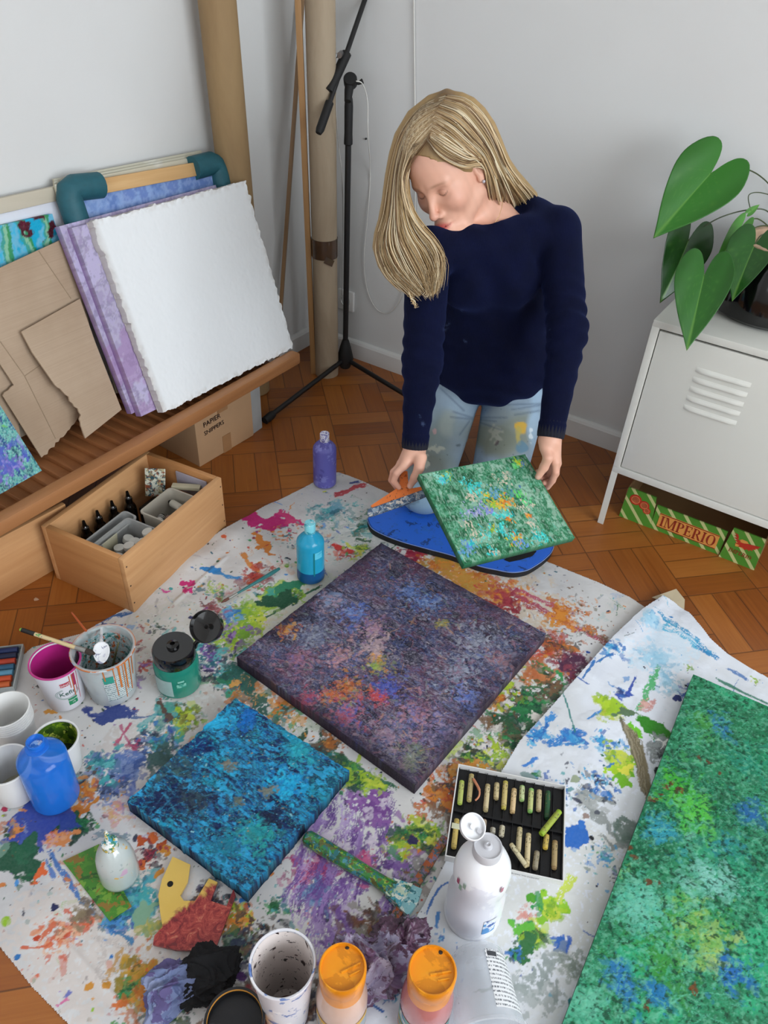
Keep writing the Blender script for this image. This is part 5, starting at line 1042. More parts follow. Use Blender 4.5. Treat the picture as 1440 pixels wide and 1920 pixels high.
def blue(p, PP):
    p.field(['#0f2a5a', '#0f4f8a', '#0f6fa8', '#1583b5', '#0e3f6f', '#1a8fae'], .05, 4, sx=1.8, sy=.8, band=.09)
    p.field([None, '#0a1838', None, None, '#1f9fcf', None, '#0b1e44'], .018, 6, sx=2, sy=.8, amt=.75, band=.05); p.field([None, None, None, '#2f8f9a', None, '#2a3a44', None, '#35a8d8'], .012, 9, sx=2.0, amt=.7, band=.04)
    for px, py, R_, cols, n in ((430, 1435, 13, ['#6a7468', '#80786a', '#5f6a68'], 22), (400, 1350, 30, ['#1fa0d0', '#2fb0dc'], 60), (540, 1470, 44, ['#1a9fd0', '#25b5dd', '#1583c0'], 110), (330, 1440, 50, ['#2a4a55', '#3f5f60', '#1f3f50'], 90), (360, 1500, 50, ['#1f2f45', '#13203f', '#2f4550'], 120), (480, 1560, 44, ['#1f8f9a', '#2aa5a0', '#2f7f80'], 90), (300, 1510, 34, ['#0c1a40', '#142550'], 80), (420, 1590, 40, ['#1a7f95', '#1f6f8a'], 80), (560, 1410, 34, ['#2aa5b5', '#1f8fa8'], 80), (380, 1400, 40, ['#0d2050', '#10306a'], 90), (510, 1530, 24, ['#101a35', '#14264a'], 50), (505, 1480, 13, ['#66756f', '#7f7f74'], 16), (450, 1500, 12, ['#6a6a5c', '#5f6a60'], 14), (460, 1350, 26, ['#1060b0', '#1470c0'], 50)):
        x, y = PP(px, py); p.cluster(x, y, R_*.00095, cols, n*2, .001, .007, .85, .5)
    streaks(p, 650, ['#0b1a3a', '#0f3f7a', '#18a0d0', '#3fa5c8', '#0d2550', '#0a2a5a'], .0015, .004, .01, .06, .25, .3, .6, .8)
    p.splatter(200, 0, p.w, 0, p.h, ['#8a8068', '#6a7f80', '#7fb5c0'], .0006, .0018)
    p.z += (p.g-.5)*.0018+p.fx*.0004
flat_canvas('abstract_canvas', [(446, 1308), (654, 1447), (464, 1672), (234, 1501)], .034, .030, blue, 'small abstract painting in bright and dark blue lying lower left of the purple one', '#07162e', seed=52, wob=.0012)
def green(p, PP):
    p.field(['#0d5a3a', '#14734a', '#1f8a5a', '#17804f', '#0f6640', '#2a9a6a'], .12, 4, sx=1, sy=1, band=.15)
    p.field([None, '#2f8f66', None, '#4a9f7c', None, '#157048'], .02, 6, sx=1, sy=1, amt=.6, band=.05)
    for px, py, R_, cols, n in ((1270, 1470, 60, ['#2f9a2a', '#4aae2f', '#3f9a3a'], 90), (1300, 1520, 60, ['#3fae3f', '#5ab545'], 80), (1300, 1730, 90, ['#2f8a3a', '#4a9a45', '#7fae5a'], 120), (1240, 1800, 70, ['#2a7f30', '#3f9040'], 90), (1350, 1360, 30, ['#2f78a8', '#256a9a'], 50), (1400, 1430, 60, ['#14704f', '#2a8f78'], 80), (1240, 1560, 40, ['#2a85a0', '#2f94a0'], 60), (1400, 1520, 30, ['#1f5f8a', '#2060a0'], 40), (1370, 1590, 44, ['#2f8a80', '#1f7a8a'], 60), (1170, 1840, 36, ['#1f6aa0', '#2a70a8'], 50), (1370, 1820, 50, ['#2065a8', '#1f5fa0'], 60), (1230, 1860, 34, ['#1f6fa0'], 30), (1330, 1770, 60, ['#7fae5a', '#a0b85f', '#5a9a4a'], 60), (1200, 1700, 90, ['#4fae94', '#6ab59d'], 130), (1100, 1880, 70, ['#5fae90', '#3f9a78'], 100), (1400, 1650, 80, ['#2a8f6a', '#155f42'], 110), (1330, 1650, 60, ['#5fae98', '#7fbcae'], 90), (1320, 1350, 40, ['#4a9a4a', '#2f7a35'], 60)):
        x, y = PP(px, py); p.cluster(x, y, R_*.0009, cols, n*2, .0015, .011, .5, .5)
    f = fbm(p.nx, p.ny, p.w/.012, p.h/.012, 3, 88); web = np.clip(1-np.abs(f-.5)/.022, 0, 1); p.put((slice(None), slice(None)), web, '#0a3f2a', .62)
    f2 = fbm(p.nx, p.ny, p.w/.006, p.h/.006, 2, 89); pits = np.clip((.27-f2)/.05, 0, 1); p.put((slice(None), slice(None)), pits, '#0b3a26', .8); hi = np.clip((f2-.70)/.06, 0, 1); p.put((slice(None), slice(None)), hi, '#6fb896', .4)
    streaks(p, 700, ['#0d4a35', '#2a8a60', '#5fb595', '#154f40'], .0012, .003, .012, .07, .9, .5, .6, .35)
    for px, py in ((1310, 1420), (1330, 1430), (1250, 1475), (1240, 1490), (1260, 1470), (1180, 1590), (1190, 1610), (1215, 1650), (1235, 1655), (1300, 1850), (1305, 1860), (1215, 1890), (1120, 1700), (1350, 1450), (1225, 1500), (1275, 1480)):
        x, y = PP(px, py); p.cluster(x, y, .007, ['#5a3a20', '#74421f', '#3a2f1a'], 8, .0008, .004, .95, .2)
    p.z += (p.g-.5)*.0012-pits*.0006+hi*.0004
flat_canvas('abstract_canvas', [(1340, 1287), (1620, 1400), (1330, 2260), (958, 1985)], .036, .028, green, 'big emerald green abstract canvas at the right edge on the white paper', '#1d4f2c', seed=63, res=.0017)
# ================================================================== supplies standing on the sheets
ZS = .0055
def px2m(p, r): return r*float((np.array(p)-EYE)@CF)/FPX
def fitpot(base, top, rb, rt):
    """base centre pixel, top centre pixel, radii in pixels -> position, height, radii in metres"""
    p = at(*base, ZS); h = column(p, *top)-ZS; pt = p.copy(); pt[2] = ZS+h; return p, h, px2m(p, rb), px2m(pt, rt)
def wrap(me, R0, R1, H, x0, z0, ang0):
    """bend a flat mesh (x right, y up) onto a cone of radii R0 (z=0) to R1 (z=H), outward"""
    for v in me.vertices:
        z = z0+v.co.y; r = R0+(R1-R0)*z/H+.0004+v.co.z; a = ang0+(x0+v.co.x)/max(r, .001); v.co = Vector((r*math.cos(a), r*math.sin(a), z))
    return me
def camang(p): return math.atan2(-p[1], -p[0])     # direction from p towards the camera
def patch(name, R0, R1, H, z0, z1, aw, ac, mat, parent, n=24, m=6, off=.0005):
    b = B(); vs = []
    for i in range(m+1):
        z = z0+(z1-z0)*i/m
        for k in range(n+1): a = ac-aw/2+aw*k/n; r = R0+(R1-R0)*z/H+off; vs.append(Vector((r*math.cos(a), r*math.sin(a), z)))
    b.add(vs, [[i*(n+1)+k, i*(n+1)+k+1, (i+1)*(n+1)+k+1, (i+1)*(n+1)+k] for i in range(m) for k in range(n)]); return b.obj(name, mat, parent)
def printed(name, lines=12, ink='#5a6470', paper='#dfe3e6', sc=90, vert=False):
    """paper label with rows of tiny print"""
    if name in _mc: return _mc[name]
    t = NT(name); v = t.coord(); sp = t.n('ShaderNodeSeparateXYZ'); t.l(v, sp.inputs[0]); w = t.n('ShaderNodeMath', operation='PINGPONG'); t.l(sp.outputs[2], w.inputs[0]); w.inputs[1].default_value = .0032
    g = t.n('ShaderNodeMath', operation='GREATER_THAN'); t.l(w.outputs[0], g.inputs[0]); g.inputs[1].default_value = .0018
    n = t.noise(t.coord(scale=(1, 1, .2)), 900, 1); n2 = t.ramp(n, [(.45, 0.0), (.5, 1.0)]); m = t.n('ShaderNodeMath', operation='MULTIPLY'); t.l(g.outputs[0], m.inputs[0]); t.l(n2, m.inputs[1])
    t.base(t.mix(m.outputs[0], paper, ink)); t.set(rough=.5); _mc[name] = t.m; return t.m
def dabbed(name, base, cols, rough=.4, scale=30, thr=.62, **k):
    """a plain surface with irregular dried paint flecks"""
    if name in _mc: return _mc[name]
    t = NT(name); c = t.mix(t.noise(t.coord(), 12), base, tuple(min(1, x*1.2) for x in lin(base))+(1,))
    for i, q in enumerate(cols):
        tc = t.n('ShaderNodeMapping'); cc = t.n('ShaderNodeTexCoord'); tc.inputs['Location'].default_value = (i*3.1, i*1.7, i*.9); t.l(cc.outputs['Object'], tc.inputs['Vector'])
        f = t.noise(tc.outputs[0], scale*(1+.35*i), 5, .6, .4); c = t.mix(t.ramp(f, [(thr, 0.0), (thr+.025, 1.0)]), c, q)
    t.base(c); t.set(rough=rough, **k); t.bump(t.noise(t.coord(), scale*5, 3), .2, .001); _mc[name] = t.m; return t.m
WPL = plain('white plastic', '#e6e6e8', .35, .02, 12, .03)
def round_bottle(name, label, base, top, rpx, bodymat, capmat, liquid=None, neck=.33, shoulder=.70, capz=.86, cat='bottle', r_over=None, group=None):
    p, h, rb, rt = fitpot(base, top, rpx, rpx*.4); R = r_over or rb; o = empty(name, Matrix.Translation(Vector(p)), label, cat, group)
    s = h*shoulder; nr = R*neck
    prof = [(0, 0), (R*.9, 0), (R*.98, .003), (R, .008), (R, s*.5), (R*.995, s), (R*.96, s+.006), (R*.80, s+.016*h/.2), (R*.56, s+.026*h/.2), (nr*1.08, s+.032*h/.2), (nr, s+.036*h/.2), (nr, h*capz)]
    b = open_lathe(prof, 40); b.obj('body', bodymat, o, sm=50)
    if liquid: b = B(); b.lathe([(0, .002), (R*.94, .004), (R*.95, .01), (R*.95, s*liquid[0]), (0, s*liquid[0])], 36); b.obj('liquid', liquid[1], o, sm=50)
    b = B(); b.lathe([(0, h*capz-.003), (nr*1.18, h*capz-.003), (nr*1.2, h*capz+.001), (nr*1.2, h-.002), (nr*1.1, h), (0, h)], 32); b.obj('cap', capmat, o, sm=50)
    return o, h, R
PV = dabbed('violet paint film', '#5d5aa6', ['#6f70b8', '#4f4a96', '#7a7ac0'], .45, 14, .56)
o, h, R = round_bottle('paint_bottle', 'violet blue paint bottle with a speckled cap standing at the top corner of the sheet', (609, 905), (608, 812), 21.5, PV, dabbed('speckled cap', '#3f3a86', ['#d9d5e6', '#8f8ac0', '#e6e4ee'], .4, 90, .5), group='plastic paint bottles')
TQ = clear('turquoise plastic', '#2fb4dc', .15, .78)
o, h, R = round_bottle('paint_bottle', 'turquoise paint bottle with a pale cap standing near the purple canvas', (583, 1080), (578, 980), 25.5, TQ, dabbed('pale teal cap', '#7fd0dc', ['#e6f2f4', '#3fa5b8'], .4, 60, .55), liquid=(.97, dabbed('turquoise liquid', '#1fa3d0', ['#2fb5dd', '#55c5e6'], .4, 8, .55)), shoulder=.66, group='plastic paint bottles')
b = B(); b.lathe([(R*1.004, .004), (R*1.012, .006), (R*1.012, .034), (R*1.003, .036)], 36); b.obj('dark_paint_film', plain('dark blue settled paint', '#0f4f86', .4, .1, 30, .05), o)
patch('dripped_paint', R, R, 1, .03, h*.60, .10, camang(o.location)+.25, plain('green drip', '#167f86', .4, .1, 30, .1), o, off=.001); patch('paint_smudge', R, R, 1, h*.48, h*.60, .7, camang(o.location)+.55, dabbed('pale smudge', '#5fc8e2', ['#2fb4dc', '#c9e8ee'], .5, 22, .55), o, off=.0008)
BLB = clear('cobalt plastic', '#2a86f0', .12, .5)
o, h, R = round_bottle('paint_bottle', 'large cobalt blue open paint bottle standing at the left beside white cups', (106, 1492), (60, 1392), 43, BLB, BLB, liquid=(.56, plain('cobalt paint liquid', '#0f35b0', .35, .08, 12, .05)), shoulder=.70, neck=.30, capz=.90, group='plastic paint bottles')
for c in list(o.children_recursive):
    if c.name.startswith('cap'): bpy.data.objects.remove(c)
b = open_lathe([(R*.30, h*.88), (R*.33, h*.885), (R*.46, h*.895), (R*.46, h*.915), (R*.33, h*.925), (R*.30, h*.95), (R*.36, h*.965), (R*.36, h), (R*.30, h), (R*.27, h*.96), (R*.27, h*.88)], 32); b.obj('neck_ring', BLB, o, sm=50)
b = B(); b.lathe([(0, h*.93), (R*.26, h*.93), (0, h*.935)], 20); b.obj('dried_paint', dabbed('dried pale blue', '#a8cfee', ['#f0f6fa', '#2f7fd0'], .4, 60, .5), o)
# green jar with black flip lid
p, h, rb, rt = fitpot((337, 1280), (327, 1212), 40, 38); o = empty('paint_jar', Matrix.Translation(Vector(p)), 'green paint jar with an open black flip lid', 'jar'); R = rb*1.02; hb = h*.78
b = open_lathe([(0, 0), (R*.9, 0), (R, .006), (R, hb*.78), (R*.97, hb*.88), (R*.88, hb*.97), (R*.86, hb)], 44); b.obj('body', clear('green tinted plastic', '#2a8f7a', .1, .8), o, sm=50)
b = B(); b.lathe([(0, .003), (R*.95, .004), (R*.955, .01), (R*.95, hb*.76), (0, hb*.76)], 40); b.obj('liquid', dabbed('emerald paint', '#1f7a68', ['#2a8a74', '#176a58', '#5fae9a'], .3, 22, .6), o, sm=50)
BLK = plain('glossy black plastic', '#0a0a0b', .12, .1, 30, .02, coat=.5)
LR = R*.93; b = B(); b.lathe([(LR*.98, hb-.006), (LR, hb-.004), (LR, hb+.022), (LR*.94, hb+.027), (LR*.3, hb+.0275), (LR*.28, hb+.034), (LR*.12, hb+.036), (LR*.1, hb+.030), (0, hb+.030)], 44); b.obj('lid_base', BLK, o, sm=50)
ca = camang(p); q = p.copy(); q[2] += hb+.03
lc = dep(388, 1175, float((q-EYE)@CF)-.012); cxy = (lc-q); hd = np.array([cxy[0], cxy[1], 0]); hd /= np.linalg.norm(hd)
nrm = EYE-lc; nrm /= np.linalg.norm(nrm); nrm = nrm*.80-hd*.35+np.array([0, 0, .12]); m = o.matrix_world.inverted() @ frame(lc, np.cross(np.array([0, 0, 1.0]), nrm), ez=nrm)
rl = px2m(lc, 31); b = open_lathe([(0, -.012), (rl*.85, -.012), (rl*.97, -.010), (rl, -.005), (rl, .010), (rl*.95, .010), (rl*.93, -.004), (rl*.5, -.007), (0, -.007)], 40); fl_ = b.obj('flip_lid', BLK, o, m, sm=50)
b = open_lathe([(rl*.18, -.006), (rl*.18, .003), (rl*.14, .003), (rl*.14, -.006)], 20); b.obj('nozzle_plug', BLK, fl_, sm=50)
b = B(); hp_ = Vector(hd)*LR*.96+Vector((0, 0, hb+.016)); tgt = (m @ Vector((0, 0, -.008))); d_ = (tgt-hp_); b.tube([hp_, hp_+d_*.18+Vector((0, 0, .004)), hp_+d_*.38], [.006, .005, .006], 10); b.obj('hinge', BLK, o)
patch('paper_label', R, R, 1, .012, hb*.66, 1.0, ca-.85, plain('jar label', '#9fb8b4', .4, .08, 60, .0), o); patch('lettering', R, R, 1, hb*.60, hb*.66, .28, ca+.05, plain('pale green print', '#7fbfae', .5, .2, 90, 0), o, off=.0012); patch('lettering', R, R, 1, hb*.44, hb*.56, .42, ca+.05, dabbed('pale green print2', '#2f8a78', ['#7fbfae'], .5, 160, .5), o, off=.0012)
# cups, tubs and pots : open lathes with thickness
def tub(name, label, base, top, rb_, rt_, mat, inner=None, cat='cup', th=.0008, rim=.0022, group=None, fill=None, n=48, dz=0, lip=True):
    p, h, rb, rt = fitpot(base, top, rb_, rt_); o = empty(name, Matrix.Translation(Vector(p)), label, cat, group)
    prof = [(0, 0), (rb*.96, 0), (rb, .002), (rb+(rt-rb)*.5, h*.5), (rt, h-rim*1.6)]
    if lip: prof += [(rt+rim, h-rim*1.5), (rt+rim*1.2, h-rim*.7), (rt+rim*.8, h), (rt, h)]
    else: prof += [(rt, h)]
    prof += [(rt-th*1.5, h-.0006), (rt-th*2, h-.004), (rb+(rt-rb)*.5-th*1.5, h*.5), (rb-th*1.5, .004), (0, .004)]
    b = open_lathe(prof, n); b.obj('wall', mat, o, sm=45)
    if inner:
        b = open_lathe([(rt-th*2-.0003, h-.003), (rb+(rt-rb)*.5-th*1.5-.0003, h*.5), (rb-th*1.5-.0003, .0045), (0, .0045)], n); b.obj('inner_paint', inner, o, sm=45)
    if fill: z = fill[0]*h; r = rb+(rt-rb)*fill[0]-th*1.6-.0004; b = B(); b.lathe([(0, .005), (rb-th*2, .005), (r, z), (r*.7, z-.0005), (0, z)], n); b.obj('liquid', fill[1], o, sm=45)
    return o, p, h, rb, rt
PAPER = plain('white paper cup', '#e4e3e0', .6, .02, 10, .05)
# kefir pot, magenta inside
o, p, h, rb, rt = tub('yoghurt_pot', 'white printed yoghurt pot with magenta paint inside, next to the brush tub', (126, 1308), (97, 1240), 33, 45, plain('pot plastic', '#e2e0e6', .35, .02, 10, .02), plain('magenta paint', '#b82a80', .28, .12, 25, .1), 'pot', fill=(.25, plain('magenta pool', '#8a1558', .15, .05, 8, 0)), group='open pots and cups')
ca = camang(p); b = open_lathe([(rt-.001, h+.0005), (rt+.0024, h+.0009), (rt+.003, h-.001), (rt+.0016, h-.004)], 48); b.obj('painted_rim', plain('magenta rim', '#c23a86', .3, .15, 40, .1), o)
GT = plain('dark green print', '#2f5f50', .5, .05, 50, 0); GB = plain('green label print', '#1f8a5a', .5, .05, 50, 0); RT_ = plain('crimson print', '#b8344a', .5, .05, 50, 0)
def wtext(s, size, mat, x0, z0, ang, par, R0, R1, H, ext=.0002, sx=1, al='CENTER'):
    t = text('lettering', s, size, mat, par, None, ext, sx, 0, al); wrap(t.data, R0, R1, H, x0, z0, ang); return t
a_ = ca+.12
patch('printed_label', rb, rt, h, h*.16, h*.34, .46, a_+.12, GB, o); wtext('Naturell', .0062, plain('white print', '#e8ecea', .5, .02, 9, 0), .004, h*.27, a_+.04, o, rb, rt, h, .0006); wtext('1%', .0062, _mc['white print'], .004, h*.20, a_+.04, o, rb, rt, h, .0006)
wtext('Kefir', .0165, GT, 0, h*.46, a_-.04, o, rb, rt, h, .0004); patch('printed_label', rb, rt, h, h*.70, h*.80, .42, a_-.06, RT_, o); wtext('DiNO', .0085, _mc['white print'], 0, h*.72, a_-.06, o, rb, rt, h, .0008)
b = B(); 
for rr_ in (.019, .022):
    b.tube([((rb+(rt-rb)*((h*.5+rr_*.8*math.sin(t))/h)+.0006)*math.cos(a_-.02+rr_*1.25*math.cos(t)/rt), (rb+(rt-rb)*((h*.5+rr_*.8*math.sin(t))/h)+.0006)*math.sin(a_-.02+rr_*1.25*math.cos(t)/rt), h*.5+rr_*.8*math.sin(t)) for t in [PI*.62+i*PI*1.45/24 for i in range(25)]], .0004, 5)
b.obj('printed_ring', plain('grey green print', '#8fa89f', .5, .05, 50, 0), o)
for da, z0, w, c in ((.42, .35, .05, '#c9602a'), (.55, .45, .035, '#b8344a'), (.66, .2, .03, '#c95a6a'), (.30, .6, .035, '#c9602a'), (.48, .62, .16, '#a82f5f')): patch('dripped_paint', rb, rt, h, h*z0, h*.93, w, ca+da, plain('drip'+c, c, .4, .1, 50, 0), o, off=.0009)
# brush tub, clear plastic with orange drips
CLR = clear('clear tub plastic', '#e6ecec', .12, .34)
o, p, h, rb, rt = tub('brush_tub', 'clear plastic tub holding brushes, orange paint drips down its side', (213, 1290), (203, 1210), 43, 56, CLR, None, 'tub', group='open pots and cups', th=.001, rim=.003)
TUBP, TUBH, TUBR = p, h, rt; ca = camang(p)
b = open_lathe([(rt-.0016, h-.002), (rb+(rt-rb)*.55-.002, h*.55), (rb-.002, .006)], 48); b.obj('dried_paint_film', dabbed('inner flecks', '#b9c4c4', ['#5f9a9a', '#c9622a', '#2a5a50', '#8fb0b8'], .4, 55, .56), o, sm=45)
b = B(); b.lathe([(0, .005), (rb-.004, .006), (rb-.003, .02), (0, .02)], 36); b.obj('murky_water', plain('murky water', '#2f3a36', .15, .2, 20, 0), o)
patch('paper_label', rb, rt, h, h*.16, h*.74, 1.05, ca+.22, printed('tub label print', paper='#cfd8d6', ink='#4f6a72'), o); patch('printed_label', rb, rt, h, h*.62, h*.78, .35, ca-.10, plain('label green', '#2f9a86', .5, .05, 9, 0), o, off=.001)
OD = plain('orange paint', '#d0742a', .35, .1, 40, .1)
b = open_lathe([(rt+.001, h-.001), (rt+.004, h-.001), (rt+.0042, h-.0035), (rt+.002, h-.004)], 48); b.obj('painted_rim', dabbed('rim dabs', '#c9733a', ['#8fb8d8', '#cfd8dc', '#c9733a'], .4, 20, .52), o)
for da, z0, w in ((.75, .2, .05), (.55, .3, .06), (.45, .1, .03), (.30, .42, .07), (.12, .25, .03), (.9, .5, .05), (-.2, .7, .04)): patch('dripped_paint', rb, rt, h, h*z0, h*.97, w, ca+da, OD, o, off=.0014)
def ptz(px, py, z): return Vector(at(px, py, z))
def brush(name, label, a_, za, c_, zc, r0, r1, mat, tip=None, cat='brush', group='brushes in the tub', parts=()):
    q0, q1 = ptz(*a_, za), ptz(*c_, zc); m = frame(q0, q1-q0, ez=(q1-q0).orthogonal()); L = (q1-q0).length; o = empty(name, m, label, cat, group)
    b = B(); b.tube([(0, 0, 0), (L*.1, 0, 0), (L*.5, 0, 0), (L*.75, 0, 0)], [r0*.7, r0, (r0+r1)/2, r1], 12); b.obj('handle', mat, o)
    b = B(); b.tube([(L*.74, 0, 0), (L*.88, 0, 0)], [r1*1.15, r1*1.3], 12); b.obj('ferrule', plain('ferrule metal', '#a8a8a4', .3, .1, 30, 0, metal=.9), o)
    b = B(); b.tube([(L*.87, 0, 0), (L*.94, 0, 0), (L, 0, 0)], [r1*1.2, r1*1.4, r1*.4], 12); b.obj('bristles', tip or plain('dark bristles', '#3a2f28', .9, .3, 300, .4), o); return o, L
zt = TUBH+ZS
o, L = brush('paint_brush', 'short pale brush handle with a black end and green paint, lying across the pink pot', (41, 1181), zt+.018, (178, 1226), zt+.002, .0042, .0046, dabbed('pale handle', '#cdb78a', ['#4f9a5a', '#2f7f86'], .45, 80, .62), group=None)
b = B(); b.tube([(0, 0, 0), (.030, 0, 0)], [.0046, .0047], 12); b.obj('black_grip', plain('black handle end', '#151515', .35, .1, 30, 0), o); b = B(); b.tube([(-.004, 0, 0), (.001, 0, 0)], [.003, .0046], 10); b.obj('green_tip', plain('lime dab', '#8fc04f', .5, .1, 60, .2), o)
brush('paint_brush', 'thin orange brush handle sticking up out of the clear tub', (134, 1148), zt+.060, (198, 1230), .05, .0022, .003, plain('orange lacquer', '#a8502a', .3, .1, 30, 0))
brush('paint_brush', 'small brush with a dark wet handle leaning inside the clear tub', (222, 1205), zt-.004, (208, 1262), .03, .002, .0026, plain('olive wood', '#6f6a4a', .5, .1, 30, 0))
# plastic spoon
q0, q1 = ptz(190, 1204, zt+.004), ptz(190, 1245, zt-.012); m = frame((q0+q1)/2, q1-q0, ez=(Vector(EYE)-q0)); o = empty('plastic_spoon', m, 'white paint covered plastic spoon resting in the clear tub', 'spoon')
b = B(); L = (q1-q0).length; n = 20; vs, fs = [], []
for i in range(9):
    for k in range(n): t = 2*PI*k/n; r = i/8; vs.append(Vector((L*.52*r*math.cos(t), .0165*r*math.sin(t)*(1-.15*math.cos(t)), -.005*(1-r*r)+.002)))
fs = [[i*n+k, i*n+(k+1) % n, (i+1)*n+(k+1) % n, (i+1)*n+k] for i in range(8) for k in range(n)]; b.add(vs, fs); s_ = b.obj('bowl', dabbed('spoon white', '#dddddf', ['#8f90a5', '#c9c9d4'], .4, 70, .6), o); sd = s_.modifiers.new('s', 'SOLIDIFY'); sd.thickness = .0018
b = B(); b.tube([(-L*.5, 0, 0), (-L*.3-.03, 0, -.012), (-.075, 0, -.035)], [.004, .003, .003], 8); b.obj('handle', _mc['spoon white'], o)
# stack of cups, counted
for k in range(6):
    p = at(38, 1395, ZS)
    if k == 0:
        h0 = column(p, 36, 1318)-ZS-.030; rb0, rt0 = px2m(p, 31), px2m(p+np.array([0, 0, .09]), 40)
    z = k*.006; o = empty('paper_cup', Matrix.Translation(Vector(p)+Vector((0, 0, z))), 'white paper cup in the nested stack at the left edge', 'cup', 'nested stack of paper cups')
    b = open_lathe([(0, .004), (rb0, .004), (rb0, 0), (rb0+.0006, 0), (rt0, h0-.004), (rt0+.0022, h0-.003), (rt0+.0022, h0-.0008), (rt0, h0), (rt0-.0008, h0-.001), (rb0, .006), (0, .006)], 44); b.obj('wall', PAPER, o, sm=45)
# cup with lime paint, lower left cup
o, p, h, rb, rt = tub('paper_cup', 'white paper cup with lime and dark green paint inside, behind the cobalt bottle', (122, 1436), (108, 1382), 31, 41, PAPER, dabbed('lime inner', '#c9cf5a', ['#8fae24', '#6f8f1f', '#2f4a1a', '#4a6a1f'], .35, 26, .5), group='open pots and cups', fill=(.3, plain('dark green pool', '#1c2a12', .25, .2, 30, .2)))
o, p, h, rb, rt = tub('paper_cup', 'empty white paper cup at the left edge in front of the cobalt bottle', (34, 1486), (14, 1430), 33, 43, PAPER, None, group='open pots and cups', fill=(.12, plain('milky water', '#b9b39a', .2, .05, 9, 0)))
# pastel set at left edge
q = [at(-60, 1228, ZS), at(47, 1216, ZS), at(40, 1296, ZS)]; m = frame(q[0], q[1]-q[0], ez=(0, 0, 1)); Wb = np.linalg.norm(q[1]-q[0]); Db = np.linalg.norm(q[2]-q[1]); o = empty('pastel_set', m, 'flat clear case of coloured pastel sticks at the left edge beside the yoghurt pot', 'case')
b = B(); b.box((Wb/2, -Db/2, .002), (Wb, Db, .003)); 
for x, y, w, d in ((Wb/2, -.0015, Wb, .003), (Wb/2, -Db+.0015, Wb, .003), (.0015, -Db/2, .003, Db-.006), (Wb-.0015, -Db/2, .003, Db-.006)): b.box((x, y, .009), (w, d, .014), bev=.0006)
b.obj('tray', plain('grey clear tray', '#a9b0b0', .2, .05, 20, 0), o)
for k, c in enumerate(['#1f2f5f', '#1c2746', '#b8402a', '#2f5f7f', '#5f9ab8', '#d0522a', '#c9602f']):
    y = -Db*(k+.8)/7.6; b = B(); b.tube([(.006, 0, 0), (Wb-.010, 0, 0)], Db/7.6*.46, 12); s_ = b.obj('pastel_stick', plain('stick '+c, c, .6, .1, 40, .1), mw=m @ Matrix.Translation((0, y, .0045+Db/7.6*.46))); tag(s_, ['darkest navy', 'dark blue', 'brick red', 'teal blue', 'light blue', 'bright orange', 'orange brown'][k]+' pastel stick in the flat case at the left edge', 'pastel', 'pastel sticks in the flat case')
# black scrap by the cups
b = B(); b.box((0, 0, .004), (.05, .03, .008), bev=.003); tag(b.obj('rubber_scrap', RUB, mw=RZ(at(6, 1378, ZS), .6)), 'dark scrap at the left edge between the two paper cups', 'scrap')
# nozzle bottle, translucent
p, h, rb, rt = fitpot((226, 1640), (205, 1556), 36, 10); o = empty('squeeze_bottle', Matrix.Translation(Vector(p)), 'small translucent squeeze bottle with a paint crusted pointed nozzle', 'bottle')
MILK = dabbed('milky flecked plastic', '#b4bcba', ['#cfe0d8', '#c9a5c0', '#d9b06a', '#a5b0b0'], .18, 26, .64, coat=.5)
b = open_lathe([(0, 0), (rb*.85, 0), (rb*.97, .004), (rb, .012), (rb*.97, h*.34), (rb*.9, h*.48), (rb*.72, h*.60), (rb*.42, h*.68), (rb*.34, h*.70)], 40); b.obj('body', MILK, o, sm=60)
b = B(); b.lathe([(rb*.40, h*.68), (rb*.42, h*.70), (rb*.40, h*.77), (rb*.22, h*.80), (rb*.16, h*.86), (rb*.10, h*.97), (rb*.05, h), (0, h)], 24); b.obj('nozzle', dabbed('crusted nozzle', '#c9d0ce', ['#3f9ab8', '#c9b02f', '#e6e8e4', '#2f7f6a'], .4, 70, .53), o, sm=50)
# splattered cup, black pot, orange-lid jars
o, p, h, rb, rt = tub('plastic_cup', 'white plastic cup with dark red and black spatter inside, blue print outside', (538, 1898), (526, 1806), 40, 60, dabbed('cup blue print', '#cfcdd2', ['#4a68a8', '#e4e2e4', '#6f86b8'], .4, 34, .60), dabbed('spatter inside', '#ddd2cd', ['#2a1518', '#3f1a20', '#1a1414'], .4, 60, .64), group='open pots and cups')
b = open_lathe([(rb*.55, .0052), (rb*.62, .0062), (rb*.66, .0052)], 36); b.obj('dried_ring', plain('rust ring', '#7a4a40', .5, .2, 40, .1), o)
o, p, h, rb, rt = tub('paint_pot', 'pot of black paint with an orange outer wall at the bottom edge', (447, 1948), (441, 1912), 46, 53, plain('orange pot wall', '#c98a35', .4, .08, 20, .05), plain('black paint inner', '#0d0d10', .35, .2, 20, .1), 'pot', fill=(.80, dabbed('black paint skin', '#111216', ['#2a2c33', '#1a1b20'], .3, 24, .6)), group='open pots and cups')
b = open_lathe([(rt-.001, h+.0006), (rt+.0028, h+.001), (rt+.0034, h-.002), (rt+.002, h-.006)], 48); b.obj('painted_rim', plain('black rim', '#17181b', .35, .2, 30, .1), o)
ORL = dabbed('orange flip cap', '#dd8a12', ['#e6971f', '#d07f10'], .32, 12, .55); 
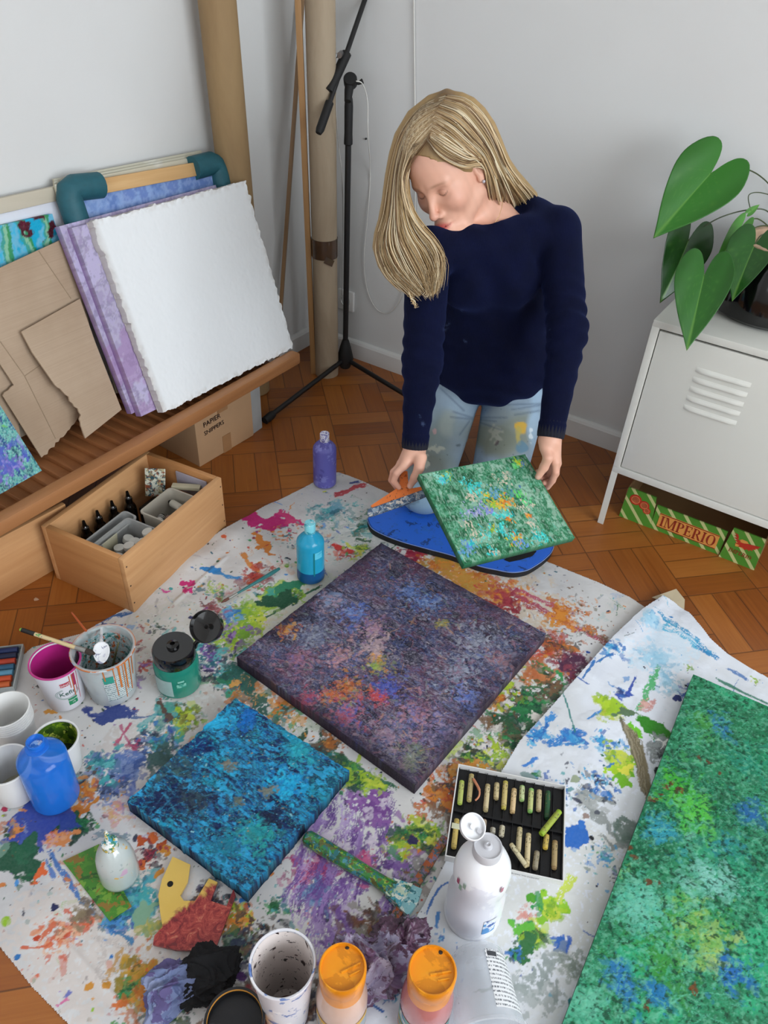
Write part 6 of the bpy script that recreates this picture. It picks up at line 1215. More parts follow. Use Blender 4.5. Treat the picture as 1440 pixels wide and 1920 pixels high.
def lidjar(label, base, top, rb_, body, band, seed):
    p, h, rb, rt = fitpot(base, top, rb_, rb_); o = empty('paint_jar', Matrix.Translation(Vector(p)), label, 'jar', 'paint jars with orange caps'); R = rb
    b = open_lathe([(0, 0), (R*.92, 0), (R, .005), (R, h*.48), (R*.97, h*.56), (R*.86, h*.66), (R*.80, h*.70)], 44); b.obj('body', body, o, sm=50)
    lr = R*.86; b = B(); b.lathe([(lr*.92, h*.66), (lr*.96, h*.665), (lr*.98, h*.80), (lr*1.02, h*.82), (lr*1.03, h*.965), (lr*.98, h*.985), (lr*.93, h*.985), (lr*.91, h*.955), (0, h*.955)], 44); c = b.obj('cap', ORL, o, sm=45)
    ca = camang(p); b = B()
    for w, dx in ((.0016, 0),): b.box((lr*.35*math.cos(ca+1.6), lr*.35*math.sin(ca+1.6), h*.955+.001), (lr*.9, .002, .003), Matrix.Rotation(ca+2.0, 4, 'Z'))
    b.box((lr*.55*math.cos(ca+1.2), lr*.55*math.sin(ca+1.2), h*.955+.0008), (lr*.5, .0018, .0024), Matrix.Rotation(ca+2.0, 4, 'Z')); b.obj('cap_ridge', ORL, c)
    r_ = random.Random(seed); b = B()
    for k in range(1): t = ca+PI+r_.uniform(-.4, .4); q = lr*.84; b.lathe([(.0032, 0), (.0026, .0006), (0, .0008)], 9, Matrix.Translation((q*math.cos(t), q*math.sin(t), h*.956)) @ Matrix.Diagonal((1, r_.uniform(.4, 1), 1, 1)))
    b.obj('dark_fleck', plain('dark fleck', '#2a2018', .5, .1, 50, 0), c)
    for z0, z1, mt in band: patch('printed_label', R, R, 1, h*z0, h*z1, 2.6, ca, mt, o)
    return o
lidjar('jar with an orange cap right beside the spattered white cup', (640, 1912), (616, 1812), 46, plain('creamy pink plastic', '#cfae9c', .25, .06, 14, .02, coat=.3), [(.05, .16, plain('band cream', '#c9bdb0', .5, .05, 40, 0)), (.18, .34, dabbed('band grey blue', '#8f98a0', ['#3f5f86', '#c9a24a'], .5, 40, .58)), (.34, .40, plain('band yellow', '#d0a53a', .5, .05, 40, 0))], 3)
lidjar('jar with an orange cap and pink paint beside the clear tub lying on its side', (792, 1915), (797, 1812), 47, plain('rosy plastic', '#b5706f', .22, .06, 14, .02, coat=.4), [(.05, .22, dabbed('band garden', '#5f7a78', ['#c9b52f', '#2f6f8a', '#b5706f'], .5, 50, .54)), (.24, .40, dabbed('band teal', '#6f9a94', ['#3f6f9a', '#cfd0c8'], .5, 40, .56))], 8)
# big white bottle with open cap
p, h, rb, rt = fitpot((884, 1712), (922, 1588), 56, 20); print('white bottle', h, rb); o = empty('paint_bottle', Matrix.Translation(Vector(p)), 'large white plastic bottle with its flip cap open in front of the oil pastel box', 'bottle', 'plastic paint bottles'); R = rb*.86
WB_ = dabbed('white bottle plastic', '#e9e9ee', ['#f2f2f5', '#e2e2ea'], .3, 6, .55, coat=.2)
b = open_lathe([(0, 0), (R*.96, 0), (R*1.08, .004), (R*1.1, .014), (R*1.08, h*.34), (R*1.0, h*.42), (R*.98, h*.50), (R*1.02, h*.60), (R*1.04, h*.68), (R*.98, h*.76), (R*.82, h*.84), (R*.58, h*.90), (R*.45, h*.92), (R*.45, h*.93)], 48); b.obj('body', WB_, o, sm=60)
CAPG = plain('cap grey white', '#c9c8cc', .35, .03, 15, .02); lr = R*.52
b = B(); b.lathe([(lr*.96, h*.915), (lr, h*.92), (lr, h*.985), (lr*.95, h), (lr*.9, h), (lr*.86, h*.99), (lr*.3, h*.99), (lr*.26, h*1.015), (lr*.14, h*1.02), (lr*.1, h*1.01), (0, h*1.01)], 36); cp = b.obj('cap', CAPG, o, sm=45)
q = p.copy(); q[2] += h; lc = dep(885, 1551, float((q-EYE)@CF)-.008); nrm = EYE-lc; nrm /= np.linalg.norm(nrm); nrm = nrm+np.array([.35, .2, 0]); m = frame(lc, np.cross(np.array([0, 0, 1.0]), nrm), ez=nrm); rl = px2m(lc, 25)
b = open_lathe([(0, -.004), (rl*.9, -.004), (rl, -.001), (rl, .006), (rl*.92, .006), (rl*.88, 0), (rl*.2, -.001), (rl*.2, .004), (0, .004)], 36); b.obj('flip_lid', WPL, o, o.matrix_world.inverted() @ m, sm=45)
hq = m @ Vector((0, 0, 0)); hd = Vector(lc-q); hd.z = 0; hd.normalize(); b = B(); a0_ = hd*lr*.95+Vector((0, 0, h*.97)); a1_ = Vector(lc-p)-hd*rl*.6; b.tube([a0_, (a0_+a1_)/2+Vector((0, 0, .003)), a1_], [.004, .0032, .004], 8); b.obj('hinge', CAPG, o)
ca = camang(p); patch('printed_label', R*1.09, R*1.09, 1, .03, .075, .5, ca+.75, dabbed('blue logo print', '#e2e6ee', ['#3f8fd0', '#2f5fae'], .4, 24, .55), o)
for da, z, c in ((-.75, .70, '#a84a6a'), (-.6, .66, '#8fae9a'), (-.45, .72, '#9ab0a0'), (.9, .74, '#b87a8a')): patch('paint_smudge', R*1.04, R*.98, 1, h*(z-.03), h*(z+.03), .12, ca+da, plain('smudge'+c, c, .5, .2, 90, .1), o, off=.0012)
# clear tub lying on its side, with a printed label
q0 = at(893, 1782, ZS); r0 = px2m(q0+np.array([0, 0, .045]), 52); q0 = at(893, 1790, .046); q1 = at(925, 1990, .056); ax_ = q1-q0; ax_[2] = 0; L = min(np.linalg.norm(ax_), .12); ax_ = ax_/np.linalg.norm(ax_); r1 = .054; r0 = .041
q0[2] = ZS+r0+.004; axv = ax_*L; axv[2] = (r1-r0-.001); m = frame(q0, np.cross(np.array([0, 0, 1.0]), axv), ez=axv); o = empty('clear_tub', m, 'empty clear plastic tub with a white label lying on its side at the bottom edge', 'tub')
CL2 = clear('clear tub film', '#eef2f6', .1, .17)
b = open_lathe([(0, .002), (r0*.8, .002), (r0*.9, 0), (r0, .004), (r1, L-.006), (r1+.004, L-.005), (r1+.005, L), (r1, L), (r1-.0015, L-.005), (r0-.0015, .006), (0, .005)], 48); b.obj('wall', CL2, o, sm=45)
up = m.to_3x3().inverted() @ Vector((0, 0, 1)); ua = math.atan2(up.y, up.x); dxs = -1 if (m.to_3x3().inverted() @ Vector((1, 0, 0))).x < 0 else 1
rt_side = m.to_3x3().inverted() @ Vector((1, 0, 0)); ra_ = math.atan2(rt_side.y, rt_side.x); da = ((ra_-ua+PI) % (2*PI))-PI; sg = 1 if da > 0 else -1
patch('paper_label', r0, r1, L, L*.12, L*.86, 1.0, ua+sg*.62, printed('tub lines', ink='#6a6e75', paper='#e9eaec'), o, off=.0008)
b = B()
for k in range(22):
    a = ua+sg*(.20+.016*k); w = .0006 if k % 3 else .0012; r = r0+(r1-r0)*.17+.0012; z = L*.15; b.box((r*math.cos(a), r*math.sin(a), z+.006), (.0004, w, .011), Matrix.Rotation(a, 4, 'Z'))
b.obj('barcode', plain('barcode ink', '#3a3c42', .5, .02, 9, 0), o, sm=0)
# ---- oil pastel box
c4 = [(861, 1431), (1062, 1474), (1057, 1652), (833, 1606)]; zb = ZS+.018; q = [at(x, y, zb) for x, y in c4]; ex = (q[1]-q[0])+(q[2]-q[3]); ex /= np.linalg.norm(ex); ey = (q[0]-q[3])+(q[1]-q[2]); ey -= ex*(ex@ey); ey /= np.linalg.norm(ey); Wb = (np.linalg.norm(q[1]-q[0])+np.linalg.norm(q[2]-q[3]))/2; Db = (np.linalg.norm(q[0]-q[3])+np.linalg.norm(q[1]-q[2]))/2; og_ = sum(q)/4-ex*Wb/2-ey*Db/2; og_[2] = ZS; m = frame(og_, ex, ey=ey); print('pastel box', Wb, Db)
o = empty('pastel_box', m, 'open white cardboard box of oil pastels behind the large white bottle', 'box'); T_ = .0022; BH = .018
WC2 = plain('white box card', '#dcdad8', .6, .03, 14, .05)
b = B()
for x, y, w, d in ((Wb/2, T_/2, Wb, T_), (Wb/2, Db-T_/2, Wb, T_), (T_/2, Db/2, T_, Db-2*T_), (Wb-T_/2, Db/2, T_, Db-2*T_)): b.box((x, y, BH/2), (w, d, BH))
b.box((Wb/2, Db/2, .001), (Wb-2*T_, Db-2*T_, .002)); b.obj('carton', WC2, o, sm=0)
text('lettering', 'ARTISTS OIL PASTELS', .0058, plain('pale print', '#a5a3a5', .6, .02, 9, 0), o, Matrix.Translation((Wb*.80, -.0003, .0115)) @ FRONT @ Matrix.Rotation(PI, 4, 'Z'), ext=.0001)
BT = plain('black flocked tray', '#0c0c0f', .4, .1, 90, .2, spec=.4); b = B(); b.box((Wb/2, Db/2, .004), (Wb-2*T_-.001, Db-2*T_-.001, .003)); b.box((Wb/2, Db*.5, .0085), (Wb-2*T_-.002, .004, .006))
nsl = 11
for k in range(nsl+1): x = T_+.0015+(Wb-2*T_-.003)*k/nsl; b.box((x, Db/2, .0082), (.0013, Db-2*T_-.003, .0058))
b.obj('slotted_tray', BT, o, sm=0)
zo = lambda X, Y: (780+X/3.691, 1400+Y/3.692)
def pastel(a_, c_, rpx, col, label, z=None, wrapc=None):
    z = z or ZS+.0115; q0, q1 = Vector(at(*zo(*a_), z)), Vector(at(*zo(*c_), z)); r = rpx*.00082; L = (q1-q0).length; m = frame(q0, q1-q0, ez=(0, 0, 1)); o = empty('oil_pastel', m, label, 'pastel', 'oil pastels in the white box')
    b = B(); b.tube([(0, 0, 0), (.0012, 0, 0), (L-.001, 0, 0), (L, 0, 0)], [r*.7, r, r, r*.8], 14); b.obj('stick', plain('stickc '+col, col, .6, .15, 60, .2), o)
    b = B(); b.tube([(L*.12, 0, 0), (L*.93, 0, 0)], [r*1.06, r*1.06], 14, cap=False); b.obj('paper_wrap', printed('wrap '+(wrapc or '#c9b98a'), paper=wrapc or '#c4b48c', ink='#5f5236') if not wrapc else dabbed('wrap '+wrapc, wrapc, ['#5a5236', '#7d7048', wrapc], .6, 160, .60), o)
R1 = [((318, 238), (302, 398), '#9fb04a', '#a8b060'), ((385, 192), (366, 378), '#a8975f', '#b0a070'), ((497, 262), (480, 448), '#a5956a', '#c4b48c'), ((560, 252), (553, 366), '#a08f66', '#bfae84'), ((620, 240), (606, 432), '#b0a24a', '#c0ad70'), ((680, 292), (666, 460), '#b89a6a', '#d0b488'), ((735, 272), (731, 376), '#8fae6a', '#b8c290'), ((798, 292), (788, 455), '#7fae5a', '#b4b878'), ((853, 302), (847, 446), '#b09a72', '#b8a880'), ((914, 310), (905, 498), '#1d4a2a', '#1f4f2f'),
      ((283, 502), (260, 704), '#a8924a', '#b8a058'), ((472, 505), (466, 572), '#7a5a4a', '#9a8a78'), ((532, 562), (530, 600), '#9a9484', '#a8a294'), ((598, 548), (590, 622), '#b8ae98', '#bdb59c'), ((719, 560), (706, 728), '#a89a70', '#b8aa84'), ((779, 602), (766, 828), '#b5a478', '#c8b78e'), ((838, 725), (822, 850), '#7a6f5a', '#8f8570'), ((905, 610), (893, 708), '#b89a3a', '#b89f50'), ((962, 652), (955, 848), '#8a7048', '#a08a60')]
WH = ['first', 'second', 'third', 'fourth', 'fifth', 'sixth', 'seventh', 'eighth', 'ninth', 'tenth']
for k, (a_, c_, c1, c2) in enumerate(R1):
    row = 'upper' if k < 10 else 'lower'; j = k if k < 10 else k-10
    pastel(a_, c_, 5.9, c1, WH[j]+' wrapped oil pastel from the left in the '+row+' row of the white box', wrapc=c2)
pastel((995, 445), (865, 608), 6.6, '#8fae2a', 'thick lime green oil pastel lying loose across the right side of the box', z=ZS+.021, wrapc='#93a03a')
pastel((655, 672), (766, 832), 5.2, '#b8a880', 'loose cream oil pastel lying aslant over the lower row of the box', z=ZS+.020, wrapc='#cfc4a0')
pts = [Vector(at(*zo(x, y), ZS+z_)) for x, y, z_ in ((398, 225, .018), (432, 285, .022), (440, 320, .024), (432, 350, .020), (410, 372, .016))]; b = B(); b.tube(spline(pts, 6), [.0028]*9+[.0018]*16, 8); tag(b.obj('pastel_wrapper', plain('peeled wrapper', '#c9825f', .6, .2, 90, .1), sm=60), 'peeled orange paper wrapper curling in the upper row of the pastel box', 'wrapper')
b = B(); q = Vector(at(*zo(276, 550), ZS+.0165)); b.box((0, 0, 0), (.0155, .011, .0012), bev=.0004); tag(b.obj('tape_strip', plain('cream tape', '#cfcfb0', .5, .03, 20, .05), mw=Matrix.Translation(q) @ Matrix.Rotation(math.atan2(ex[1], ex[0]), 4, 'Z')), 'cream tape strip around the leftmost pastel of the lower row', 'tape')
# ---- brushes and tools lying on the sheets
o, L = brush('paint_brush', 'thin brush with a teal handle lying on the sheet left of the turquoise bottle', (524, 1066), ZS+.006, (415, 1130), ZS+.004, .0052, .0028, plain('teal lacquer', '#2f6f70', .3, .15, 40, .02), plain('brown bristles', '#6a4338', .9, .2, 300, .4), group=None)
q0, q1 = Vector(at(572, 1568, ZS+.012)), Vector(at(772, 1688, ZS+.010)); m = frame(q0, q1-q0, ez=(0, 0, 1)); L = (q1-q0).length; o = empty('flat_brush', m, 'fat brush with a green painted round handle lying on the purple stained sheet', 'brush')
GP = dabbed('green painted handle', '#2f7a34', ['#1f4f2a', '#4a94a0', '#8fae3a', '#1f6a70', '#5f5a2a'], .3, 45, .55, coat=.3)
b = B(); b.tube([(0, 0, 0), (.006, 0, 0), (L*.2, 0, 0), (L*.45, 0, 0), (L*.68, 0, 0), (L*.76, 0, -.001), (L*.84, 0, -.002)], [.009, .0140, .0148, .0138, .0122, .0128, .0155], 20); b.obj('handle', GP, o, sm=60)
b = B(); b.prism([(L*.80, -.015), (L*.92, -.021), (L*.95, -.024), (L*.95, .024), (L*.92, .021), (L*.80, .015)], -.010, .006); b.obj('ferrule', dabbed('painted ferrule', '#3f8fa0', ['#b8c9b0', '#2f6a50', '#d0d5c8'], .35, 60, .54), o)
b = B(); b.prism([(L*.94, -.023), (L*1.03, -.026), (L*1.05, 0), (L*1.03, .026), (L*.94, .023)], -.010, .002); b.obj('bristles', dabbed('teal bristles', '#7fb0b5', ['#2f6f7a', '#cfd9d0'], .7, 70, .55), o)
# long dark stick along the paper edge
q0, q1 = Vector(at(836, 1570, ZS+.004)), Vector(at(700, 1782, ZS+.004)); m = frame(q0, q1-q0, ez=(0, 0, 1)); L = (q1-q0).length; b = B(); b.box((L/2, 0, 0), (L, .016, .007), bev=.002)
tag(b.obj('paint_stick', dabbed('daubed wood', '#5a4236', ['#3f5a6a', '#8a5f3a', '#2f4a3a', '#7a6a85', '#a5532a'], .5, 40, .52), mw=m), 'paint daubed wooden stick lying along the left edge of the white paper', 'stick')
# green painted card
q = [(118, 1615), (186, 1583), (247, 1700), (206, 1728)]; q = [Vector(at(*c, ZS)) for c in q]; b = B(); b.add([v for v in q]+[v+Vector((0, 0, .0012)) for v in q], [[3, 2, 1, 0], [4, 5, 6, 7], [0, 1, 5, 4], [1, 2, 6, 5], [2, 3, 7, 6], [3, 0, 4, 7]])
tag(b.obj('painted_card', dabbed('grass green paint', '#3f7a24', ['#2a5a1f', '#6f9a35', '#8a6a2a', '#4f8a2a'], .4, 32, .54), sm=0), 'green painted card strip lying beside the translucent squeeze bottle', 'card')
# yellow plate with a hole, red paint below
poly = [(324, 1607), (357, 1622), (352, 1655), (338, 1680), (345, 1690), (366, 1690), (392, 1648), (408, 1655), (395, 1690), (425, 1700), (438, 1668), (442, 1680), (402, 1786), (372, 1783), (330, 1782), (287, 1772), (290, 1755), (305, 1738), (301, 1715), (297, 1680), (304, 1650)]
q = [at(*c, ZS+.004) for c in poly]; cx = sum(q)/len(q); b = B(); b.prism([(v[0]-cx[0], v[1]-cx[1]) for v in q][::-1], .001, .006)
t = NT('yellow plastic with red paint'); v = t.coord(); n = t.noise(v, 26, 6, .65, .8); sp = t.n('ShaderNodeSeparateXYZ'); t.l(v, sp.inputs[0])
g = t.n('ShaderNodeMath', operation='MULTIPLY_ADD'); t.l(sp.outputs[1], g.inputs[0]); g.inputs[1].default_value = -9.0; g.inputs[2].default_value = .02; g2 = t.n('ShaderNodeMath', operation='MULTIPLY_ADD'); t.l(sp.outputs[0], g2.inputs[0]); g2.inputs[1].default_value = 9.0; t.l(g.outputs[0], g2.inputs[2])
g3 = t.n('ShaderNodeMath', operation='ADD'); t.l(g2.outputs[0], g3.inputs[0]); t.l(n, g3.inputs[1]); m_ = t.ramp(g3.outputs[0], [(.42, 0.0), (.56, 1.0)])
redc = t.ramp(t.noise(t.coord(scale=(1, 1, 1)), 60, 6, .7, 1.5), [(.3, '#3f0f14'), (.45, '#8a1f26'), (.6, '#b84a3f'), (.75, '#d9a07a')]); t.base(t.mix(m_, t.mix(t.noise(v, 12), '#d9b04a', '#e3bf62'), redc)); t.set(rough=.3, coat=.3); t.bump(n, .35, .003)
yp = b.obj('yellow_plate', t.m, mw=Matrix.Translation(Vector((cx[0], cx[1], ZS)))); tag(yp, 'yellow forked plastic plate smeared with dark red paint under the small blue canvas', 'plate')
b = B(); hq = at(319, 1657, ZS+.007); b.lathe([(0, .0), (.0052, .0), (.0052, .0006), (0, .0006)], 20); b.obj('hole', plain('hole dark', '#0c0a08', .9, .05, 9, 0), yp, Matrix.Translation((hq[0]-cx[0], hq[1]-cx[1], .0058)))
# rags
def rag(name, label, c, rad, h, mat, seed, squash=1.0, rot=0, tail=None, group='paint rags'):
    """crumpled cloth: a folded lump from a noisy closed surface lying on the sheet"""
    r = np.random.RandomState(seed); pos = at(*c, ZS); ds = [r.randn(3) for _ in range(26)]; ds = [d/np.linalg.norm(d) for d in ds]; fr_ = r.uniform(3, 9, 26); ph = r.uniform(0, 6, 26)
    t_ = bmesh.new(); bmesh.ops.create_icosphere(t_, subdivisions=6, radius=1.0)
    rg = lambda q, k: (1-abs(math.sin(fr_[k]*q+ph[k])))**2
    for v in t_.verts:
        d = np.array(v.co); w_ = [d@x for x in ds[:8]]; wr = d+.16*np.array([math.sin(5*w_[0]+ph[0]), math.sin(5*w_[1]+ph[1]), math.sin(5*w_[2]+ph[2])]); e_ = [wr@x for x in ds]
        lobe = math.sin(2.3*e_[0]+ph[3])+math.sin(2.9*e_[1]+ph[4])+.7*math.sin(4*e_[2]+ph[5])
        s_ = max(rg(e_[8]*.45, 8), rg(e_[9]*.5, 9), rg(e_[10]*.5, 10))*.34+max(rg(e_[11], 11), rg(e_[12], 12), rg(e_[13], 13))*.17+max(rg(e_[14]*2.2, 14), rg(e_[15]*2.4, 15))*.06
        k_ = .66+.13*lobe+s_*.85; x, y, z = d*k_
        if tail is not None:
            w = max(0, d[0]*math.cos(tail[0])+d[1]*math.sin(tail[0])); e = w**6*tail[1]; x += math.cos(tail[0])*e; y += math.sin(tail[0])*e; z *= (1-.6*min(1, w**4))
        v.co = Vector((x*rad, y*rad*squash, max(0, .40+z*.62)*h))
    t_.transform(Matrix.Rotation(rot, 4, 'Z')); b = B(); b.join(t_); return tag(b.obj(name, mat, mw=Matrix.Translation(Vector(pos)), sm=50), label, 'rag', group)
PR_ = dabbed('purple rag cloth', '#8a829c', ['#5f3c58', '#a59db4', '#4a2a42', '#74587c'], .4, 15, .53, sheen=.2); PR_.node_tree
rag('cloth_rag', 'crumpled white and purple plastic rag behind the orange capped jars', (684, 1842), .078, .135, PR_, 5, .62, .12)
rag('cloth_rag', 'dark purple end of the crumpled rag towards the white paper sheet', (752, 1778), .052, .062, dabbed('dark purple rag', '#4f3448', ['#8d8398', '#2a1826', '#6a4a60'], .4, 26, .52), 9, .8, .2)
rag('cloth_rag', 'bluish grey twisted cloth rag left of the black one', (318, 1858), .046, .044, dabbed('blue grey cloth', '#6a769c', ['#4f5a85', '#8790b0', '#5f5685'], .8, 14, .54), 13, .75, .6, tail=(-2.2, .9))
rag('cloth_rag', 'black crumpled cloth rag left of the pot of black paint', (385, 1840), .050, .040, plain('black cloth', '#0c0c10', .9, .2, 60, .4), 17, .9, .2)
# wood chips on the parquet
for (x, y), k in (((68, 1124), 0), ((113, 1081), 1), ((128, 1088), 2)):
    b = B(); r_ = random.Random(k+2); s_ = (.006, .004, .0025)[k]; b.prism([(s_*math.cos(t)*r_.uniform(.6, 1.2), s_*math.sin(t)*r_.uniform(.6, 1.2)) for t in [i*PI/3 for i in range(6)]], 0, .0012); tag(b.obj('wood_chip', plain('paper scrap', '#c9a98f', .8, .1, 90, .1), mw=Matrix.Translation(Vector(at(x, y, .0002)))), ['pale scrap of paper on the parquet between drawer and pastel case', 'small wood splinter at the left corner of the pine crate', 'tiny splinter beside the left corner of the pine crate'][k], 'scrap', 'scraps on the parquet')
# ---- crate contents
CI = crate.matrix_world
def inC(x, y, z=.0115): return CI @ Vector((x, y, z))
def cpx(px, py, z):   # crate local coordinates of a pixel at local height z
    v = CI.inverted() @ Vector(at(px, py, z)); return v.x, v.y
AMB = plain('black brown glass', '#0d0b0a', .2, .1, 30, 0, coat=.4)
for k, (px, py) in enumerate(((153, 985), (183, 968), (211, 950), (240, 932))):
    x, y = cpx(px, py, .115); y = min(y, WC-.034); o = empty('dropper_bottle', CI @ Matrix.Translation((x, y, .0115)), ['nearest the left end', 'second from the left end', 'third from the left end', 'farthest from the left end'][k]+' of the dark ink bottles in the pine crate', 'bottle', 'dark ink bottles in the crate'); r = .0165
    b = B(); b.lathe([(0, 0), (r*.95, 0), (r, .003), (r, .07), (r*.8, .08), (r*.5, .086), (r*.5, .09)], 28); b.obj('body', AMB, o, sm=50)
    b = B(); b.lathe([(r*.56, .086), (r*.6, .088), (r*.58, .102), (r*.4, .104), (r*.3, .112), (r*.22, .122), (0, .124)], 20); b.obj('cap', BLK if k != 1 else BLK, o, sm=50)
b = B(); b.box((0, 0, .03), (.07, .05, .06), bev=.004); x, y = cpx(290, 945, .07); tag(b.obj('black_case', plain('matte black case', '#0a0a0c', .7, .1, 40, 0), mw=CI @ Matrix.Translation((x, y, .0115))), 'black case standing in the far corner of the pine crate', 'case')
x, y = cpx(297, 925, .12); p_ = CI.inverted() @ Vector(at(292, 915, .14)); b = B(); b.box((0, 0, 0), (.052, .003, .085), bev=.001)
pc_ = b.obj('picture_card', dabbed('marbled card', '#7a7256', ['#3f6a7a', '#b8ae8a', '#8a4a2f', '#2f4f5a', '#cfd0c0'], .4, 40, .52), mw=CI @ Matrix.Translation((LC-.060, WC-.075, .128)) @ Matrix.Rotation(-.95, 4, 'Z') @ Matrix.Rotation(.12, 4, 'Y') @ Matrix.Rotation(-.1, 4, 'X')); tag(pc_, 'small marbled picture card standing upright in the far corner of the pine crate', 'card')
def softbox(name, label, x0, x1, y0, y1, h, mat, z=.0115, rot=0, tilt=None, taper=.08, wall=.0014):
    w, d = x1-x0, y1-y0; o = empty(name, CI @ Matrix.Translation(((x0+x1)/2, (y0+y1)/2, z)) @ Matrix.Rotation(rot, 4, 'Z') @ (tilt or Matrix.Identity(4)), label, 'tub', 'plastic tubs in the crate')
    def ring(sx, sy, z_, r=.012, n=6):
        out = []
        for cx, cy, a0 in ((1, 1, 0), (-1, 1, PI/2), (-1, -1, PI), (1, -1, 3*PI/2)):
            for k in range(n+1): a = a0+PI/2*k/n; out.append(Vector((cx*(sx-r)+r*math.cos(a), cy*(sy-r)+r*math.sin(a), z_)))
        return out
    k = 1-taper; rings = [ring(w/2*k, d/2*k, 0), ring(w/2, d/2, h-.004), ring(w/2+.003, d/2+.003, h-.004), ring(w/2+.003, d/2+.003, h), ring(w/2-wall, d/2-wall, h), ring(w/2*k-wall, d/2*k-wall, .002)]
    n = len(rings[0]); vs = [v for r_ in rings for v in r_]; fs = [[i*n+j, i*n+(j+1) % n, (i+1)*n+(j+1) % n, (i+1)*n+j] for i in range(len(rings)-1) for j in range(n)]+[list(range(n))[::-1], [(len(rings)-1)*n+j for j in range(n)]]
    b = B(); b.add(vs, fs); b.obj('wall', mat, o, sm=30); return o
GYP = clear('cloudy grey plastic', '#b9bab8', .25, .7); CRM = plain('cream plastic', '#bdb6a8', .4, .03, 14, .03)
softbox('plastic_tub', 'cloudy plastic tub full of white screw lids in the near corner of the crate', .020, .150, .020, .125, .128, GYP)
softbox('plastic_tub', 'grey plastic tub leaning behind the one full of white lids', .028, .175, .134, .172, .118, plain('grey tub plastic', '#a5a6a4', .35, .03, 14, .03), tilt=Matrix.Rotation(.12, 4, 'X'))
softbox('plastic_tub', 'cream plastic tub holding paint tubes at the right of the crate', .185, .300, .020, .115, .128, CRM)
LID = plain('white screw lid', '#dcdad2', .4, .02, 12, .03); lp = [(.045, .035, .070, .1), (.075, .055, .078, -.1), (.082, .028, .062, 0), (.108, .040, .072, .15), (.050, .070, .055, .2), (.135, .050, .080, -.2), (.110, .072, .058, .1), (.08, .095, .05, 0), (.05, .10, .048, .1), (.118, .1, .05, .3)]
for k, (x, y, z, t) in enumerate(lp):
    b = B(); b.lathe([(0, -.011), (.0125, -.011), (.013, -.009), (.0135, .0), (.0128, .003), (0, .0035)], 26); tag(b.obj('screw_lid', LID, mw=CI @ Matrix.Translation((x, y, z+.056)) @ Matrix.Rotation(t, 4, 'X') @ Matrix.Rotation(t*.7, 4, 'Y')), 'round white screw lid in the cloudy tub of the pine crate', 'lid', 'white lids in the cloudy tub')
b = B(); b.box((0, 0, 0), (.05, .0012, .05), bev=.0003); tag(b.obj('paper_slip', plain('cream slip', '#c9c4a8', .7, .03, 20, .05), mw=CI @ Matrix.Translation((.07, .113, .112)) @ Matrix.Rotation(.15, 4, 'X')), 'cream paper slip standing at the back of the cloudy tub', 'paper')
for k, (x, y, rz, c, n_) in enumerate(((.215, .085, .5, '#d9d6cf', 'white tube with black rings lying in the cream tub'), (.245, .05, -.3, '#b5907a', 'pinkish brown paint tube in the cream tub'), (.275, .08, 1.2, '#cfcabc', 'pale paint tube at the right of the cream tub'), (.21, .045, .9, '#8a6a5f', 'dark red brown paint tube in the cream tub'))):
    m = CI @ Matrix.Translation((x, y, .100+.006*k)) @ Matrix.Rotation(rz, 4, 'Z') @ Matrix.Rotation(.25, 4, 'Y'); o = empty('paint_tube', m, n_, 'tube', 'paint tubes in the crate')
    b = B(); b.tube([(-.03, 0, 0), (-.028, 0, 0), (.018, 0, 0), (.022, 0, 0)], [.006, .010, .010, .005], 16); b.obj('body', plain('tube '+c, c, .4, .06, 60, .1), o); b = B(); b.tube([(.021, 0, 0), (.033, 0, 0)], [.006, .0055], 14); b.obj('cap', BLK, o)
    if k == 0:
        for xx in (-.018, .002, .010): b = B(); b.tube([(xx, 0, 0), (xx+.004, 0, 0)], [.0103, .0103], 16); b.obj('black_ring', BLK, o)
b = B(); b.box((0, 0, 0), (.075, .018, .010), bev=.0015); tag(b.obj('cream_ruler', plain('cream plastic bar', '#bfb79c', .5, .05, 30, .05), mw=CI @ Matrix.Translation((LC-.042, .085, .135)) @ Matrix.Rotation(-1.15, 4, 'Z')), 'cream coloured bar lying beside the cream tub at the end of the crate', 'bar')
b = B(); b.box((0, 0, 0), (.10, .004, .06), bev=.0015); tag(b.obj('spiral_notebook', plain('grey lilac cover', '#a8a2ae', .5, .04, 30, .05), mw=CI @ Matrix.Translation((LC-.019, .085, .125)) @ Matrix.Rotation(PI/2-.0, 4, 'Z')), 'grey notebook standing against the far end board of the pine crate', 'notebook')
nb = bpy.data.objects['spiral_notebook']
for k in range(7): b = B(); b.tube([(.050-.0*k, -.0035, -.024+.008*k), (.041, -.0036, -.024+.008*k)], .0012, 6); b.obj('binding_ring', BLK, nb)
# ================================================================== the kneeling person, pad, held canvas, spreader
def pjn(V):
    v = V-EYE; d = v@CF; return 720+FPX*(v@CR)/d, 960-FPX*(v@CU)/d, d
HS = .96; HL_, HN_, HU_ = np.array([.7057, -.627, .330]), np.array([-.4716, -.7632, -.4417]), np.array([-.5288, -.1561, .8343])
HC = EYE+.96*(np.array([.1015, 1.8028, .9039+0])-EYE)
HR = np.stack([HL_, HN_, HU_])          # rows: local axes in world
def hw(l, n, u): return HC+HS*(l*HL_+n*HN_+u*HU_)
SK = None
person = empty('person', Matrix.Translation(Vector((.25, 1.80, 0.0))), 'person with long blond hair in navy sweater and stained jeans kneeling on blue pad', 'person')
PI_ = person.matrix_world.inverted()
NB = np.array([.193, 1.795, .815]); LS = dep(1047, 434, 1.725); RS = dep(803, 470, 1.66); LE = dep(1064, 622, 1.69); LW = dep(1031, 826, 1.705); RE = dep(792, 680, 1.685); RW = dep(777, 846, 1.735)
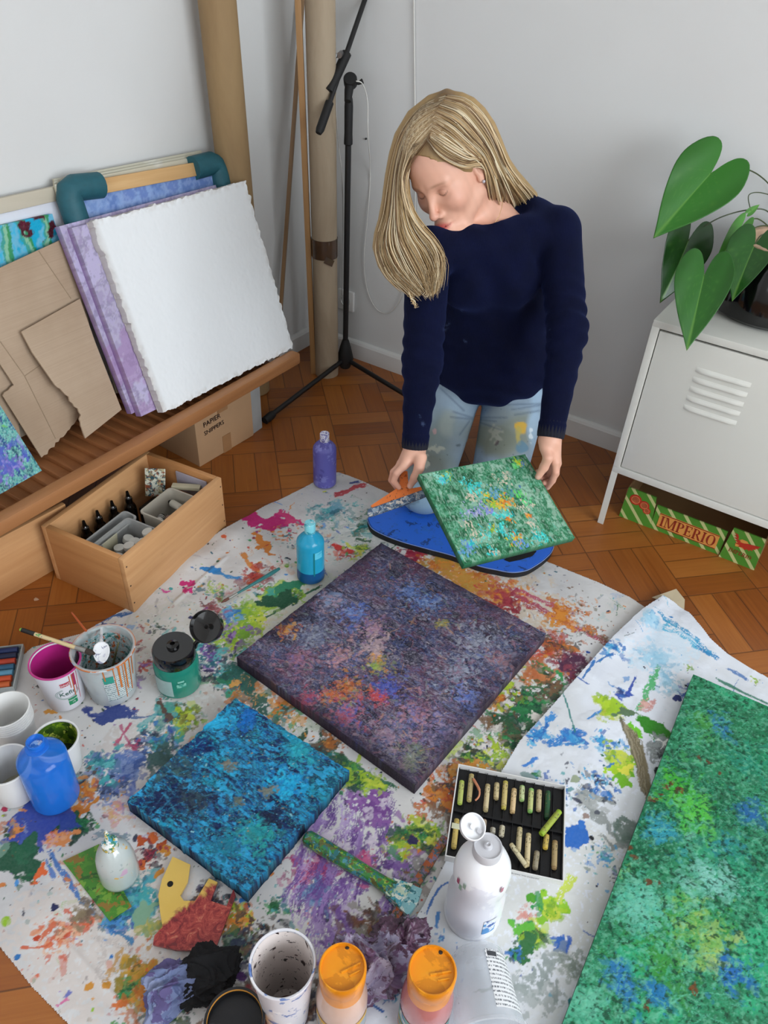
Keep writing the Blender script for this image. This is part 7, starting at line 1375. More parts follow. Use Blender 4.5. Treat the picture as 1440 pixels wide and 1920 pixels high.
# held canvas frame first (the left hand lies on it)
_D = [ray(*q) for q in ((798, 888), (996, 850), (1066, 1010), (857, 1062))]; _k = 1.765/(_D[1]@CF)*1.0
_M = np.array([_D[0], -_D[1], _D[2], -_D[3]]).T; _v = np.linalg.svd(_M)[2][-1]; _v = _v*np.sign(_v[0]); HQ = [_v[i]*_D[i] for i in range(4)]; _k = 1.765/(HQ[1]@CF); HQ = [EYE+q*_k for q in HQ]
hex_ = (HQ[1]-HQ[0])+(HQ[2]-HQ[3]); hex_ /= np.linalg.norm(hex_); hey = (HQ[0]-HQ[3])+(HQ[1]-HQ[2]); hey -= hex_*(hex_@hey); hey /= np.linalg.norm(hey); hnz = np.cross(hex_, hey); print('held facing', hnz@(EYE-HQ[0]), [np.round(q, 3) for q in HQ])
def onheld(px, py, off=0): return hit(px, py, HQ[0]+hnz*off, hnz)
def fing(P_, r): return [(P_[i], P_[i+1], r[i], r[i+1]) for i in range(len(P_)-1)]
fr_ = [.0086, .0082, .0074, .0060]
LHd = []   # left hand: list of cones
kn = [dep(1041, 866, 1.712), dep(1044, 869, 1.732), dep(1041, 870, 1.752), dep(1034, 868, 1.772)]
for k_, r_ in zip(kn, (.0105, .0108, .0104, .0098)): LHd.append((LW, k_, .0195, r_))
LHd += fing([kn[0], dep(1042, 885, 1.722), dep(1036, 901, 1.742), dep(1027, 914, 1.762)], fr_)
LHd += fing([kn[1], dep(1042, 888, 1.748), dep(1034, 903, 1.770), onheld(1020, 905, -.026)], fr_)
LHd += fing([kn[2], dep(1036, 886, 1.770), dep(1027, 896, 1.790), onheld(1014, 896, -.027)], fr_)
LHd += fing([kn[3], dep(1028, 880, 1.785), dep(1020, 886, 1.800), onheld(1008, 884, -.027)], [.0078, .0074, .0066, .0055])
LTh = fing([dep(1024, 840, 1.700), dep(1028, 858, 1.690), dep(1020, 876, 1.705), onheld(1009, 894, .008)], [.0150, .0112, .0100, .0072])
RHd = []
kr = [dep(757, 874, 1.722), dep(752, 871, 1.742), dep(752, 869, 1.762), dep(757, 868, 1.782)]
for k_, r_ in zip(kr, (.0105, .0108, .0104, .0098)): RHd.append((RW, k_, .0200, r_))
RHd += fing([kr[0], dep(743, 888, 1.722), dep(738, 902, 1.733), dep(748, 914, 1.742)], fr_)
RHd += fing([kr[1], dep(738, 885, 1.744), dep(734, 900, 1.757), dep(744, 915, 1.768)], fr_)
RHd += fing([kr[2], dep(740, 886, 1.768), dep(737, 903, 1.782), dep(748, 917, 1.790)], fr_)
RHd += fing([kr[3], dep(747, 888, 1.790), dep(745, 903, 1.802), dep(753, 915, 1.808)], [.0078, .0074, .0066, .0055])
RTh = fing([dep(788, 858, 1.718), dep(786, 877, 1.708), dep(778, 895, 1.716), dep(769, 911, 1.728)], [.0150, .0112, .0098, .0070])
def near(X, Y, Z, c, r): return (np.min((X-c[0])**2) < r*r) and (np.abs(X-c[0]).min() < r and np.abs(Y-c[1]).min() < r and np.abs(Z-c[2]).min() < r)
def hand_sdf(X, Y, Z, cones, thumb, W_):
    pal = None
    for c in cones[:4]: q = cone(X, Y, Z, *c); pal = q if pal is None else smin(pal, q, .012)
    d = pal
    for f in range(4):
        fd = None
        for c in cones[4+3*f:7+3*f]: q = cone(X, Y, Z, *c); fd = q if fd is None else smin(fd, q, .002)
        d = smin(d, fd, .0035)
    td = None
    for c in thumb: q = cone(X, Y, Z, *c); td = q if td is None else smin(td, q, .004)
    return smin(d, td, .008)
def head_sdf(X, Y, Z):
    P_ = np.stack([X-HC[0], Y-HC[1], Z-HC[2]], 0); L = np.tensordot(HR.astype(np.float32), P_, 1)/HS; l, n, u = L; a = np.abs(l)
    E = lambda c, r: ellip(a, n, u, c, r)
    d = E((0, -.018, .035), (.074, .094, .090)); d = smin(d, E((0, .018, .030), (.062, .064, .062)), .03); d = smin(d, E((0, .014, -.030), (.061, .072, .080)), .03)
    d = smin(d, cone(a, n, u, (.050, .002, -.058), (.012, .066, -.098), .015, .014), .022); d = smin(d, E((0, .072, -.100), (.017, .016, .015)), .016)
    d = smin(d, E((.036, .056, -.028), (.026, .026, .026)), .02); d = smin(d, E((0, .072, -.062), (.028, .022, .028)), .018)
    d = smin(d, cone(a, n, u, (.010, .079, .016), (.042, .068, .018), .007, .006), .014)
    sock = E((.031, .097, .000), (.019, .021, .014)); d = -smin(-d, sock, .014)
    d = smin(d, E((.031, .0655, -.001), (.0150, .0150, .0150)), .003)
    d = smin(d, cone(l, n, u, (0, .080, .010), (0, .104, -.036), .0060, .0080), .010); d = smin(d, E((0, .104, -.039), (.0088, .0085, .0078)), .006); d = smin(d, E((.0115, .093, -.0435), (.0068, .0095, .0065)), .006)
    d = -smin(-d, E((.0062, .101, -.0505), (.0032, .005, .003)), .002)
    d = smin(d, E((0, .0875, -.0655), (.021, .0095, .0048)), .004); d = smin(d, E((0, .0865, -.0755), (.0185, .0095, .0056)), .004)
    d = -smin(-d, E((0, .099, -.0703), (.024, .0075, .0010)), .0015)
    ear = E((.0745, -.006, -.004), (.0085, .0170, .0310)); ear = smin(ear, E((.0735, .000, -.030), (.006, .009, .010)), .006); ear = -smin(-ear, E((.083, -.001, -.002), (.0055, .0095, .018)), .003); d = smin(d, ear, .005)
    return d*HS, l, n, u
NK = hw(0, -.030, -.050)
def body_sdf(X, Y, Z):
    c = (X.mean(), Y.mean(), Z.mean())
    d, l, n, u = head_sdf(X, Y, Z) if (np.abs(X-HC[0]).min() < .16 and np.abs(Y-HC[1]).min() < .16 and np.abs(Z-HC[2]).min() < .17) else (ellip(X, Y, Z, HC, (.1, .1, .13)), 0, 0, 0)
    neck = cone(X, Y, Z, NK, NB, .049, .054); neck = smin(neck, cone(X, Y, Z, hw(.055, -.02, -.045), NB+np.array([-.02, -.055, -.012]), .009, .008), .016)
    d = smin(d, neck, .022)
    t = smin(ellip(X, Y, Z, (.21, 1.785, .71), (.125, .080, .125)), cone(X, Y, Z, LS, RS, .036, .036), .05); t = smin(t, cone(X, Y, Z, NB+np.array([.01, -.03, -.01]), np.array([.20, 1.74, .74]), .045, .05), .03); d = smin(d, t, .03)
    for S_, E_, W_, cc, th_ in ((LS, LE, LW, LHd, LTh), (RS, RE, RW, RHd, RTh)):
        d = smin(d, cone(X, Y, Z, S_, E_, .034, .028), .02); d = smin(d, smin(cone(X, Y, Z, E_, W_, .028, .0185), hand_sdf(X, Y, Z, cc, th_, W_), .012) if np.abs(Z-W_[2]).min() < .25 and np.abs(X-W_[0]).min() < .2 else cone(X, Y, Z, E_, W_, .028, .0185), .01)
    d = smin(d, cone(X, Y, Z, (.22, 1.79, .66), (.245, 1.81, .47), .085, .09), .05)
    return d
V, F = nets(body_sdf, (-.06, 1.30, .28), (.46, 1.95, 1.08), .0022); print('body', len(V), len(F))
P_ = (V-HC)@HR.T/HS; l, n, u = P_.T; a = np.abs(l)
rs = np.random.RandomState(3); col = np.tile(np.array(lin('#e0ad95'), np.float32), (len(V), 1))
def tint(m, c, s=1): 
    global col; m = np.clip(m, 0, 1)[:, None]*s; col = col*(1-m)+np.array(lin(c))*m
G = lambda x0, n0, u0, r: np.exp(-(((a-x0)**2+(n-n0)**2+(u-u0)**2)/r**2))
hd = (np.abs(l) < .1) & (np.abs(n) < .13) & (np.abs(u) < .14)
tint(G(.040, .062, -.028, .020)*hd, '#cf8070', .5); tint(G(0, .108, -.040, .012)*hd, '#d08a7c', .4); tint(G(.031, .078, .004, .014)*hd, '#b8806c', .35)
lip = np.exp(-((a/.021)**4))*np.exp(-(((u+.0705)/(.0092*(1-np.minimum(a/.024, 1)**2*.75)+.0006))**4))*(n > .072)*hd; tint(lip, '#c84a48', .95); tint(np.exp(-((u+.0703)/.0011)**2)*(a < .022)*(n > .07)*hd, '#6a2522', .8)
brow = np.exp(-(((u-(.021-.09*(a-.030)**2/.02+.0))/.0030)**2))*np.exp(-(((a-.031)/.018)**4))*(n > .045)*hd; tint(brow, '#8a6448', .6)
lash = np.exp(-(((u-(-.0065+ .010*((a-.031)/.016)**2))/.0013)**2))*np.exp(-(((a-.031)/.0135)**6))*(n > .055)*hd; tint(lash, '#3a2620', .85)
tint(np.exp(-(((u-(.0072-.006*((a-.031)/.016)**2))/.0014)**2))*np.exp(-(((a-.031)/.0135)**6))*(n > .055)*hd, '#a86e5a', .5)
for c_ in [x[1] for x in LHd[4:]]+[x[1] for x in LTh]+[x[1] for x in RHd[4:]]+[x[1] for x in RTh]:
    tint(np.exp(-(((V-c_)**2).sum(1)/.010**2)), '#cf8270', .35)
for tip_, prev_ in ((LTh[-1][1], LTh[-1][0]), (RTh[-1][1], RTh[-1][0]), (LHd[6][1], LHd[6][0])):   # nails
    nd = (tip_-prev_)/np.linalg.norm(tip_-prev_); vd = EYE-tip_; vd -= nd*(vd@nd); vd /= np.linalg.norm(vd); c_ = tip_+vd*.0065-nd*.001; tint(np.exp(-((((V-c_)**2).sum(1)/.0048**2)**2)), '#e0b8aa', .8)
vz = np.array([vnoise(2, 2, 1, 1, 1)]).size; hsh = np.sin(V@np.array([311., 173., 227.]))*.5+np.sin(V@np.array([97., 251., 143.])+1)*.5; col = col*(1+.03*hsh[:, None])
def skin_mat():
    t = NT('skin'); a_ = t.n('ShaderNodeAttribute', attribute_name='paint'); v = t.coord(); t.base(t.mix(t.ramp(t.noise(v, 60, 4), [(.3, 0.0), (.75, .25)]), a_.outputs['Color'], t.mix(.5, a_.outputs['Color'], '#c97a66')))
    t.set(rough=.5, sss=.0); t.b.inputs['Subsurface Radius'].default_value = (.01, .004, .002); t.bump(t.noise(v, 700, 3), .08, .0006); return t.m
SKIN = skin_mat(); bd = link('body', mesh_np('body', V, F, col), SKIN, person, PI_.copy())
# ---- sweater
TRL = dep(982, 386, 1.78)
def tor(X, Y, Z):
    t = ellip(X, Y, Z, (.212, 1.778, .705), (.138, .098, .120)); t = smin(t, cone(X, Y, Z, LS+np.array([-.012, 0, -.002]), RS+np.array([.012, .0, -.002]), .043, .045), .05)
    t = smin(t, cone(X, Y, Z, NB+np.array([.0, .01, -.015]), (.205, 1.78, .72), .058, .09), .04); t = smin(t, ellip(X, Y, Z, (.240, 1.79, .575), (.138, .096, .12)), .05); t = smin(t, cone(X, Y, Z, TRL, LS+np.array([-.01, .0, .004]), .032, .044), .03)
    t = smin(t, ellip(X, Y, Z, (.258, 1.808, .450), (.168, .122, .118)), .05)
    t = smin(t, ellip(X, Y, Z, (.265, 1.690, .705), (.052, .040, .050)), .045); t = smin(t, ellip(X, Y, Z, (.155, 1.685, .690), (.052, .040, .050)), .045)
    return t
def sweater_sdf(X, Y, Z):
    t = tor(X, Y, Z)+.0022*np.sin(Z*95+2.5*np.sin(X*18)+X*12)*np.clip((.62-Z)/.1, 0, 1)+.0016*np.sin((X+Z*.7)*75+2*np.sin(Y*30))
    cut = (Z-(.352+.012*np.clip((Y-1.74)/.12, 0, 1)+.018*np.clip((.215-X)/.06, 0, 1)-.045*np.clip((X-.27)/.07, 0, 1)))      # hem plane, lower at the belly
    t = np.maximum(t, -cut*.9)
    nk = ellip(X, Y, Z, NB+np.array([-.014, -.030, .020]), (.066, .070, .044), None); t = -smin(-t, nk, .006)
    for S_, E_, W_, sd in ((LS, LE, LW, 0), (RS, RE, RW, 1)):
        C_ = W_+(E_-W_)/np.linalg.norm(E_-W_)*.012; ax = (E_-C_)/np.linalg.norm(E_-C_); ax2 = (S_-E_)/np.linalg.norm(S_-E_)
        up = cone(X, Y, Z, S_, E_, .050, .043); lo_ = cone(X, Y, Z, E_, C_, .043, .027)
        s1 = (X-E_[0])*ax2[0]+(Y-E_[1])*ax2[1]+(Z-E_[2])*ax2[2]; s2 = (X-E_[0])*-ax[0]+(Y-E_[1])*-ax[1]+(Z-E_[2])*-ax[2]
        up = up+.0032*np.sin(s1*150+X*45+Y*30+sd)*np.exp(-(s1/.08)**2); lo_ = lo_+.0030*np.sin(s2*140+X*40-Y*25+sd)*np.exp(-(s2/.11)**2)
        lo_ = lo_-.0022*np.clip((s2-(np.linalg.norm(E_-C_)-.030))/.004, 0, 1)*1.0
        e = s2-np.linalg.norm(E_-C_); lo_ = np.maximum(lo_, e)
        t = smin(t, smin(up, lo_, .012), .016)
    return t
V, F = nets(sweater_sdf, (-.07, 1.36, .36), (.48, 1.96, .92), .0032); print('sweater', len(V))
def knit_mat():
    t = NT('navy knit wool'); v = t.coord(); n_ = t.noise(v, 16, 3); a_ = t.n('ShaderNodeAttribute', attribute_name='paint'); t.base(t.mix(t.ramp(n_, [(.35, 0.0), (.7, .35)]), a_.outputs['Color'], '#0a1136')); t.set(rough=.9, sheen=.10, spec=.12)
    t.b.inputs['Sheen Tint'].default_value = (.15, .25, .9, 1)
    w = t.n('ShaderNodeTexWave', wave_type='BANDS', bands_direction='X'); w.inputs['Scale'].default_value = 130; w.inputs['Distortion'].default_value = 3; t.l(v, w.inputs['Vector']); t.bump(w.outputs['Fac'], .25, .0012); return t.m
col = np.tile(np.array(lin('#060a22'), np.float32), (len(V), 1))
px, py, dd = pjn(V)
for x, y, r in ((838, 612, 5), (872, 640, 4), (834, 618, 4), (842, 606, 3), (1031, 618, 2), (1031, 637, 2), (793, 795, 5), (788, 780, 3), (866, 582, 3)):
    m = np.clip(1.2-np.hypot(px-x, py-y)/r, 0, 1)*(np.sin(V@np.array([2100., 1300., 1700.])) > -.2)*.35; m = m[:, None]; col = col*(1-m)+np.array(lin('#5f7299'))*m
sw = link('sweater', mesh_np('sweater', V, F, col), knit_mat(), person, PI_.copy())
# ribbed cuffs and neckband
KN = plain('navy rib', '#04071a', .9, .1, 40, .2)
for E_, W_ in ((LE, LW), (RE, RW)):
    C_ = W_+(E_-W_)/np.linalg.norm(E_-W_)*.006; z = Vector(E_-W_).normalized(); m = frame(C_, z.orthogonal(), ez=z); n_ = 96; vs = []; 
    prof = [(.0235, .004), (.0255, .0), (.0290, .001), (.0300, .010), (.0300, .030), (.0285, .040), (.0255, .041)]
    for r, zz in prof:
        for k in range(n_): rr_ = r+.0006*math.cos(k*PI*2*24/n_); vs.append(Vector((rr_*math.cos(2*PI*k/n_), rr_*math.sin(2*PI*k/n_), zz)))
    b = B(); b.add(vs, [[i*n_+k, i*n_+(k+1) % n_, (i+1)*n_+(k+1) % n_, (i+1)*n_+k] for i in range(len(prof)-1) for k in range(n_)]); b.obj('cuff', KN, sw, m, sm=60)
# ---- jeans
HPR, HPL = np.array([.168, 1.830, .425]), np.array([.335, 1.812, .425]); KR, KL = np.array([.110, 1.722, .094]), np.array([.298, 1.688, .094]); AR, AL = np.array([.205, 2.045, .068]), np.array([.345, 2.03, .068])
def jeans_sdf(X, Y, Z):
    d = ellip(X, Y, Z, (.252, 1.822, .432), (.140, .112, .095))
    d = smin(d, ellip(X, Y, Z, (.252, 1.880, .385), (.125, .085, .09)), .03)
    for H_, K_, A_, s_ in ((HPR, KR, AR, 0), (HPL, KL, AL, 1)):
        th_ = cone(X, Y, Z, H_+np.array([0, 0, -.02]), K_, .086, .070); sh = cone(X, Y, Z, K_+np.array([0, .02, -.006]), A_, .053, .040)
        ax = (K_-H_)/np.linalg.norm(K_-H_); s1 = (X-H_[0])*ax[0]+(Y-H_[1])*ax[1]+(Z-H_[2])*ax[2]
        th_ = th_+.0026*np.sin(s1*110+X*70*(1 if s_ else -1)+Y*20)*np.exp(-((s1-.03)/.07)**2)+.002*np.sin(s1*130+X*30)*np.exp(-((s1-.33)/.05)**2)
        kc = ellip(X, Y, Z, K_+np.array([0, -.004, -.002]), (.068, .062, .067)); d2 = smin(smin(th_, kc, .02), sh, .012); d2 = np.maximum(d2, .0275-Z)
        if s_ == 0: d0 = d2
        else: d = smin(d, smin(d0, d2, .006), .022)
    return np.maximum(d, Z-.475)
V, F = nets(jeans_sdf, (.02, 1.58, .018), (.43, 2.12, .52), .0035); print('jeans', len(V))
px, py, dd = pjn(V); nz_ = lambda f, s: np.sin(V@np.array([f, f*.7, f*1.3])+s)*.4+np.sin(V@np.array([-f*.6, f*1.1, f*.8])+s*2+1.7*np.sin(V@np.array([f*.5, -f*.4, f*.3])))*.6
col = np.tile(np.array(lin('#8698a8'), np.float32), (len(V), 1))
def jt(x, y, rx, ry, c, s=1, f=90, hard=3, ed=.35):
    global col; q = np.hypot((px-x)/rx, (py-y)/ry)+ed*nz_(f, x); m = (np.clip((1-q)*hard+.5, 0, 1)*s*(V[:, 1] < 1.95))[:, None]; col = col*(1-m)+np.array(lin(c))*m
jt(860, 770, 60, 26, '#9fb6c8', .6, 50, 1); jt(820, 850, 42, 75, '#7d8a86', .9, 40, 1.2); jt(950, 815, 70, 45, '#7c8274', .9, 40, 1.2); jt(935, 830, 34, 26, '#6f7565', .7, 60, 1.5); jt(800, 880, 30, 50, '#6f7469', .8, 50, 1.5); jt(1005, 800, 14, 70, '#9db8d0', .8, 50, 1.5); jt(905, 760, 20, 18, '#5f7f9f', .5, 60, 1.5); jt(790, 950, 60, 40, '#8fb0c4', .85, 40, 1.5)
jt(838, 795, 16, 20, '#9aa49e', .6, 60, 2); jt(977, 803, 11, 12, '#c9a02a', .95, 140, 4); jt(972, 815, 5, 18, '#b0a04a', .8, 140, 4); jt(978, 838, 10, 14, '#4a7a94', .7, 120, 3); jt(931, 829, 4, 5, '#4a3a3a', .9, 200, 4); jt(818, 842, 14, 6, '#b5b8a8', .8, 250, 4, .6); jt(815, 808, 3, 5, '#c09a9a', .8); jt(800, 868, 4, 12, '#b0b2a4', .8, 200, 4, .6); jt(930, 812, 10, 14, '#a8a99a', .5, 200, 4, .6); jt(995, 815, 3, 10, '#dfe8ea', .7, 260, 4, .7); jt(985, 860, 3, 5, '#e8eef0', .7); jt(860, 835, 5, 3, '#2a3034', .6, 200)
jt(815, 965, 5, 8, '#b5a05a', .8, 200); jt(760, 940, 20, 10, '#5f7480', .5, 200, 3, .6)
seam = np.exp(-((V[:, 0]-.250-.012*np.sin(V[:, 2]*20))/.0018)**2)*(V[:, 2] > .36)*(V[:, 1] < 1.8); col = col*(1-.5*seam[:, None])
sp = (np.sin(V@np.array([431., 377., 509.]))*np.sin(V@np.array([613., -287., 351.]))*np.sin(V@np.array([91., 57., 71.])) > .93)[:, None]; col = np.where(sp, col*.6, col)
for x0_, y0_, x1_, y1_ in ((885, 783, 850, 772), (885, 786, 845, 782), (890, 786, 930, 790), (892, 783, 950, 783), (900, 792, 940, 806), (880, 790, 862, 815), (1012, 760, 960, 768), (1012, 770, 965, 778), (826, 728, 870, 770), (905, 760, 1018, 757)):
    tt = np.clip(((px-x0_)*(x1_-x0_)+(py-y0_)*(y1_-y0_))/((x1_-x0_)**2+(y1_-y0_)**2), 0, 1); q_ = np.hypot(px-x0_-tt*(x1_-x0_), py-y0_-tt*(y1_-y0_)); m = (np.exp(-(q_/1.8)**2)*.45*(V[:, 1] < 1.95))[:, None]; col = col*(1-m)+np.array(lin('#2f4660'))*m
def denim_mat():
    t = NT('stained denim'); a_ = t.n('ShaderNodeAttribute', attribute_name='paint'); v = t.coord(); t.base(t.mix(t.ramp(t.noise(v, 22, 5, .65), [(.3, 0.0), (.75, .4)]), a_.outputs['Color'], t.mix(.5, a_.outputs['Color'], '#4f6273'))); t.set(rough=.85)
    w = t.n('ShaderNodeTexWave', wave_type='BANDS', bands_direction='DIAGONAL'); w.inputs['Scale'].default_value = 300; t.l(v, w.inputs['Vector']); t.bump(w.outputs['Fac'], .15, .0008); return t.m
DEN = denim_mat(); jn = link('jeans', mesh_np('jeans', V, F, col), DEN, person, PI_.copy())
b = B(); z0 = Vector(hit(882, 752, (.0, 1.702, 0), (0, 1, 0))); b.tube([z0, z0+Vector((0, .002, .012))], .0045, 10); b.obj('jeans_button', plain('brass button', '#8a7a5a', .3, .1, 30, 0, metal=.9), jn, PI_.copy())
# feet in socks
def sock_mat():
    t = dabbed('patterned sock', '#5f8a86', ['#dfe6e2', '#1f3038', '#e6eae6'], .9, 120, .52); return t
for A_, s_ in ((AR, 1), (AL, -1)):
    Q0, Q1 = A_+np.array([.004*s_, .0, -.006]), A_+np.array([.018*s_, .13, -.030])
    fs_ = lambda X, Y, Z: np.maximum(smin(smin(cone(X, Y, Z, A_+np.array([-.02*s_, -.05, .0]), Q0, .033, .036), cone(X, Y, Z, Q0, Q1, .034, .024), .02), ellip(X, Y, Z, Q0+np.array([0, .02, .01]), (.034, .045, .038)), .02), .004-Z)
    V, F = nets(fs_, A_-np.array([.09, .11, .09]), A_+np.array([.09, .20, .06]), .004); link('sock', mesh_np('sock', V, F), sock_mat(), person, PI_.copy())
# ---- hair
def gd(P_): return [Vector(dep(*q)) for q in P_]
GA = [gd(q) for q in (
 [(836, 180, 1.565), (792, 198, 1.59), (757, 240, 1.625), (740, 290, 1.645), (730, 350, 1.650), (724, 400, 1.645), (713, 440, 1.635), (712, 475, 1.620), (730, 515, 1.610), (766, 548, 1.605)],
 [(832, 190, 1.555), (795, 212, 1.575), (764, 250, 1.605), (749, 295, 1.620), (741, 350, 1.625), (737, 400, 1.620), (728, 445, 1.610), (730, 480, 1.600), (752, 520, 1.595), (785, 550, 1.592)],
 [(824, 200, 1.550), (796, 225, 1.565), (772, 258, 1.590), (757, 300, 1.605), (750, 350, 1.610), (752, 400, 1.605), (760, 445, 1.598), (780, 480, 1.590), (798, 515, 1.586), (808, 550, 1.585)],
 [(816, 215, 1.545), (797, 236, 1.555), (775, 266, 1.575), (760, 302, 1.592), (756, 345, 1.600), (766, 395, 1.602), (786, 432, 1.600), (812, 462, 1.595), (824, 500, 1.588), (816, 545, 1.583)],
 [(806, 256, 1.540), (795, 272, 1.548), (780, 290, 1.562), (768, 308, 1.580), (758, 340, 1.595), (762, 380, 1.605), (780, 422, 1.610), (806, 452, 1.605), (828, 485, 1.598), (826, 530, 1.590)])]
GB_ = [gd(q) for q in (
 [(840, 179, 1.565), (878, 188, 1.565), (912, 222, 1.580), (932, 265, 1.600), (948, 305, 1.630), (972, 338, 1.68), (1002, 372, 1.77), (1000, 400, 1.86)],
 [(834, 186, 1.556), (872, 200, 1.552), (903, 236, 1.565), (924, 275, 1.585), (938, 312, 1.612), (955, 342, 1.655), (976, 378, 1.75), (976, 410, 1.86)],
 [(825, 198, 1.550), (862, 214, 1.540), (892, 248, 1.550), (914, 282, 1.570), (927, 315, 1.600), (938, 345, 1.64), (950, 385, 1.74), (952, 412, 1.84)],
 [(816, 214, 1.545), (850, 232, 1.532), (880, 262, 1.540), (903, 288, 1.562), (916, 315, 1.590), (924, 345, 1.625), (932, 385, 1.72), (936, 410, 1.82)],
 [(806, 250, 1.548), (832, 262, 1.535), (860, 280, 1.540), (884, 294, 1.556), (905, 300, 1.580), (916, 318, 1.61), (924, 365, 1.69), (930, 400, 1.78)],
 [(801, 262, 1.542), (818, 288, 1.538), (843, 305, 1.545), (868, 313, 1.556), (892, 308, 1.572), (910, 316, 1.60), (920, 350, 1.66), (924, 372, 1.72)])]
GC = [gd(q) for q in (
 [(800, 272, 1.552), (786, 278, 1.560), (772, 292, 1.575), (760, 318, 1.592), (757, 350, 1.600), (768, 400, 1.598), (784, 440, 1.592), (800, 480, 1.588)],)]
def res(G_, n_=24):
    q = spline(G_, 6); return [q[int(round(i*(len(q)-1)/(n_-1)))] for i in range(n_)]
def hair_sdf(X, Y, Z):
    P_ = np.stack([X-HC[0], Y-HC[1], Z-HC[2]], 0); L = np.tensordot(HR.astype(np.float32), P_, 1)/HS; l, n, u = L
    d = ellip(np.abs(l), n, u, (0, -.018, .037), (.082, .1005, .097))*HS
    d = np.maximum(d, -(ellip(np.abs(l), n, u, (0, .080, -.012), (.064, .080, .099)))*HS)       # open at the face
    d = smin(d, ellip(np.abs(l), n, u, (.0, -.065, -.045), (.066, .05, .075))*HS, .03)
    g = None
    for G_, r0, r1 in ((GA[0], .012, .015), (GA[1], .013, .017), (GA[2], .012, .016), (GA[3], .010, .013), (GA[4], .003, .010), (GB_[0], .010, .013), (GB_[1], .011, .013), (GB_[2], .010, .012), (GB_[3], .009, .010), (GB_[5], .004, .009)):
        G_ = res(G_, 13)
        for i in range(len(G_)-1):
            t0, t1 = i/(len(G_)-1), (i+1)/(len(G_)-1); tp = lambda t: (r0+(r1-r0)*t)*(1 if t < .8 else 1-(t-.8)*3.2)
            c = EYE-np.array(G_[i]); c /= np.linalg.norm(c); q = cone(X, Y, Z, np.array(G_[i])-c*.016, np.array(G_[i+1])-c*.016, tp(t0), tp(t1)); gg = q if i == 0 else np.minimum(gg, q)
        g = gg if g is None else smin(g, gg, .010)
    d = smin(d, g, .012)
    return d
V, F = nets(hair_sdf, (-.10, 1.46, .60), (.34, 2.0, 1.10), .003); print('hair', len(V))
allG = []
GAr, GBr, GCr = [res(g) for g in GA], [res(g) for g in GB_], [res(g, 24) for g in GC]
rr = random.Random(12); SV, SF, SC = [], [], []; cols_h = [np.array(lin(c)) for c in ('#c2a57c', '#b0956c', '#d8c09a', '#9c7f58', '#e6d6b6', '#7d6042')]; ROOT = np.array(lin('#6b5136'))
def onto_cap(p, k_=1.035):
    v = HR@(np.array(p)-HC)/HS-np.array([0, -.018, .037]); k = math.sqrt((v[0]/.082)**2+(v[1]/.1005)**2+(v[2]/.097)**2)
    if k >= k_ or k < .5: return p
    w = HC+HS*((v*k_/k+np.array([0, -.018, .037]))@HR); return Vector(w)
def strand(pts, r, c, rootdark=.7, nseg=24):
    n9 = len(pts); pts = [onto_cap(p, 1.03+.03*((i*7919) % 5)/50) if i < n9*.5 else p for i, p in enumerate(pts)]
    base = len(SV); n_ = len(pts); prev = None
    for i, p in enumerate(pts):
        d_ = (pts[min(i+1, n_-1)]-pts[max(i-1, 0)]).normalized(); a_ = d_.orthogonal().normalized() if prev is None else (prev-d_*prev.dot(d_)).normalized(); prev = a_; b_ = d_.cross(a_); t = i/(n_-1); rad = r*(.75+.5*t)*(1 if t < .75 else max(.12, 1-(t-.75)*3.5))
        for k in range(4): w = PI/2*k; SV.append(p+(a_*math.cos(w)+b_*math.sin(w)*.6)*rad); m = rootdark*max(0, 1-t/.16); SC.append(c*(1-m)+ROOT*m)
    for i in range(n_-1):
        for k in range(4): SF.append([base+i*4+k, base+i*4+(k+1) % 4, base+(i+1)*4+(k+1) % 4, base+(i+1)*4+k])
def between(Gs, s):
    k = min(int(s), len(Gs)-2); f = s-k; return [Gs[k][i].lerp(Gs[k+1][i], f) for i in range(len(Gs[0]))]
for j in range(1900):
    left = rr.random() < .5; Gs = GAr if left else GBr; s = rr.uniform(0, len(Gs)-1.001); pts = between(Gs, s)
    off = Vector((rr.gauss(0, .0035), rr.gauss(0, .0035), rr.gauss(0, .0035))); ph = rr.uniform(0, 6); am = rr.uniform(.0005, .004); e = Vector(EYE)-pts[5]; e.normalize(); lift = rr.uniform(-.006, .006)
    end = 1 if not left else rr.uniform(.86, 1.03); n_ = len(pts); q = []
    for i, p in enumerate(pts):
        t = i/(n_-1); ti = t*end*(n_-1); k = min(int(ti), n_-2); p0 = pts[k].lerp(pts[k+1], ti-k) if ti < n_-1 else pts[-1]+(pts[-1]-pts[-2])*(ti-n_+1)
        q.append(p0+off*(.25+t*1.2)+e*(.003+.010*(1-t)**1.5+lift*.7)+Vector((math.sin(ph+t*6), math.cos(ph*2+t*5), math.sin(ph*3+t*4)))*am*t)
    strand(q, rr.uniform(.0008, .0019), rr.choice(cols_h)*rr.uniform(.8, 1.15), .75 if rr.random() < .7 else .4)
for j in range(70):
    pts = [p+Vector((rr.gauss(0, .002), rr.gauss(0, .002), rr.gauss(0, .002))) for p in GCr[0]]; strand(pts, rr.uniform(.0007, .0014), rr.choice(cols_h[1:])*rr.uniform(.6, 1), .8)
for (P__, n_) in (([(790, 420, 1.60), (800, 470, 1.590), (806, 510, 1.585), (800, 558, 1.582)], 10), ([(740, 480, 1.60), (758, 530, 1.595), (772, 560, 1.59), (780, 575, 1.588)], 8), ([(805, 445, 1.60), (797, 480, 1.590), (800, 505, 1.584), (822, 522, 1.582)], 10)):
    g = res(gd(P__), 18)
    for j in range(n_): strand([p+Vector((rr.gauss(0, .003), rr.gauss(0, .003), rr.gauss(0, .003))) for p in g], rr.uniform(.0007, .0015), rr.choice(cols_h)*1.05, 0)
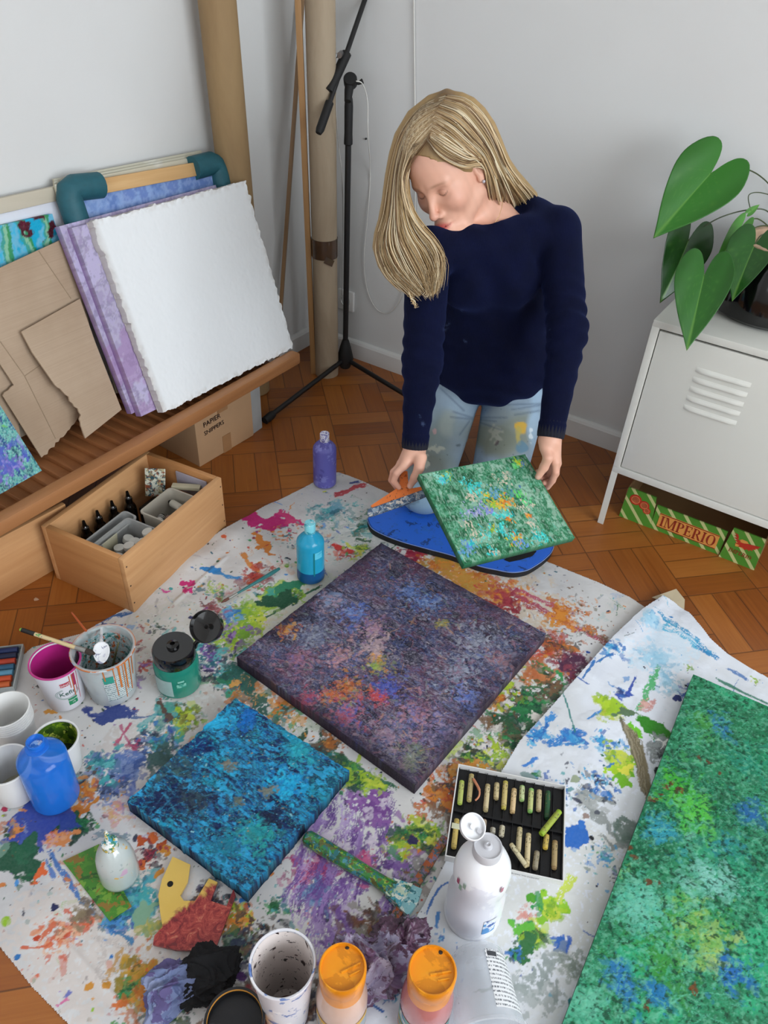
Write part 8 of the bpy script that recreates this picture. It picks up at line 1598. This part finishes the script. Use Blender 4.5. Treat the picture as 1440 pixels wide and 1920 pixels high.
# colour of the under volume
W3 = (V-HC)@HR.T/HS; colh = np.tile(np.array(lin('#a98c60')), (len(V), 1)); part = np.array([np.array(p) for p in (GAr[3][0], GAr[2][0], GAr[1][0], GAr[0][0])]+[np.array(Vector(dep(804, 258, 1.55))), np.array(Vector(dep(802, 275, 1.55))), np.array(Vector(dep(776, 300, 1.575))), np.array(Vector(dep(868, 300, 1.56)))])
dmin = np.min(np.stack([np.linalg.norm(V-q, axis=1) for q in part]), 0); m = np.exp(-(dmin/.026)**2)[:, None]*.9; colh = colh*(1-m)+ROOT*m; st_ = (np.sin(W3[:, 0]*900+W3[:, 1]*200)*.04+1)[:, None]; colh = colh*st_
n0 = len(V); Vall = np.concatenate([V, np.array([list(v) for v in SV])]); Fall = np.concatenate([F, np.array(SF)+n0]); Call = np.concatenate([colh, np.array(SC)])
def hair_mat():
    t = NT('blond hair'); a_ = t.n('ShaderNodeAttribute', attribute_name='paint'); t.base(a_.outputs['Color']); t.set(rough=.42, spec=.35); t.b.inputs['Anisotropic'].default_value = .5; t.bump(t.noise(t.coord(), 500, 3), .2, .0006); return t.m
link('hair', mesh_np('hair', Vall, Fall, Call), hair_mat(), person, PI_.copy())
# earring and necklace
ep = hw(.0805, .004, -.036); b = B(); b.lathe([(0, -.0035), (.0025, -.0028), (.0038, 0), (.0025, .0028), (0, .0035)], 16); b.obj('earring', plain('pearl silver', '#c9c4cc', .15, .02, 30, 0, metal=.3), person, PI_ @ Matrix.Translation(Vector(ep)))
b = B(); b.tube([Vector(dep(x, y, d_)) for x, y, d_ in ((944, 352, 1.665), (943, 370, 1.66), (941, 388, 1.66), (936, 405, 1.662), (928, 418, 1.665))], .0007, 6); b.obj('necklace', plain('gold chain', '#d9b98a', .25, .05, 40, 0, metal=.9), person, PI_.copy())
# ---- kneeling pad
zp = .026; o2 = [(689, 972), (697, 962), (720, 955), (750, 950), (790, 930), (850, 905), (920, 900), (985, 920), (1020, 965), (1037, 1010), (1036, 1030), (1022, 1046), (1002, 1060), (985, 1068), (960, 1071), (930, 1066), (895, 1058), (850, 1040), (802, 1027), (755, 1014), (720, 1001), (697, 988)]
q = [at(x, y, zp) for x, y in o2]; cx = sum(q)/len(q); sp = spline([Vector((v[0], v[1], 0)) for v in q+[q[0]]], 5)[:-1]; loc = [(v.x-cx[0], v.y-cx[1]) for v in sp]
if sum(loc[i][0]*loc[(i+1) % len(loc)][1]-loc[(i+1) % len(loc)][0]*loc[i][1] for i in range(len(loc))) < 0: loc = loc[::-1]
pad = empty('kneeling_pad', Matrix.Translation(Vector((cx[0], cx[1], .0035))), 'blue foam kneeling pad with black sides and a handle slot under the knees', 'pad')
shr = lambda k: [(x*k, y*k) for x, y in loc]
b = B(); b.prism(shr(1.0), 0, zp-.0080); b.obj('foam_side', plain('black foam', '#101116', .7, .15, 60, .3), pad, sm=30)
PADM = dabbed('blue pad top', '#245fc4', ['#2a64c0', '#1a3f7f', '#2b5fb5'], .55, 26, .60); b = B(); b.prism(shr(.992), zp-.0080, zp-.0035); b.obj('top_layer', PADM, pad, sm=30)
b = B(); vs = [Vector((x*1.0, y*1.0, zp-.0078)) for x, y in loc]; b.tube(vs+[vs[0], vs[1]], .0014, 6, cap=False); b.obj('edge_line', plain('pale blue edge', '#6f86b8', .6, .1, 60, .1), pad)
hs = [at(x, y, zp) for x, y in ((945, 1050), (952, 1043), (975, 1036), (1000, 1030), (1006, 1034), (998, 1043), (975, 1050), (955, 1054))]; b = B(); b.prism([(v[0]-cx[0], v[1]-cx[1]) for v in hs][::1], zp-.0034, zp-.0028); b.obj('handle_slot', plain('slot black', '#050506', .9, .05, 10, 0), pad, sm=0)
# ---- held canvas
w = np.linalg.norm(HQ[1]-HQ[0])*.5+np.linalg.norm(HQ[2]-HQ[3])*.5; h = np.linalg.norm(HQ[0]-HQ[3])*.5+np.linalg.norm(HQ[1]-HQ[2])*.5; c = sum(HQ)/4; TH_ = .016; o = c-hex_*w/2-hey*h/2-hnz*TH_
p = Paint(w, h, .0011, '#2f7a50', 91)
p.field(['#1d5a3a', '#2a704a', '#3f8a62', '#5f9f80', '#2f7a52', '#86b39a'], .028, 4, sy=.8, band=.09); p.field([None, '#8fb8a2', None, '#1a4f34', None, '#a5bfae'], .012, 6, sx=.7, sy=1.6, amt=.5, band=.08, oct=3)
mi = np.array(frame(o, hex_, ey=hey).inverted())
def PH(px, py): v = mi @ np.array([*onheld(px, py), 1]); return float(v[0]), float(v[1])
def hc_(px, py, r, cols, n_, r1=3.5): 
    x, y = PH(px, py); k = .00125
    for _ in range(int(n_*1.3)):
        qx, qy = x+p.r.gauss(0, r*k*.55), y+p.r.gauss(0, r*k*.55); L_ = p.r.uniform(.002, .009); p.stroke(qx, qy-L_/2, qx+p.r.gauss(0, .0015), qy+L_/2, p.r.uniform(.0012, .0042), p.r.choice(cols), .25, .9, .5)
YL = ['#c9c42f', '#8fc03a', '#d9b02f']; OR = ['#d98a2a', '#d0702a', '#e0a03a']; TQ_ = ['#2fc4bd', '#3fd0c9', '#1fa8b0', '#5fdbd0']; LV = ['#8f94c8', '#a5a5cf', '#6f78b5', '#b5b5d0']; BE = ['#c9bfa8', '#b8b5a0', '#d4c4b0']
for a_ in ((832, 900, 8, ['#5fb0c9', '#7fc4dc']+TQ_, 30), (842, 892, 7, TQ_+YL, 20), (885, 912, 14, TQ_, 34), (905, 925, 12, TQ_, 24), (870, 905, 8, TQ_, 14), (918, 930, 9, YL, 20), (925, 945, 12, YL, 40), (945, 940, 14, OR+YL, 50), (938, 950, 9, ['#e0a82a', '#d9b82f'], 18), (955, 943, 10, OR, 24), (898, 958, 16, LV, 50), (915, 955, 12, ['#6f78c4', '#8a8fd0'], 30), (880, 962, 12, LV, 30), (888, 932, 9, BE, 20), (875, 985, 8, BE, 14), (950, 965, 10, TQ_, 30), (935, 968, 7, TQ_, 14), (955, 975, 6, OR, 10), (930, 925, 12, ['#4f8fb0', '#6fa5c0'], 26), (960, 922, 10, ['#3f6fa0', '#4f9a8a'], 20), (975, 925, 9, ['#5fd05a', '#4fc46a'], 20), (960, 1000, 12, TQ_, 26), (940, 992, 12, TQ_, 26), (925, 990, 8, YL, 14), (965, 1010, 14, YL+OR, 34), (990, 968, 6, OR, 14), (975, 1020, 12, ['#4f7fc9', '#5f9ad0'], 24), (1005, 1008, 12, TQ_, 34), (1020, 1005, 8, TQ_, 20), (880, 1025, 12, ['#4f7fc4', '#5f8fd0'], 30), (870, 1035, 10, ['#6f8fc9', '#4f9ac9'], 20), (885, 1018, 8, TQ_, 14), (860, 1045, 8, ['#5fb5b8'], 14), (970, 865, 8, YL+['#9fcf4a'], 26), (962, 872, 8, ['#5fc46a'], 14), (975, 870, 5, ['#4f7fb0'], 8), (820, 892, 8, ['#8fd0bd'], 14), (940, 895, 20, BE+['#9fb8a8'], 30), (985, 950, 16, BE, 24), (1000, 985, 12, BE, 16), (910, 1000, 16, TQ_, 20), (925, 1035, 12, TQ_+BE, 24), (890, 1000, 14, BE, 20), (990, 940, 10, ['#4fc47a', '#6fd08a'], 16), (865, 960, 16, ['#3f8a68', '#6fae90'], 20)): hc_(*a_)
for _ in range(420):
    x, y = p.r.uniform(0, w), p.r.uniform(0, h); p.stroke(x, y, x+p.r.gauss(0, .002), y+p.r.uniform(.004, .016), p.r.uniform(.0008, .0025), p.r.choice(['#1a4f34', '#8fb5a0', '#a9c4b0', '#2a7a55', '#5fae90', '#6fc4a8']), .3, .55, .8)
E_ = np.minimum(np.minimum(p.X, w-p.X), np.minimum(p.Y, h-p.Y)); p.put((slice(None), slice(None)), np.clip(1-E_/.004, 0, 1), '#2a7a50', .7); p.z += (p.g-.5)*.0014
tag(p.slab('abstract_canvas', TH_, PG, mw=frame(o, hex_, ey=hey), side='#12402a'), 'small green speckled abstract canvas held in the hand of the kneeling person', 'painting')
# ---- spreader in the right hand
c0 = dep(755, 905, 1.755); ex = dep(800, 921, 1.775)-dep(697, 955, 1.775); nz = EYE-c0; nz /= np.linalg.norm(nz); ex /= np.linalg.norm(ex); nz = nz*.8+np.array([0, 0, .5]); m = frame(c0, ex, ez=nz); mi_ = m.inverted()
def PL(px, py): v = mi_ @ Vector(hit(px, py, c0, np.array(m.col[2][:3]))); return (v.x, v.y)
tl = empty('paint_spreader', m, 'orange plastic paint spreader with a paint caked blade held in the lowered hand', 'spreader')
OR_ = dabbed('orange spreader plastic', '#d9722f', ['#e88a4a', '#b5521f', '#5f3a2a'], .5, 60, .60)
g = [PL(*q) for q in ((749, 884), (764, 884), (766, 908), (774, 916), (797, 912), (801, 918), (699, 953), (695, 949), (716, 935), (742, 918), (750, 905))]
if sum(g[i][0]*g[(i+1) % len(g)][1]-g[(i+1) % len(g)][0]*g[i][1] for i in range(len(g))) < 0: g = g[::-1]
b = B(); b.prism(g, -.003, .003); b.obj('handle', OR_, tl, sm=0)
g = [PL(*q) for q in ((690, 956), (800, 917), (801, 931), (755, 949), (694, 970), (689, 966))]
if sum(g[i][0]*g[(i+1) % len(g)][1]-g[(i+1) % len(g)][0]*g[i][1] for i in range(len(g))) < 0: g = g[::-1]
b = B(); b.prism(g, -.0015, .0045); b.obj('blade', dabbed('caked blade', '#5f7590', ['#2f3f5a', '#c9c0b5', '#8a9aa8', '#3f5570'], .5, 60, .50), tl, sm=0)
